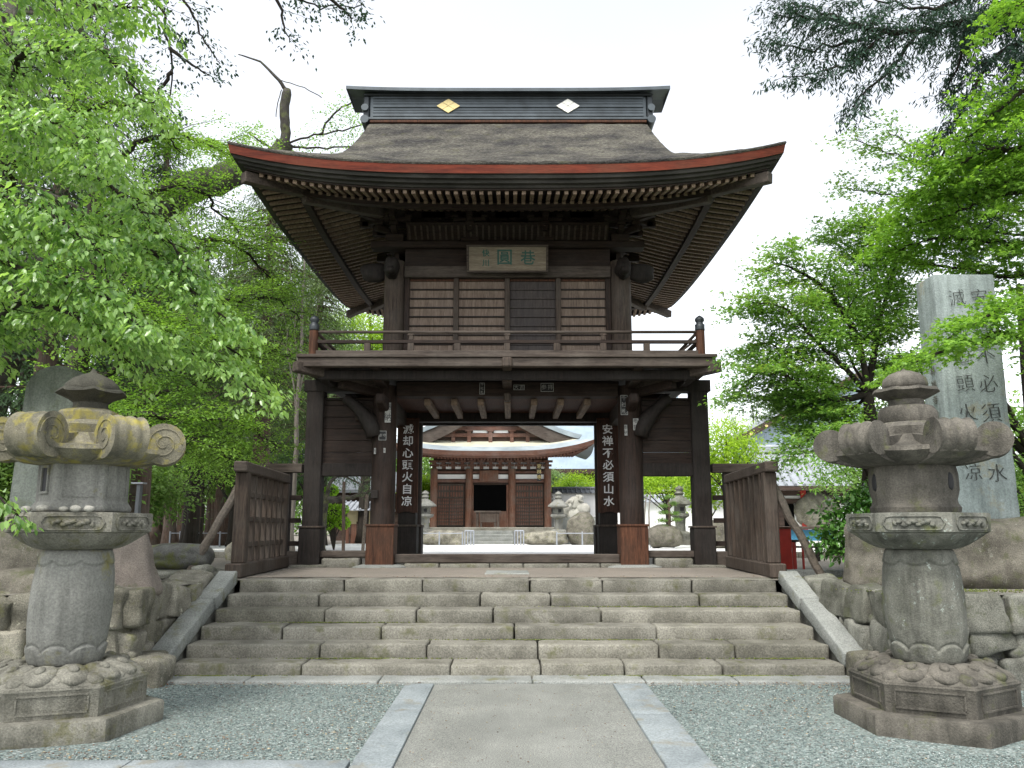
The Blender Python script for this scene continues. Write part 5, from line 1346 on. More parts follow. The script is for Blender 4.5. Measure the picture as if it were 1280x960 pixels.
def crown_tree(name, label, base, H, r0, blobs, mleaf, mbark, seed, clumps=260, k=40, L=.14, W=.45, cr=.45, shape='rhomb', droop=.25, group=None, flat=.5, lean=(0, 0), cat='tree', shell=.55, holes=.18, limbs=5, up_axis=0.0):
    rg = np.random.default_rng(seed); t = thing(name, label, cat, tuple(base), group); base = np.array(base, float)
    wd = MB(); top = base + np.array([lean[0], lean[1], H])
    tp = polyline([base, base + np.array([lean[0]*.3, lean[1]*.3, H*.45]), top], rg, 5, .02*H/6); n = len(tp)
    wd.tube([Vector(p) for p in tp], [max(.02, r0*(1 - .8*i/(n-1)))*(1.3 if i == 0 else 1) for i in range(n)], 10)
    C = []; tot = sum(b[3]*b[4]*b[5] for b in blobs)**1
    for bi, (x, y, z, rx, ry, rz) in enumerate(blobs):
        m_ = max(8, int(clumps*(rx*ry*rz)/tot)); u = norm(rg.normal(0, 1, (m_, 3))); rad = rg.uniform(shell, 1.0, (m_, 1))
        nz = np.array([mn.noise(Vector((q*2.2 + bi).tolist())) for q in u])[:, None]
        c = np.array([x, y, z]) + u*rad*np.array([rx, ry, rz])*(1 + .35*nz)
        C.append(c)
        for q in range(limbs):
            e = c[rg.integers(0, len(c))]; hz = min(max((e[2]-base[2])*.7, H*.2), H*.92); i = int(np.clip(hz/H*(n-1), 0, n-1)); p0 = tp[i]
            mid = (p0+e)/2 + np.array([0, 0, .1*np.linalg.norm(e-p0)*.6]); lp = polyline([p0, mid, e], rg, 4, .03); wd.tube([Vector(p) for p in lp], [max(.008, r0*.32*(1-.85*j/(len(lp)-1))) for j in range(len(lp))], 5)
    C = np.concatenate(C); 
    keep = np.array([mn.noise(Vector((c*.9).tolist())) for c in C]) > -.5 + holes; C = C[keep]
    m_ = len(C); off = rg.normal(0, 1, (m_, k, 3))*np.array([cr, cr, cr*flat])*rg.uniform(.6, 1.2, (m_, 1, 1))
    P = (C[:, None] + off).reshape(-1, 3)
    ax = (off/np.maximum(np.linalg.norm(off, axis=-1, keepdims=True), 1e-6) + rg.normal(0, .5, (m_, k, 3)) + np.array([0, 0, -droop + up_axis])).reshape(-1, 3)
    U = (np.array([0, 0, 1.]) + rg.normal(0, .5, (m_*k, 3))); lv = Leaves(seed)
    lv.put(P, ax, U, L*rg.uniform(.6, 1.3, m_*k), W, shape); lv.build(LM[mleaf], t); wd.build('trunk', M[mbark], t, smooth=True)
    return t

def A_(px, py, Y): return tuple(at(px, py, Y))

def AZ(px, py, Y): return A_(px, py, Y + max(0.0, min(2.2, (px-200)/60)))
# ---- near cherry, entering from the left
ft = (-6.6, 9.9, 3.6); f2 = (-6.5, 9.8, 5.0); f3 = (-6.4, 9.6, 6.2)
branchy_tree('cherry_tree', 'bright leafy cherry at the left edge, its leaves hanging over the lantern', [(-6.5, 10.2, .85), (-6.7, 10.0, 2.4), ft, f2, f3], .36,
    [[ft, A_(60, 400, 8.8), A_(180, 420, 8.2), A_(270, 455, 7.9), A_(320, 490, 7.9)],
     [f2, A_(40, 290, 8.6), A_(150, 300, 8.0), A_(240, 365, 7.8), A_(290, 405, 7.8)],
     [f2, A_(20, 200, 8.6), A_(110, 220, 8.0), A_(180, 270, 7.8), A_(240, 340, 7.7)],
     [f3, A_(10, 100, 8.2), A_(80, 60, 7.6), A_(140, 75, 7.3), A_(185, 130, 7.2)],
     [f3, A_(-60, 60, 8), A_(20, 150, 7.3), A_(90, 150, 7.1), A_(140, 200, 7.0)],
     [f3, A_(-40, -20, 8), A_(50, -10, 7.4), A_(120, 5, 7.2), A_(180, 10, 7.2)],
     [ft, A_(-40, 330, 7.6), A_(40, 340, 7.2), A_(130, 370, 7.1), A_(190, 420, 7.2)],
     [ft, A_(-60, 430, 8.2), A_(20, 380, 7.6), A_(100, 400, 7.4), A_(150, 440, 7.4)],
     [f2, A_(-60, 260, 7.6), A_(0, 250, 7.2), A_(70, 270, 7.0), A_(130, 320, 7.0)]],
    'cherry', 'bark_dark', 21, sub=.6, step=.05, tw=.24, k=12, L=.074, W=.50, droop=.85, flat=.5, spread=.055, u0=.22, rlimb=.045, twstep=.12)
branchy_tree('cherry_sprig', 'single leafy sprig poking in at the left edge beside the lantern platform', [(-5.2, 6.3, .0), (-5.0, 6.2, .8), (-4.6, 6.0, 1.25)], .03,
    [[(-4.9, 6.2, 1.0), A_(-40, 620, 6.0), A_(10, 632, 5.9), A_(25, 650, 5.9)]], 'cherry', 'bark_dark', 5, sub=.14, step=.07, tw=.1, k=4, L=.075, droop=.8, u0=.5, rlimb=.012, spread=.03, cat='shrub', wob=.01)

# ---- fine leafed zelkova behind it
g0 = (-7.6, 14.0, 3.4); g1 = (-7.4, 14.0, 5.6); g2 = (-7.6, 14.2, 7.6)
branchy_tree('zelkova_tree', 'fine leafed green tree filling the space between the cherry and the gate', [(-7.9, 14.2, .85), (-7.8, 14.1, 2.2), g0, g1, g2], .26,
    [[g0, AZ(180, 500, 13.2), AZ(270, 470, 12.8), AZ(330, 440, 13), AZ(370, 450, 13.3)],
     [g0, AZ(170, 430, 13.2), AZ(260, 390, 12.8), AZ(330, 370, 13), AZ(375, 400, 13.4)],
     [g1, AZ(190, 330, 13.4), AZ(270, 300, 13.2), AZ(320, 330, 13.2), AZ(360, 370, 13.6)],
     [g1, AZ(160, 260, 13.5), AZ(230, 230, 13.2), AZ(270, 260, 13.4), AZ(310, 310, 13.8)],
     [g2, AZ(170, 180, 13.8), AZ(230, 170, 13.6), AZ(280, 190, 14), AZ(310, 210, 14.6)],
     [g2, AZ(100, 150, 14), AZ(150, 130, 13.5), AZ(190, 150, 13.5), AZ(225, 190, 13.5)],
     [g0, AZ(150, 545, 12.2), AZ(210, 545, 11.9), AZ(260, 555, 12), AZ(290, 575, 12.2)],
     [g0, AZ(150, 520, 12.4), AZ(230, 520, 12.2), AZ(300, 530, 12.2), AZ(350, 560, 12.6)],
     [g1, AZ(140, 380, 12.6), AZ(210, 420, 12.4), AZ(280, 430, 12.4), AZ(340, 480, 12.6)]],
    'zelkova', 'bark_dark', 33, sub=1.2, step=.07, tw=.3, k=16, L=.062, W=.48, shape='rhomb', droop=.25, flat=.35, spread=.07, u0=.12, rlimb=.06, twstep=.12)

# ---- big mossy limb with a sawn stub
t = thing('old_mossy_tree', 'old tree with thick mossy limb and sawn stub behind the left roof corner', 'tree', (-12.6, 19, .85))
b = MB(); rg = np.random.default_rng(3)
lp = polyline([(-12.6, 19, .8), (-12.3, 19, 4), (-11.2, 18.6, 7.2), A_(190, 262, 18), A_(245, 232, 18), A_(305, 212, 18.2), A_(345, 196, 18.4), A_(356, 178, 18.4)], rg, 5, .04)
b.tube([Vector(p) for p in lp], [.55 - .34*i/(len(lp)-1) for i in range(len(lp))], 14)
lp = polyline([A_(354, 196, 18.4), A_(357, 165, 18.4), A_(355, 140, 18.4), A_(359, 112, 18.4)], rg, 4, .02); b.tube([Vector(p) for p in lp], [.115]*(len(lp)-1) + [.09], 12)
lp = polyline([A_(357, 112, 18.4), A_(345, 96, 18.4), A_(325, 78, 18.4), A_(298, 68, 18.4)], rg, 4, .02); b.tube([Vector(p) for p in lp], [.05 - .003*i for i in range(len(lp))], 7)
lp = polyline([A_(350, 100, 18.4), A_(380, 110, 18.4), A_(402, 122, 18.4)], rg, 4, .02); b.tube([Vector(p) for p in lp], .012, 5)
lp = polyline([A_(352, 112, 18.4), A_(347, 130, 18.4), A_(345, 146, 18.4)], rg, 4, .02); b.tube([Vector(p) for p in lp], .012, 5)
b.build('trunk', M['bark_moss'], t, smooth=True)
lv = Leaves(77); A = []; D = []
tw_ = MB()
for pl in ([A_(357, 180, 18.4), A_(400, 168, 18.5), A_(440, 160, 18.6), A_(470, 150, 18.6)], [A_(357, 182, 18.4), A_(400, 185, 18.5), A_(450, 182, 18.6)], [A_(400, 168, 18.5), A_(420, 140, 18.6), A_(440, 128, 18.6)], [A_(350, 190, 18.3), A_(330, 180, 18.2), A_(310, 165, 18.2)]):
    lp = polyline(pl, rg, 6, .04); tw_.tube([Vector(p) for p in lp], [.03 - .001*i for i in range(len(lp))], 5)
    for p in lp[3:]:
        for q in range(5): A.append(p + rg.normal(0, .16, 3)); D.append(rg.normal(0, 1, 3)*np.array([1, 1, .3]))
lv.spray(np.array(A), np.array(D), 7, .3, .07, .5, 'rhomb', .3, .5, .09); lv.build(LM['zelkova'], t); tw_.build('twigs', M['bark_dark'], t, smooth=True)

# ---- conifers, left
def conifer(name, label, base, H, r0, z0, R0, mleaf, seed, n=220, k=46, L=.2, group=None, bark='bark', droop=.7, R1=.15, W=.16, cr=.26):
    "tall trunk, whorled drooping boughs from z0 up"
    rg = np.random.default_rng(seed); t = thing(name, label, 'tree', tuple(base), group); base = np.array(base, float)
    wd = MB(); tp = polyline([base, base + np.array([rg.normal(0, .05), 0, H*.5]), base + np.array([rg.normal(0, .1), 0, H])], rg, 5, .02); m_ = len(tp)
    wd.tube([Vector(p) for p in tp], [max(.03, r0*(1 - .85*i/(m_-1)))*(1.3 if i == 0 else 1) for i in range(m_)], 12)
    lv = Leaves(seed); A = []; D = []
    for i in range(n):
        u = rg.uniform(0, 1)**.85; z = z0 + (H-.3-z0)*u; Rr = (R0*(1-u) + R1)*rg.uniform(.6, 1.15); a = rg.uniform(0, 6.283)
        d = np.array([math.cos(a), math.sin(a), 0]); p0 = base + np.array([0, 0, z]); e = p0 + d*Rr + np.array([0, 0, -.28*Rr])
        if i % 2 == 0: wd.tube([Vector(p0), Vector((p0+e)/2 + np.array([0, 0, .08*Rr])), Vector(e)], [r0*.12, r0*.09, .01], 4, cap=False)
        ns = max(3, int(Rr/.26))
        for j in range(1, ns+1):
            f = (j)/ns; c = p0*(1-f) + e*f + np.array([0, 0, .10*Rr*math.sin(f*math.pi)]); w = .5*(1-.5*f)*min(1, Rr*.5)
            A.append(c + np.array([-d[1], d[0], 0])*rg.normal(0, w)); D.append(d + rg.normal(0, .35, 3) + np.array([0, 0, -.35]))
    A = np.array(A); lv.spray(A, np.array(D), k, .38, L, W, 'rhomb', droop, .6, cr*.55)
    lv.build(LM[mleaf], t); wd.build('trunk', M[bark], t, smooth=True); return t
conifer('cedar_tree', 'tall dark cedar with a pale reddish trunk at the top left corner of the picture', (-9.7, 14.6, .85), 17, .42, 7.2, 3.2, 'cedar', 51, 300, 16, .17, bark='bark_pale')
conifer('cedar_tree', 'dark feathery cedar rising behind the cherry at the upper left', (-10.6, 18.5, .85), 17, .32, 3.0, 2.9, 'cedar', 52, 330, 16, .18)
conifer('cedar_tree', 'dark cedar standing left of the mossy limb', (-9.6, 21.5, .85), 11.5, .3, 3.5, 2.2, 'cedar', 57, 260, 15, .18)
conifer('cypress_tree', 'grey green cypress standing just left of the roof behind the gate', (-7.3, 24, .83), 12.0, .32, 4.2, 2.9, 'cypress', 53, 420, 16, .16, cr=.3)
conifer('cypress_tree', 'second grey green cypress behind the left end of the balcony', (-6.45, 27, .80), 10.6, .3, 4.0, 2.3, 'cypress', 54, 320, 16, .16, cr=.3)
conifer('cypress_tree', 'dark low cypress behind the left wing wall of the gate', (-7.2, 30, .78), 9.0, .3, 2.6, 2.4, 'cedar', 55, 260, 15, .18)

# hanging dark branches at the top, from trees rooted outside the frame
branchy_tree('oak_tree', 'dark leafed branches hanging against the white sky at the top left', [(-4.6, 3.0, .0), (-4.6, 4.0, 5), (-4.3, 6.0, 9.0)], .3,
    [[(-4.3, 6.0, 9.0), A_(170, -60, 9.5), A_(205, 30, 10), A_(215, 100, 10.3), A_(205, 140, 10.5)],
     [(-4.3, 6.0, 9.0), A_(200, -50, 9.6), A_(235, 10, 10), A_(262, 60, 10.2), A_(275, 80, 10.3)],
     [A_(212, 60, 10.1), A_(240, 80, 10.2), A_(262, 95, 10.3)], [A_(215, 90, 10.2), A_(195, 125, 10.4), A_(190, 160, 10.5)],
     [(-4.3, 6.0, 9.0), A_(300, -80, 9.6), A_(350, -15, 10), A_(400, 8, 10.2), A_(455, 5, 10.3)],
     [A_(340, -20, 10), A_(352, 20, 10.1), A_(362, 52, 10.2)], [A_(400, -12, 10), A_(430, 12, 10.2), A_(440, 24, 10.3)]],
    'fir', 'bark_dark', 61, sub=.55, step=.13, tw=.2, k=9, L=.065, W=.5, shape='rhomb', droop=.5, flat=.6, spread=.06, u0=.42, rlimb=.03)

# ---- right: maple in front of the hall roof
m0 = A_(1090, 600, 11.6); m1 = A_(1086, 492, 11.5)
branchy_tree('maple_tree', 'green maple with dark forked branches spreading above the right palisade and lantern', [(m0[0]+.1, 11.7, .85), m0, m1], .15,
    [([m1, A_(1040, 500, 11.4), A_(1000, 482, 11.2), A_(960, 460, 11.2), A_(925, 490, 11.4)], {'r': .055}),
     ([m1, A_(1050, 455, 11.3), A_(1010, 415, 11.1), A_(980, 385, 11), A_(940, 378, 11)], {'r': .045}),
     ([m1, A_(1070, 420, 11.4), A_(1030, 360, 11.3), A_(990, 335, 11.2), A_(965, 328, 11.2)], {'r': .05}),
     ([m1, A_(1095, 420, 11.5), A_(1110, 360, 11.5), A_(1120, 310, 11.4), A_(1080, 285, 11.4)], {'r': .045}),
     ([m1, A_(1110, 470, 11.7), A_(1150, 450, 12), A_(1200, 440, 12.2)], {'r': .045}),
     [m1, A_(1060, 440, 12), A_(1040, 400, 12.4), A_(1060, 350, 12.6)],
     [m0, A_(1060, 560, 11.2), A_(1025, 545, 11), A_(995, 560, 11)],
     [m0, A_(1060, 520, 12), A_(1020, 515, 12), A_(985, 525, 12.2)],
     [m1, A_(1010, 470, 11.8), A_(965, 430, 11.8), A_(930, 440, 12)],
     [m1, A_(1050, 520, 11.8), A_(1000, 505, 12), A_(960, 500, 12.2)], [m1, A_(1100, 400, 12), A_(1090, 340, 12.2), A_(1050, 300, 12.2)],
     [m1, A_(1130, 500, 11.2), A_(1170, 540, 11.2), A_(1150, 590, 11.3)]],
    'maple', 'bark_dark', 71, sub=.95, step=.046, tw=.28, k=22, L=.052, W=.6, shape='palm', droop=.15, flat=.22, spread=.085, u0=.2, wob=.025, rlimb=.026, up=.05, twstep=.11)
# ---- right: bright maple at the edge, some sprays in front of the pillar
n0 = (8.6, 9.2, 3.2); n1 = (8.5, 9.2, 5.2); n2 = (8.4, 9.4, 7.0)
branchy_tree('maple_tree', 'vivid green maple at the right edge with a spray of leaves crossing the inscribed pillar', [(8.8, 9.3, .85), (8.7, 9.2, 2), n0, n1, n2], .22,
    [([n0, A_(1290, 420, 8.8), A_(1230, 425, 8.6), A_(1170, 440, 8.5), A_(1125, 462, 8.5)], {'sub': .5}),
     ([n0, A_(1310, 380, 8.8), A_(1260, 385, 8.6), A_(1210, 405, 8.5), A_(1185, 425, 8.5)], {'sub': .45}),
     [n1, A_(1290, 300, 9.8), A_(1230, 300, 10), A_(1170, 300, 10.3), A_(1110, 315, 10.6)],
     [n1, A_(1300, 240, 9.6), A_(1240, 250, 9.8), A_(1180, 270, 10), A_(1120, 290, 10.4)],
     [n2, A_(1290, 180, 9.2), A_(1240, 185, 9.2), A_(1200, 205, 9.4), A_(1150, 240, 9.8)],
     [n2, A_(1300, 110, 9), A_(1270, 120, 9), A_(1235, 150, 9.2), A_(1205, 180, 9.4)],
     [n2, A_(1290, 210, 9.4), A_(1220, 240, 9.8), A_(1160, 260, 10.2)],
     [n1, A_(1290, 340, 10), A_(1200, 335, 10.6), A_(1140, 330, 11)],
     [n2, A_(1310, -10, 8.6), A_(1275, 5, 8.6), A_(1260, 20, 8.6)]],
    'maple_bright', 'bark_dark', 72, sub=.9, step=.055, tw=.28, k=16, L=.058, W=.6, shape='palm', droop=.35, flat=.3, spread=.06, u0=.2, rlimb=.04, twstep=.11)
q0 = (11.5, 13.0, 6.2)
branchy_tree('maple_tree', 'thin layered maple between the gate roof and the dark fir at the right', [(12.5, 13.2, .85), (12.2, 13, 3), q0], .2,
    [[q0, A_(1260, 230, 12.5), A_(1180, 215, 12.2), A_(1110, 190, 12), A_(1070, 175, 12)],
     [q0, A_(1240, 260, 12.5), A_(1160, 250, 12.2), A_(1090, 240, 12), A_(1055, 235, 12)],
     [q0, A_(1230, 290, 12.5), A_(1150, 275, 12.2), A_(1090, 280, 12), A_(1050, 290, 12)],
     [q0, A_(1230, 210, 12.8), A_(1160, 190, 12.6), A_(1110, 165, 12.6)]],
    'maple', 'bark_dark', 73, sub=.7, step=.08, tw=.26, k=14, L=.052, W=.6, shape='palm', droop=.2, flat=.22, spread=.08, u0=.25, wob=.03, rlimb=.028, up=.03)
# ---- right: dark fir, boughs reaching left at the top
v0 = (9.6, 11.5, 8.6); v1 = (9.6, 11.5, 9.6)
branchy_tree('fir_tree', 'dark blue green fir with long boughs reaching into the sky at the top right', [(9.9, 11.8, .85), (9.8, 11.6, 5), v0, v1, (9.6, 11.5, 11.5)], .3,
    [([v1, A_(1240, 18, 11.2), A_(1170, 40, 11), A_(1100, 38, 10.8), A_(1040, 25, 10.8), A_(985, 22, 10.8)], {'r': .07}),
     ([A_(1110, 40, 10.8), A_(1060, 55, 10.8), A_(1000, 60, 10.8), A_(960, 48, 10.8)], {'r': .03, 'sub': .3}),
     ([A_(1110, 35, 10.8), A_(1070, 75, 10.8), A_(1020, 92, 10.8), A_(978, 96, 10.8)], {'r': .03, 'sub': .3}),
     ([A_(1150, 40, 10.9), A_(1110, 90, 10.9), A_(1075, 120, 10.9), A_(1065, 138, 10.9)], {'r': .03, 'sub': .35}),
     ([A_(1060, 28, 10.8), A_(1010, 8, 10.8), A_(975, 6, 10.8)], {'r': .03, 'sub': .3}),
     [v1, A_(1260, 60, 11.4), A_(1220, 110, 11.4), A_(1190, 160, 11.6), A_(1170, 215, 11.8)],
     [v1, A_(1290, 60, 11.4), A_(1260, 130, 11.4), A_(1220, 180, 11.6), A_(1190, 260, 11.8)],
     [v0, A_(1290, 120, 11.6), A_(1250, 190, 11.8), A_(1210, 240, 12), A_(1180, 300, 12)],
     [v1, A_(1230, 20, 11.4), A_(1200, 80, 11.6), A_(1180, 120, 11.8)],
     [v1, A_(1240, -10, 11), A_(1180, 10, 10.8), A_(1120, 5, 10.8), A_(1060, -8, 10.8)],
     [v0, A_(1280, 200, 12), A_(1240, 260, 12.2), A_(1210, 330, 12.4)]],
    'fir', 'bark_dark', 74, sub=.8, step=.07, tw=.24, k=18, L=.095, W=.24, shape='rhomb', droop=.7, flat=.6, spread=.05, u0=.1, rlimb=.045, up=-.1, twstep=.10)
# camellia bush
crown_tree('camellia_bush', 'rounded glossy dark green bush behind the squat standing stone', (4.6, 11.0, .85), .8, .05, [(4.58, 11.0, 1.5, .48, .42, .42), (4.85, 11.05, 1.72, .45, .4, .32), (4.25, 10.9, 1.32, .26, .28, .2)],
    'camellia', 'bark_dark', 81, clumps=330, k=14, L=.075, W=.55, cr=.07, shape='fold', shell=.7, flat=.9, cat='bush', holes=.0)
# greenery right of the pillar
crown_tree('broadleaf_tree', 'green tree with a crooked dark limb behind the right side of the inscribed pillar', (9.2, 14.5, .85), 5.0, .24, [(8.4, 14, 2.6, 2.2, 1, .9), (9.2, 14.5, 1.6, 1.4, 1, .8), (7.4, 14.4, 4.1, 1.2, .9, .5)], 'maple', 'bark_dark', 82, clumps=260, k=40, L=.08, cr=.22, shape='rhomb')
crown_tree('broadleaf_tree', 'low bushy tree behind the base of the inscribed pillar', (7.2, 13.2, .85), 1.6, .08, [(7.2, 13.2, 1.5, 1.3, .7, .55)], 'forest', 'bark_dark', 83, clumps=90, k=40, L=.08, cr=.2)
# ================================================================== BEYOND THE GATE
M['roof_blue'] = None
def roofm(name, a, c, vert=True, sc_=7.0):
    m, nt, p, out = new_mat(name); v = coords(nt, world=True)
    w = N(nt, 'ShaderNodeTexWave', Scale=sc_, Distortion=.3); w.bands_direction = 'X' if vert else 'Z'; nt.links.new(v, w.inputs['Vector'])
    col = ramp(nt, noise_fac(nt, v, .8, 6, .6), [(.35, a), (.65, c)])
    col = mix(nt, .25, col, ramp(nt, w.outputs['Fac'], [(.0, (.6, .6, .6)), (.25, (1, 1, 1))]), 'MULTIPLY')
    nt.links.new(col, p.inputs['Base Color']); p.inputs['Roughness'].default_value = .55; bump(nt, p, w.outputs['Fac'], .3, .02); return m
M['roof_copper'] = roofm('grey_blue_copper_roof', (.22, .26, .28), (.36, .41, .43))
M['roof_far'] = roofm('pale_blue_sheet_roof', (.20, .26, .31), (.28, .35, .40), True, 3)
M['roof_cream'] = plain('weathered_pale_roof', (.47, .46, .35), .7, .15, 2)
M['plaster'] = plain('white_plaster', (.80, .80, .78), .8, .05, 3)
M['plaster_cream'] = plain('cream_plaster', (.55, .47, .28), .8, .1, 3)
M['hall_wood'] = wood('hall_reddish_wood', (.08, .035, .024), (.24, .11, .07), 'Z', grey=(.17, .12, .10), greyness=.4, freq=.6)
M['hall_wood_h'] = wood('hall_beam_wood', (.075, .035, .026), (.22, .11, .075), 'X', grey=(.2, .15, .13), greyness=.5, freq=.6)
M['hall_red'] = wood('hall_orange_wood', (.10, .045, .028), (.25, .12, .075), 'Z', grey=(.19, .15, .12), greyness=.6, freq=.6)
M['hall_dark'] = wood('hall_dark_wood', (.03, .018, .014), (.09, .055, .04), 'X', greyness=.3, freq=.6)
M['tile'] = plain('grey_roof_tile', (.30, .32, .35), .5, .2, 2)
M['tile_dark'] = plain('dark_roof_tile', (.10, .11, .12), .5, .2, 2)
M['metal_post'] = plain('grey_steel_post', (.33, .35, .39), .45, .1, 5, .4)
M['red_box'] = plain('red_lacquer_paint', (.33, .022, .014), .45, .2, 6)
M['blue'] = plain('blue_cloth_panel', (.03, .16, .26), .6, .2, 5)

HXC, HY0 = -1.16, 45.0
def zp(py, Y=HY0): return at(640, py, Y).z
def xp(px, py=600, Y=HY0): return at(px, py, Y).x
hall = thing('main_hall', 'reddish wooden temple hall with a grey blue gabled roof seen through the gate opening', 'temple hall', (HXC, HY0, .65))
def H_(b, name, m, parent=hall, bevel=0, smooth=False): return b.build(name, m, parent, smooth, bevel)
zg = .655; zf = zp(659); 
b = MB(); b.box(xp(532), xp(694), HY0-1.2, HY0+9, zg-.1, zf); H_(b, 'stone_podium', M['granite'], bevel=.03)
for i in range(4):
    b = MB(); z1 = zg + (zf-zg)*(4-i)/5; b.box(xp(588), xp(642), HY0-1.2-.28*(i+1), HY0-1.2-.28*i, zg-.1, z1); H_(b, 'podium_step', M['granite_top'], bevel=.02)
zl = zp(603); zb = zp(586)
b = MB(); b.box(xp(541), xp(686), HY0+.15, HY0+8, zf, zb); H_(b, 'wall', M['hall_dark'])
for px in (542.5, 586.5, 640, 684.5):
    b = MB(); b.lathe([(.20, zf), (.20, zb)], 12, (xp(px), HY0, 0)); H_(b, 'pillar', M['hall_red'], smooth='auto')
b = MB(); b.box(xp(541), xp(686), HY0-.02, HY0+.14, zl, zl+.16); b.box(xp(541), xp(686), HY0-.02, HY0+.14, zp(591.5), zp(589)); H_(b, 'tie_beam', M['hall_wood_h'])
b = MB()
for a, c in ((545, 582.5), (590, 599), (623, 635.5), (643, 681)): b.box(xp(a), xp(c), HY0+.10, HY0+.148, zp(598.5), zp(593))
H_(b, 'white_panel', M['plaster'])
b = MB(); b.box(xp(599), xp(623), HY0-.10, HY0-.04, zp(602), zp(588)); H_(b, 'name_board', M['hall_red'], bevel=.02)
# lattice doors
for (a, c) in ((545, 561.5), (562.5, 579.5), (645, 661), (662, 678.5)):
    x0, x1 = xp(a), xp(c); z0, z1 = zp(656.5), zp(606)
    b = MB(); b.box(x0, x1, HY0+.06, HY0+.12, z0, z1); d = H_(b, 'door_panel', M['hall_wood'])
    zm = zp(622)
    c_ = MB()
    for k in range(6): xx = x0 + (x1-x0)*k/5; c_.box(xx-.022, xx+.022, HY0+.02, HY0+.058, zm, z1)
    for k in range(7): xx = x0 + (x1-x0)*k/6; c_.box(xx-.016, xx+.016, HY0+.02, HY0+.058, z0, zm)
    for k in range(9): zz = z0 + (zm-z0)*k/8; c_.box(x0, x1, HY0+.012, HY0+.0195, zz-.02, zz+.02)
    for zz in (zm, z1, (zm+z1)/2): c_.box(x0, x1, HY0+.0, HY0+.0115, zz-.045, zz+.045)
    c_.build('lattice', M['wood_grey_v'], d)
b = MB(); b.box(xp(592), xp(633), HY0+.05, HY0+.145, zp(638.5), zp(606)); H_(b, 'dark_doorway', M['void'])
for (a, c) in ((587.5, 592), (633, 639)):
    b = MB(); b.box(xp(a), xp(c), HY0-.02, HY0+.06, zf, zp(606)); H_(b, 'door_leaf', M['hall_red'], bevel=.01)
b = MB(); b.box(xp(541.5), xp(685.5), HY0+.03, HY0+.6, zp(577)+.003, zp(560)); H_(b, 'upper_wall', M['hall_wood_h'])
b = MB(); b.box(xp(592), xp(633), HY0+.0, HY0+.06, zf, zp(639)); H_(b, 'lower_panel', M['hall_red'])
# bracket course with white infill
b = MB(); b.box(xp(543), xp(684), HY0+.05, HY0+.14, zb, zp(577)); H_(b, 'white_panel', M['plaster'])
for k in range(13):
    x = xp(543) + (xp(684)-xp(543))*k/12; b = MB()
    b.box(x-.10, x+.10, HY0-.12, HY0+.04, zb-.02, zb+.12); b.box(x-.24, x+.24, HY0-.10, HY0+.02, zb+.12, zb+.24); b.box(x-.09, x+.09, HY0-.45, HY0, zb+.2, zb+.32)
    b.box(x-.22, x+.22, HY0-.5, HY0-.38, zb+.32, zb+.42); b.box(x-.30, x+.30, HY0-.10, HY0+.02, zb+.34, zb+.46)
    H_(b, 'bracket', M['hall_wood_h'])
# skirt roof
HW = xp(740) - xp(613); ze = zp(563.5, 42.8); ez0, ez1 = ze, zp(545.5, 44.6)
b = MB(); rows = []
for i in range(9):
    u = i/8; rows.append([(HXC + s*(HW - 2.3*u*1.0), 42.8 + 2.3*u, ez0 + (ez1-ez0)*u**1.15 + .62*abs(s)**3.2*(1-u)) for s in [-1+2*k/30 for k in range(31)]])
grid(b, rows[:4]); ru = H_(b, 'skirt_roof', M['roof_copper'], smooth=True)
b = MB(); grid(b, rows[3:]); H_(b, 'skirt_roof_top', M['roof_cream'], smooth=True)
for s in (-1, 1):
    b = MB(); r2 = []
    for i in range(7):
        u = i/6; r2.append([(HXC + s*(HW-2.3*u), 42.8+2.3*u + (8.6-4.6*u)*v, ez0+(ez1-ez0)*u**1.15 + .62*(abs(2*v-1)**3.2)*(1-u)) for v in [k/12 for k in range(13)]])
    grid(b, r2 if s < 0 else [r[::-1] for r in r2]); H_(b, 'skirt_roof', M['roof_copper'], smooth=True)
b = MB(); e0 = [(x, y, z-.004) for x, y, z in rows[0]]; e1 = [(HXC+(x-HXC)*.985, y+.08, z-.24) for x, y, z in rows[0]]; e2 = [(HXC+(x-HXC)*.96, y+.25, z-.36) for x, y, z in rows[0]]; e3 = [(HXC + (x-HXC)*.55, HY0+.1, ez0-.05) for x, y, z in rows[0]]
grid(b, [e1, e0]); grid(b, [e2, e1]); H_(b, 'eave_edge', M['hall_wood_h']); b = MB(); grid(b, [e3, e2]); H_(b, 'eave_soffit', M['hall_wood_h'])
b = MB()
for k in range(60):
    s = -1+2*k/59; x = HXC+s*HW*.93; zz = ez0 + .62*abs(s)**3.2 - .42; b.beam((x, 43.1, zz), (HXC+s*HW*.8, 44.9, ez0-.12), .06, .08)
o = H_(b, 'rafters', M['hall_wood'])
# gable and its upper roof
ga = zp(503, 44.2); gw = 4.45; gb = zp(551.5, 44.2)
def barge(u): return gb + (ga-gb)*(1-abs(u))**1.25 if abs(u) < 1 else gb
b = MB(); n = 24; us = [-1+2*k/n for k in range(n+1)]
o_ = [(HXC+u*(gw+.25), 43.9, barge(u)+.10) for u in us]; i_ = [(HXC+u*(gw-.35)*1.0, 43.9, barge(u)-.42) for u in us]
i2 = [(p[0], 44.05, p[2]) for p in i_]; grid(b, [i_, o_]); grid(b, [i2, i_]); H_(b, 'bargeboard', M['wood_grey'])
b = MB(); t0 = [(HXC+u*(gw+.45), 43.8, barge(u)+.30) for u in us]; t1 = [(p[0], 53, p[2]) for p in t0]; t2 = [(HXC+u*(gw+.25), 43.82, barge(u)+.10) for u in us]
grid(b, [t0, t1]); grid(b, [t2, t0]); H_(b, 'upper_roof', M['roof_copper'], smooth='auto')
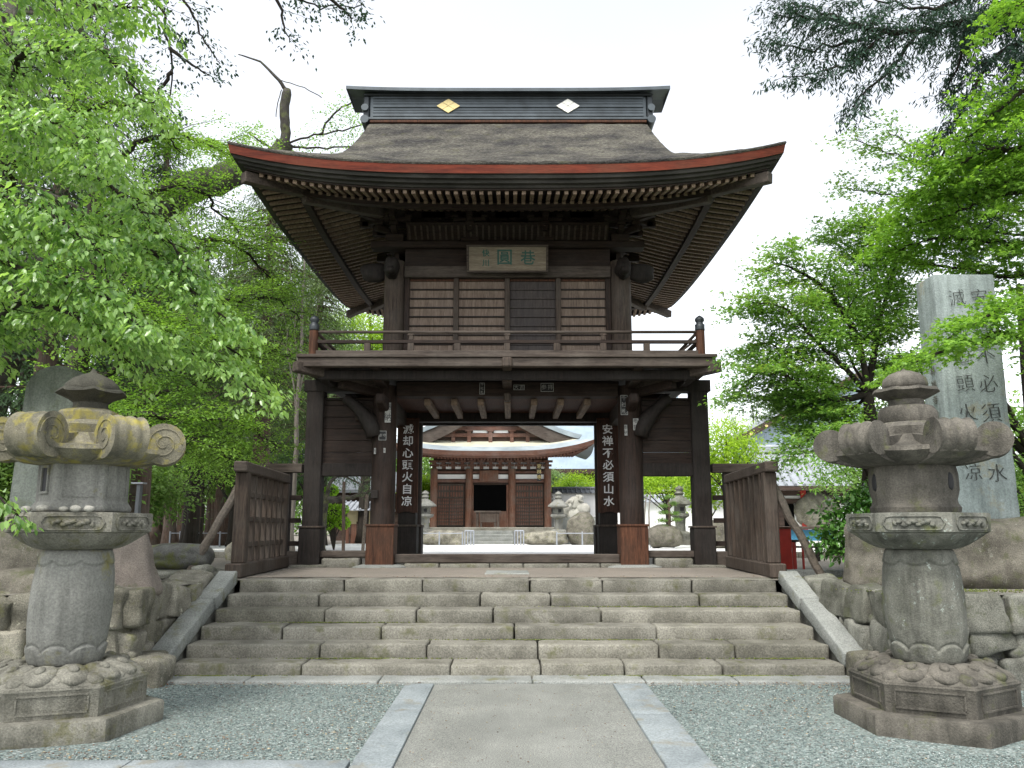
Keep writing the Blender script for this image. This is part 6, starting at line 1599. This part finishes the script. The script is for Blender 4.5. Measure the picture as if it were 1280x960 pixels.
b = MB(); g1 = [(HXC+u*(gw-.3), 44.5, max(gb-.3, barge(u)-.3)) for u in us]; g2 = [(HXC+u*(gw-.3), 44.5, gb-.35) for u in us]; grid(b, [g2, g1]); H_(b, 'gable_wall', M['hall_dark'])
for x in (-.56, .56):
    b = MB(); zz0 = zp(541, 44.4); b.add([(HXC+x+.40*math.cos(a), 44.44, zz0 + .32*math.sin(a)) for a in [math.pi*k/10 for k in range(11)]], [tuple(range(11))]); H_(b, 'white_panel', M['plaster'])
b = MB()
for z, w in ((zp(544, 44.4), 3.6), (zp(535.5, 44.4), 2.6), (zp(518, 44.4), 1.5)): b.box(HXC-w, HXC+w, 44.36, 44.48, z-.10, z+.10)
for x in (-2.0, -1.15, 0, 1.15, 2.0): b.box(HXC+x-.1, HXC+x+.1, 44.33, 44.40, gb-.1, gb+.75); b.cbox((HXC+x, 44.32, zp(538, 44.4)), (.42, .06, .12))
H_(b, 'gable_frame', M['hall_wood_h'])
b = MB(); b.box(xp(671), xp(676), HY0-.6, HY0-.52, zp(602), zp(580)); o = tag(b.build('hanging_sign', M['ink'], off=(0, 0, 0)), 'narrow black vertical signboard hanging at the right of the hall front', 'signboard')
lettering('恵林寺', .26, (xp(673.5), HY0-.605, zp(584)), (R(90), 0, 0), M['gold'], o, 'lettering', 1.15, .003)
# offering box
t = thing('offering_box', 'grey slatted offering table in front of the dark hall doorway', 'offering box', (xp(610.5), HY0-.9, zf))
x0, x1 = xp(596), xp(625); Yb = HY0-.9
b = MB(); b.box(x0-.06, x1+.06, Yb-.3, Yb+.3, zp(641), zp(639)); b.build('top', M['wood_grey'], t)
b = MB(); b.box(xp(601), xp(621), Yb-.26, Yb+.24, zp(653), zp(641.3)); b.build('box', M['wood_grey_v'], t)
for px in (598, 623):
    b = MB(); b.box(xp(px)-.07, xp(px)+.07, Yb-.25, Yb+.25, zf, zp(641.3)); b.build('leg', M['wood_grey_v'], t)
for px in (602.5, 619.5):
    b = MB(); b.box(xp(px)-.05, xp(px)+.05, Yb-.25, Yb+.25, zf, zp(653.3)); b.build('leg', M['wood_grey_v'], t)

def small_lantern(label, px, Y, ybase, ytop, group=None, m=None):
    m = m or M['lantern_pale']; base = at(px, ybase, Y); top = at(px, ytop, Y); h = top.z-base.z; x, z0 = base.x, base.z
    t = thing('stone_lantern', label, 'stone lantern', (x, Y, z0), group)
    for nm, prof, n in (('base', [(.24, -.05), (.24, .07), (.19, .10), (.14, .12)], 6), ('shaft', [(.10, .12), (.095, .24), (.105, .36)], 12), ('platform', [(.11, .36), (.20, .41), (.20, .46), (.12, .47)], 6),
                        ('fire_box', [(.12, .47), (.13, .52), (.12, .61)], 6), ('roof', [(.14, .61), (.27, .64), (.26, .67), (.14, .76), (.07, .81)], 6), ('jewel', [(.06, .81), (.09, .85), (.06, .9), (.09, .93), (.06, .97), (.005, 1.0)], 12)):
        b = MB(); b.lathe([(r*h, z0+z*h) for r, z in prof], n, (x, Y, 0), .3); b.build(nm, m, t, smooth='auto' if n > 8 else False, bevel=0)
    b = MB(); b.cbox((x+.02*h, Y-.118*h, z0+.545*h), (.07*h, .03*h, .07*h)); b.build('window_opening', M['ink'], t)
small_lantern('pale stone lantern standing left of the hall podium', 531, 42, 668, 613)
small_lantern('pale stone lantern standing right of the hall podium', 698.5, 42, 668, 614)
small_lantern('partly hidden pale lantern close behind the one at the right of the hall', 688, 47, 664, 618)
small_lantern('grey stone lantern before the white wall, seen between the right gate posts', 851, 31, 672, 607, m=M['rubble_grey'])
for i, (px, py, w, h, lab) in enumerate([(556, 673, 2.2, .75, 'brown rock heap left of the hall steps'), (681, 673, 2.4, .7, 'brown rock heap right of the hall steps'), (727, 665, 1.3, 1.7, 'big grey boulder beyond the right lantern of the hall'),
                                         (829, 671, 1.3, .8, 'grey rock at the foot of the trained pine'), (905, 668, 1.9, 1.0, 'brown rock seen through the right side fence'), (1020, 640, 1.5, 1.3, 'yellow green mossy rock beyond the right prop pole')]):
    Y = 40 if i < 3 else 30; p = at(px, py, Y); boulder(lab, (p.x, Y, p.z), (w, 1.0, h), M['rubble' if i in (0, 1, 5) else 'boulder'], 60+i, .1, 2.6, .25, lv=3)

# low steel fences along the courtyard
def pipe_fence(label, px0, px1, n, Y, ht=.62, m=None, doubles=()):
    x0, x1 = at(px0, 680, Y).x, at(px1, 680, Y).x; z = tz(0, Y); t = thing('pipe_fence', label, 'fence', ((x0+x1)/2, Y, z))
    for k in range(n):
        x = x0 + (x1-x0)*k/max(1, n-1); b = MB(); b.tube([(x, Y, z), (x, Y, z+ht)], .034, 8); b.build('post', m or M['metal_post'], t, smooth='auto')
    b = MB(); b.tube([(x0, Y, z+ht*.88), (x1, Y, z+ht*.88)], .018, 6); b.build('rail', m or M['metal_post'], t, smooth='auto')
pipe_fence('low steel post and rail fence left of the gate in front of the cedar row', 212, 312, 9, 34)
pipe_fence('low fence of grey posts before the left rock heap of the hall', 520, 578, 3, 38.5)
pipe_fence('low fence of grey posts before the right rock heap of the hall', 696, 760, 3, 38.5)
pipe_fence('low fence of grey posts before the white wall at the right', 813, 900, 4, 31.5)
for px, lab in ((586.5, 'grey steel barrier panel left of the hall steps'), (649, 'grey steel barrier panel right of the hall steps')):
    t = thing('barrier', lab, 'barrier', (at(px, 680, 38).x, 38, tz(0, 38))); x = at(px, 680, 38).x; z = tz(0, 38)
    for q in (-.2, -.07, .07, .2):
        b = MB(); b.tube([(x+q, 38, z), (x+q, 38, z+.66)], .03, 6); b.build('post', M['metal_post'], t, smooth='auto')
    b = MB(); b.tube([(x-.2, 38, z+.66), (x+.2, 38, z+.66)], .03, 6); b.build('rail', M['metal_post'], t, smooth='auto')

# big pale roof behind the hall
t = thing('large_hall', 'large building with a pale blue grey roof behind the hall to the right', 'building', (12, 66, .65))
zA, zB_ = at(700, 586, 62).z, at(700, 440, 74).z
b = MB(); grid(b, [[(x, 62, zA) for x in (-.5, 6, 14)], [(x, 74, zB_) for x in (-.5, 6, 14)]]); grid(b, [[(x, 86, zA) for x in (14, 6, -.5)], [(x, 74, zB_) for x in (14, 6, -.5)]]); b.build('roof', M['roof_far'], t)
b = MB(); b.box(-.5, 14, 61.9, 62.3, zA-.35, zA-.01); b.build('eave_edge', M['hall_dark'], t)
b = MB(); b.box(.3, 13, 63.4, 84, .5, zA-.1); b.build('wall', M['hall_dark'], t)
b = MB(); b.box(.5, 12.8, 63.3, 63.39, zA-1.6, zA-.9); b.build('white_panel', M['plaster'], t)

# white garden walls with tiled copings
def coped_wall(label, x0, x1, Y, ztop, m, h=None, mt=None):
    z0 = tz(0, Y)-.1; t = thing('garden_wall', label, 'wall', ((x0+x1)/2, Y, z0))
    b = MB(); b.box(x0, x1, Y, Y+.3, z0, ztop-.25); b.build('wall', m, t)
    b = MB(); b.box(x0, x1, Y-.02, Y+.32, z0-.0, z0+.35); b.build('plinth', M['granite'], t)
    b = MB(); b.add([(x0, Y-.25, ztop-.27), (x1, Y-.25, ztop-.27), (x1, Y+.15, ztop), (x0, Y+.15, ztop), (x0, Y+.55, ztop-.27), (x1, Y+.55, ztop-.27)], [(0, 1, 2, 3), (3, 2, 5, 4), (0, 4, 5, 1)])
    n = int((x1-x0)/.28)
    for k in range(n+1): x = x0+.05+(x1-x0-.1)*k/n; b.tube([(x, Y-.27, ztop-.25), (x, Y+.15, ztop+.03)], .05, 6)
    b.tube([(x0, Y+.15, ztop+.04), (x1, Y+.15, ztop+.04)], .09, 8)
    b.build('tile_coping', mt or M['tile'], t)
Yw = 40
coped_wall('long white plaster wall with grey tiled coping at the right of the courtyard', at(781, 640, Yw).x, at(925, 640, Yw).x, Yw, at(800, 621, Yw).z, M['plaster'])
coped_wall('white plaster wall behind the right lantern of the hall', at(690, 640, 50).x, at(775, 640, 50).x, 50, at(700, 611, 50).z, M['plaster'], mt=M['tile_dark'])
t = thing('sculpture', 'white weathered stone figure group on a low wall right of the hall', 'sculpture', (at(720, 640, 43).x, 43, .7))
b = MB(); p = at(720, 634, 43)
for q, (dx, dz, s) in enumerate(((-.4, -.15, .9), (-.05, .2, .8), (.36, -.1, .95), (-.08, -.3, 1.2), (.2, .42, .5), (-.3, .25, .5))): b.rock((p.x+dx, 43, p.z+dz), (.7*s, .5, .8*s), 70+q, 3, .6, 2.4)
b.build('figures', M['pale_stone'], t, smooth=True)
b = MB(); b.box(p.x-1.1, p.x+1.4, 42.7, 43.4, .55, p.z-.5); b.build('pedestal', M['granite_top'], t)

# left window: small outbuilding, dark hall behind, clipped shrub, trained pine on props
t = thing('outbuilding', 'low outbuilding with cream wall and tiled roof beyond the left gate posts', 'building', (at(452, 660, 46).x, 46, .65))
Y = 46; x0, x1 = at(434, 650, Y).x, at(475, 650, Y).x
b = MB(); b.box(x0, x1, Y, Y+3, .5, at(450, 637, Y).z); b.build('wall', M['plaster_cream'], t)
b = MB(); zt0, zt1 = at(450, 638, Y-.5).z, at(450, 627, Y+1.5).z; grid(b, [[(x0-.4, Y-.5, zt0), (x1+.4, Y-.5, zt0)], [(x0-.4, Y+1.5, zt1), (x1+.4, Y+1.5, zt1)], [(x0-.4, Y+3.5, zt0), (x1+.4, Y+3.5, zt0)]])
for k in range(10): x = x0-.4+(x1-x0+.8)*k/9; b.tube([(x, Y-.52, zt0+.02), (x, Y+1.5, zt1+.02)], .06, 6)
b.build('tile_roof', M['tile'], t)
b = MB(); b.box(x0-.05, x1+.05, Y-.04, Y-.005, .5, at(450, 655, Y).z); b.build('base_boards', M['hall_wood'], t)
for px in (438, 447, 456, 466):
    b = MB(); xx = at(px, 650, Y).x; b.box(xx-.04, xx+.04, Y-.08, Y-.042, .6, at(450, 652, Y).z); b.build('rail_post', M['hall_dark'], t)
t = thing('dark_hall', 'dark roofed hall in the shade behind the outbuilding beyond the left gate posts', 'building', (at(440, 640, 56).x, 56, .65))
Y = 56; x0, x1 = at(415, 620, Y).x, at(500, 620, Y).x
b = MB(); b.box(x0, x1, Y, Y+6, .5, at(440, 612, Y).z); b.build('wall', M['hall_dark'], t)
b = MB(); za, zb2 = at(440, 612, Y-1).z, at(440, 590, Y+3).z; grid(b, [[(x0-1, Y-1, za), (x1+1, Y-1, za)], [(x0, Y+3, zb2), (x1, Y+3, zb2)]]); b.box(x0-1, x1+1, Y-1.02, Y-.9, za-.2, za-.005); b.build('roof', M['tile_dark'], t)

def clipped(label, balls, Y, seed, name='clipped_shrub'):
    t = thing(name, label, 'shrub', (at(balls[0][0], 665, Y).x, Y, tz(0, Y))); wd = MB(); lv = Leaves(seed); rg = lv.rg
    bx = at(balls[0][0]+4, 665, Y)
    for (px, py, rp) in balls:
        c = np.array(at(px, py, Y)); r = rp*.86*Y/1035; n = int(900*(r/.25)**2)
        u = norm(rg.normal(0, 1, (n, 3))); P = c + u*r*np.array([1.1, 1, .85])*(1+rg.normal(0, .04, (n, 1))); lv.put(P, u+rg.normal(0, .6, (n, 3)), u+rg.normal(0, .5, (n, 3)), .07*rg.uniform(.6, 1.2, n), .7, 'rhomb')
        wd.tube([Vector((bx.x, Y, tz(0, Y))), Vector((bx.x*.8+c[0]*.2, Y, (tz(0, Y)+c[2])/2)), Vector(c)], [.03, .025, .015], 6)
        wd.rock(Vector(c), (r*1.7, r*1.6, r*1.35), px, 2, .1, 2)
    lv.build(LM['box'], t); wd.build('trunk', M['bark_dark'], t, smooth=True)
clipped('bright green shrub clipped into stacked cushions beyond the left wing post', [(414, 613, 8), (387, 617, 7), (418, 641, 12), (388, 642, 9), (410, 655, 8), (428, 654, 9), (428, 637, 7), (405, 636, 8)], 27, 5)
pz = tz(0, 22)
branchy_tree('trained_pine', 'old trained pine, its long level limb held up by poles beyond the gate', [(at(400, 690, 24).x, 24, .8), at(403, 650, 24), at(408, 625, 24)], .16,
    [([A_(408, 625, 24), A_(425, 624, 24), A_(445, 620, 24), A_(468, 612, 24)], {'r': .12}), [A_(450, 619, 24), A_(452, 606, 24), A_(468, 598, 24)], [A_(408, 625, 24), A_(415, 600, 24), A_(440, 590, 24)], [A_(408, 625, 24), A_(392, 600, 24), A_(380, 590, 24)]],
    'cypress', 'bark_moss', 91, sub=.45, step=.16, tw=.15, k=10, L=.1, W=.12, shape='rhomb', droop=-.3, flat=.4, spread=.04, u0=.5, rlimb=.08)
for (a, c_, lab) in (((430, 602), (429, 690), 'thin upright brown pole supporting the pine limb'), ((459, 618), (453, 694), 'pale leaning pole supporting the pine limb, nearest the gate post')):
    b = MB(); Y = 22.5; p0, p1 = at(a[0], a[1], Y), at(c_[0], c_[1], Y); b.tube([p0, p1], .045, 8); tag(b.build('support_pole', M['wood_pole'] if 'pale' in lab else M['bark'], smooth='auto', off=(p1.x, Y, p1.z)), lab, 'pole')
# slim pale trunk left of the gate
crown_tree('slim_tree', 'slim straight pale trunked tree just left of the left wing wall', (at(364, 690, 20).x, 20, TERR), 7.5, .085, [(at(364, 480, 20).x, 20, 7.6, 1.0, .9, 1.0)], 'cypress', 'bark_pale', 92, clumps=60, k=36, L=.09, cr=.2, limbs=3)
b = MB(); rg = np.random.default_rng(1)
crown_tree('broadleaf_tree', 'tree with a pale twisted trunk beyond the left wing post', (at(405, 690, 30).x-.4, 30, .77), 5.5, .22, [(at(430, 500, 30).x, 31, 6.5, 1.8, 1.2, 1.2)], 'forest', 'bark_pale', 93, clumps=120, k=40, L=.1, cr=.25)
# cedar row at the back left, one build then copies
c0 = conifer('back_cedar', 'straight cedar trunk in the shady row beyond the steel fence', (-17.0, 40, .65), 15, .34, 3.6, 2.4, 'cedar', 101, 150, 14, .24, group='cedars in the row at the back left')
c1 = conifer('back_cedar', 'straight cedar trunk in the shady row beyond the steel fence', (-15.2, 43, .65), 13, .27, 3.0, 2.0, 'forest', 102, 150, 14, .24, group='cedars in the row at the back left')
for i, (px, Y) in enumerate([(203, 44), (212, 37), (226, 41), (236, 46), (248, 39), (262, 44), (273, 38), (284, 48), (297, 42), (312, 46), (150, 40), (170, 46), (325, 50), (345, 44)]):
    copy_thing(c0 if i % 2 else c1, (at(px, 670, Y).x, Y, .65), i*1.3, scale=.8+.06*(i % 4))
crown_tree('understorey_tree', 'pale green young tree in front of the cedar row left of the palisade', (at(250, 680, 30).x, 30, .77), 2.6, .07, [(at(215, 590, 28).x, 28, 3.7, 1.5, 1, .8), (at(275, 590, 30).x, 30, 3.7, 1.2, 1, .8), (at(185, 600, 26).x, 26, 3.2, 1, 1, .6)], 'zelkova', 'bark_dark', 103, clumps=130, k=36, L=.1, cr=.28)
# tree masses behind, left
for i, (px, py, Y, rx, rz, ml, lab) in enumerate([
    (290, 520, 34, 3.2, 2.4, 'forest', 'dense green tree behind the fine leafed zelkova'), (390, 520, 36, 2.6, 2.4, 'forest', 'dark bushy tree behind the left wing post'),
    (180, 470, 30, 3.2, 3.0, 'forest', 'dense green tree behind the left lantern roof'), (70, 480, 26, 3.4, 3.2, 'cedar', 'dark tree mass at the far left behind the cherry'),
    (250, 350, 34, 3.4, 3.4, 'cypress', 'tall grey green tree behind the mossy limb'), (40, 300, 26, 3.2, 3.4, 'cedar', 'dark tree high behind the cherry at the left edge'),
    (340, 400, 33, 3.0, 2.8, 'forest', 'leafy green tree filling the gap left of the roof corner'), (245, 440, 31, 2.8, 2.6, 'zelkova', 'light green tree behind the palisade and the zelkova'), (400, 470, 38, 2.8, 2.4, 'forest', 'dark green tree under the left end of the balcony'),
    (455, 420, 46, 2.6, 2.2, 'lime', 'sunny green tree seen between the balcony and the left roof corner'), (130, 330, 32, 3.2, 2.8, 'forest', 'mid green tree between the cherry and the mossy limb'), (20, 590, 20, 2.2, 1.2, 'forest', 'low green bush behind the lantern at the left edge'), (120, 610, 24, 2.4, 1.0, 'forest', 'low green undergrowth tree behind the round topped stele'), (345, 590, 40, 2.6, 1.6, 'forest', 'shady green tree low behind the left palisade')]):
    p = at(px, py, Y); Hh = max(1.0, (p.z + rz*.5) - .7)
    crown_tree('broadleaf_tree', lab, (p.x+.3, Y, .7), Hh, .10+Hh*.02, [(p.x, Y, p.z, rx, rx*.7, rz), (p.x-rx*.5, Y, p.z-rz*.4, rx*.6, rx*.5, rz*.6), (p.x+rx*.5, Y, p.z-rz*.3, rx*.6, rx*.5, rz*.6)], ml, 'bark_dark', 120+i, clumps=420, k=44, L=.15, cr=.36, holes=.05, shell=.4)
# right background
for i, (px, py, Y, rx, rz, ml, lab) in enumerate([
    (905, 560, 30, 1.3, 1.3, 'lime', 'bright yellow green tree between the gate and the tiled roof'), (880, 600, 33, 1.1, 1.1, 'lime', 'bright yellow green tree behind the right side fence'),
    (830, 600, 37, 1.6, .75, 'lime', 'bright green tree above the white wall between the right posts'), (790, 590, 52, 1.6, .9, 'forest', 'green tree behind the white wall, left of the grey lantern'),
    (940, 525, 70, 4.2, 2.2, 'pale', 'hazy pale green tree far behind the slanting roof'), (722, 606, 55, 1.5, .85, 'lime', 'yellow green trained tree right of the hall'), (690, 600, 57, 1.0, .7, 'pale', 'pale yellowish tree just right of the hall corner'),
    (1010, 500, 44, 2.6, 1.6, 'forest', 'green tree rising behind the slanting roof at the right'), (1075, 560, 26, 2.0, 1.6, 'maple', 'leafy green tree behind the right maple'), (1150, 600, 24, 2.2, 1.4, 'forest', 'green tree behind the inscribed pillar base'),
    (1270, 560, 20, 2.0, 1.6, 'maple', 'green tree at the right edge beyond the pillar'), (527, 608, 52, .9, .8, 'lime', 'small bright tree just left of the hall'), (1262, 610, 17, 1.2, .8, 'forest', 'low bush at the right edge behind the boulder')]):
    p = at(px, py, Y); Hh = max(.9, (p.z + rz*.4) - .7)
    crown_tree('broadleaf_tree', lab, (p.x+.1, Y, .7), Hh, .07+Hh*.015, [(p.x, Y, p.z, rx, rx*.7, rz), (p.x-rx*.5, Y, p.z-rz*.35, rx*.6, rx*.5, rz*.6), (p.x+rx*.5, Y, p.z-rz*.3, rx*.6, rx*.5, rz*.6)], ml, 'bark_dark', 150+i, clumps=220, k=32, L=.13, cr=.26, holes=.05, shell=.4)
# trained pine with cushions by the grey lantern
t = thing('trained_pine', 'small trained pine with flat green cushions before the white wall', 'tree', (at(836, 668, 30).x, 30, .77)); wd = MB(); lv = Leaves(9); rg = lv.rg
wd.tube([at(836, 668, 30), at(837, 645, 30), at(835, 622, 30)], [.07, .05, .02], 8)
for (px, py, w) in ((836, 622, 6), (830, 633, 6), (842, 630, 5), (829, 641, 6), (843, 642, 6), (828, 651, 6), (844, 650, 7), (830, 659, 5)):
    c = np.array(at(px, py, 30)); r = w*30/1035; n = 300; P = c + rg.normal(0, 1, (n, 3))*np.array([r*.5, r*.5, .03]); lv.put(P, rg.normal(0, 1, (n, 3))+np.array([0, 0, .8]), rg.normal(0, 1, (n, 3)), np.full(n, .08), .2, 'rhomb')
    wd.tube([at(836, py+3, 30), Vector(c)], [.03, .015], 5)
lv.build(LM['forest'], t); wd.build('trunk', M['bark'], t, smooth=True)
for k, (px, lab) in enumerate(((806, 'first thin bare stem beside the front right post'), (811, 'second thin bare stem near the front right post, slightly taller'))):
    b = MB(); b.tube([at(px-1+k*2, 672, 29), at(px, 640, 29), at(px+2, 618-k*3, 29)], [.03, .025, .015], 6); tag(b.build('bare_stem', M['bark_pale'], smooth='auto'), lab, 'sapling')

# far woods closing the horizon
lv = Leaves(300); rg = lv.rg
n = 5200; x = rg.uniform(-75, 75, n); ridge_ = 5.5 + 2.2*np.array([mn.noise(Vector((a*.06, 1, 0))) for a in x]) + np.where(x < -8, 4.0, 0) - np.where((x > -6) & (x < 20), 1.5, 0)
z = .6 + (ridge_-.6)*rg.uniform(0, 1, n)**.7; y = 92 + rg.uniform(-4, 4, n) + 3*np.array([mn.noise(Vector((a*.2, b_*.3, 0))) for a, b_ in zip(x, z)])
C = np.stack([x, y, z], 1); off = rg.normal(0, 1, (n, 20, 3))*np.array([.8, .6, .5]); P = (C[:, None]+off).reshape(-1, 3)
lv.put(P, rg.normal(0, 1, (len(P), 3)) + np.array([0, 0, -.3]), rg.normal(0, .6, (len(P), 3))+np.array([0, 0, 1.]), rg.uniform(.35, .7, len(P)), .5, 'rhomb')
tag(lv.build(LM['forest'], None, 'far_woods'), 'distant belt of green woods closing the view beyond the courtyard', 'woods', kind='stuff')

# ---- right buildings
t = thing('slanting_roof_building', 'building with a dark edged slanting blue grey roof beyond the right palisade', 'building', (at(1000, 640, 40).x, 40, .7))
Y = 38; a0 = at(918, 552, Y); a1 = at(1000, 508, Y); a2 = at(1090, 458, Y+.0); 
b = MB(); pts = [a0, a1, a2]; b.add([a0, a1, a2, (a2.x, Y+.1, .7), (a0.x+1.2, Y+.1, .7), (a0.x, Y+.1, a0.z-1.0)], [(0, 5, 4, 3, 2, 1)]); b.build('roof', M['roof_far'], t)
b = MB(); b.add([(a0.x, Y+.12, a0.z), (a2.x, Y+.12, a2.z), (a2.x+3, Y+12, a2.z-.5), (a0.x+3, Y+12, a0.z-.5)], [(0, 3, 2, 1)]); b.build('rear_roof', M['tile_dark'], t)
b = MB(); b.beam(a0 + Vector((-.4, -.15, -.22)), a2 + Vector((0, -.15, -.05)), .3, .34, up=(0, 1, 0)); b.build('bargeboard', M['hall_dark'], t)
b = MB(); b.beam(a0 + Vector((-.45, -.12, .02)), a2 + Vector((0, -.12, .19)), .16, .42, up=(0, 1, 0)); b.build('verge_tiles', M['tile'], t)
for f in (.13, .24, .36, .48):
    p = a0.lerp(a2, f) + Vector((-.2, -.42, -.16)); b = MB(); b.tube([p, p + Vector((0, -.04, 0))], .07, 12); b.build('gold_boss', M['gold'], t)
t = thing('tiled_building', 'white walled building with grey tiled roof just beyond the right palisade', 'building', (at(1000, 650, 30).x, 30, .75))
Y = 29; x0, x1 = at(948, 600, Y).x, at(1120, 600, Y).x; ze_, zr_ = at(950, 607, Y).z, at(950, 566, Y+2.5).z
b = MB(); grid(b, [[(x0, Y, ze_), (x1, Y, ze_)], [(x0+.35, Y+2.5, zr_), (x1, Y+2.5, zr_)], [(x0, Y+5, ze_), (x1, Y+5, ze_)]])
n = 15
for k in range(n+1): u = k/n; b.tube([(x0+(x1-x0)*u, Y-.03, ze_+.03), (x0+.35+(x1-x0-.35)*u, Y+2.5, zr_+.03)], .055, 6)
b.tube([(x0, Y-.03, ze_+.06), (x0+.35, Y+2.5, zr_+.08)], .09, 8); b.build('tile_roof', M['tile'], t)
b = MB(); b.box(x0+.3, x1, Y+2.3, Y+2.7, zr_, zr_+.18); b.tube([(x0+.25, Y+2.5, zr_+.22), (x1, Y+2.5, zr_+.22)], .09, 8); b.build('ridge', M['tile'], t)
b = MB(); b.box(x0+.4, x1, Y+.9, Y+4, .7, ze_-.05); b.build('wall', M['plaster'], t)
b = MB(); b.box(x0+.05, x1, Y+.0, Y+.12, ze_-.16, ze_-.01); b.box(x0+.4, x1, Y+.84, Y+.895, ze_-.6, ze_-.42); b.box(x0+.4, x1, Y+.84, Y+.895, ze_-.32, ze_-.14); b.build('eave_beam', M['hall_dark'], t)
for px in (957, 976, 1005, 1040):
    xx = at(px, 640, Y+.8).x; b = MB(); b.box(xx-.09, xx+.09, Y+.74, Y+.838, .7, ze_-.1); b.build('pillar', M['red_box'] if px == 1005 else M['hall_dark'], t)
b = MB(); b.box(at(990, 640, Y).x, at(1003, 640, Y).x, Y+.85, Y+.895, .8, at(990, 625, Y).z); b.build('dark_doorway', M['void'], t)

t = thing('red_box', 'plain red lacquered box standing behind the right palisade', 'box', (4.25, 13.0, TERR))
x0, x1 = at(968, 700, 12.9).x, at(991, 700, 12.9).x
b = MB(); b.box(x0, x1, 12.9, 13.25, TERR, at(975, 661, 12.9).z); b.build('cabinet', M['red_box'], t, bevel=.01)
b = MB(); b.box(x0-.015, x1+.015, 12.88, 13.27, at(975, 661, 12.9).z+.001, at(975, 658.5, 12.9).z); b.build('lid', M['wood_red'], t, bevel=.004)
t = thing('red_stand', 'low table with thin red legs between the red box and the right prop pole', 'table', (4.5, 13.2, TERR))
za = at(995, 675, 13.2).z; xa, xb = at(988, 690, 13.2).x, at(1003, 690, 13.2).x
b = MB(); b.box(xa, xb, 13.1, 13.5, za-.03, za); b.build('top', M['wood_black'], t)
for x_, y_ in ((xa+.02, 13.12), (xb-.02, 13.12), (xa+.02, 13.48), (xb-.02, 13.48)):
    b = MB(); b.box(x_-.014, x_+.014, y_-.014, y_+.014, TERR, za-.031); b.build('leg', M['red_box'], t)
t = thing('counter', 'long low counter with a blue front panel behind the camellia bush', 'counter', (at(1030, 690, 21).x, 21, TERR))
Y = 21; x0, x1 = at(962, 670, Y).x, at(1052, 670, Y).x
b = MB(); b.box(x0, x1, Y, Y+.9, at(980, 661.5, Y).z, at(980, 658, Y).z); b.build('top', M['wood_grey'], t, bevel=.01)
b = MB(); b.box(x0+.1, x1-.1, Y+.1, Y+.16, at(980, 676, Y).z, at(980, 662, Y).z); b.build('front_panel', M['blue'], t)
for px in (966, 1008, 1048):
    xx = at(px, 680, Y).x; b = MB(); b.box(xx-.04, xx+.04, Y+.18, Y+.26, tz(0, Y), at(980, 661.7, Y).z); b.build('leg', M['hall_dark'], t)
t = thing('low_rail', 'low dark wooden rail along the yard behind the right prop pole', 'rail', (5.6, 16, TERR))
Y = 16.6; x0, x1 = at(985, 690, Y).x, at(1060, 690, Y).x
for px in (987, 1022, 1056):
    xx = at(px, 690, Y).x; b = MB(); b.box(xx-.035, xx+.035, Y-.035, Y+.035, TERR-.02, at(1000, 683, Y).z); b.build('post', M['wood_black'], t)
b = MB(); b.box(x0, x1, Y-.03, Y+.03, at(1000, 685, Y).z, at(1000, 682.5, Y).z+.001); b.build('rail', M['wood_black'], t)
b = MB(); b.rbox((-.07, 12.1, TERR+.0), (.62, .75, .06), .015, .1, .006, 4); tag(b.build('landing_slab', M['granite_top'], smooth=True), 'pale square slab set in the sandy landing on the gate axis', 'paving slab')
b = MB(); b.rbox((4.35, 11.55, TERR+.0), (1.9, .34, .16), .02, .1, .01, 4, rot=RZ(-.22)); tag(b.build('kerb_slab', M['granite_top'], smooth=True), 'long grey slab at the foot of the right palisade and prop pole', 'kerb')
# slim dark signpost and pale trunk by the left lantern
t = thing('signpost', 'slim dark post with a small flat cap behind the left lantern platform', 'post', (at(172, 650, 12).x, 12, TERR))
b = MB(); b.beam(Vector((at(170, 650, 12).x, 12, TERR)), at(175, 606, 12), .05, .09, up=(0, 1, 0)); b.build('post', M['tile_dark'], t)
b = MB(); p = at(174, 604, 12); b.cbox(p, (.17, .14, .02)); b.build('cap', M['metal_post'], t)
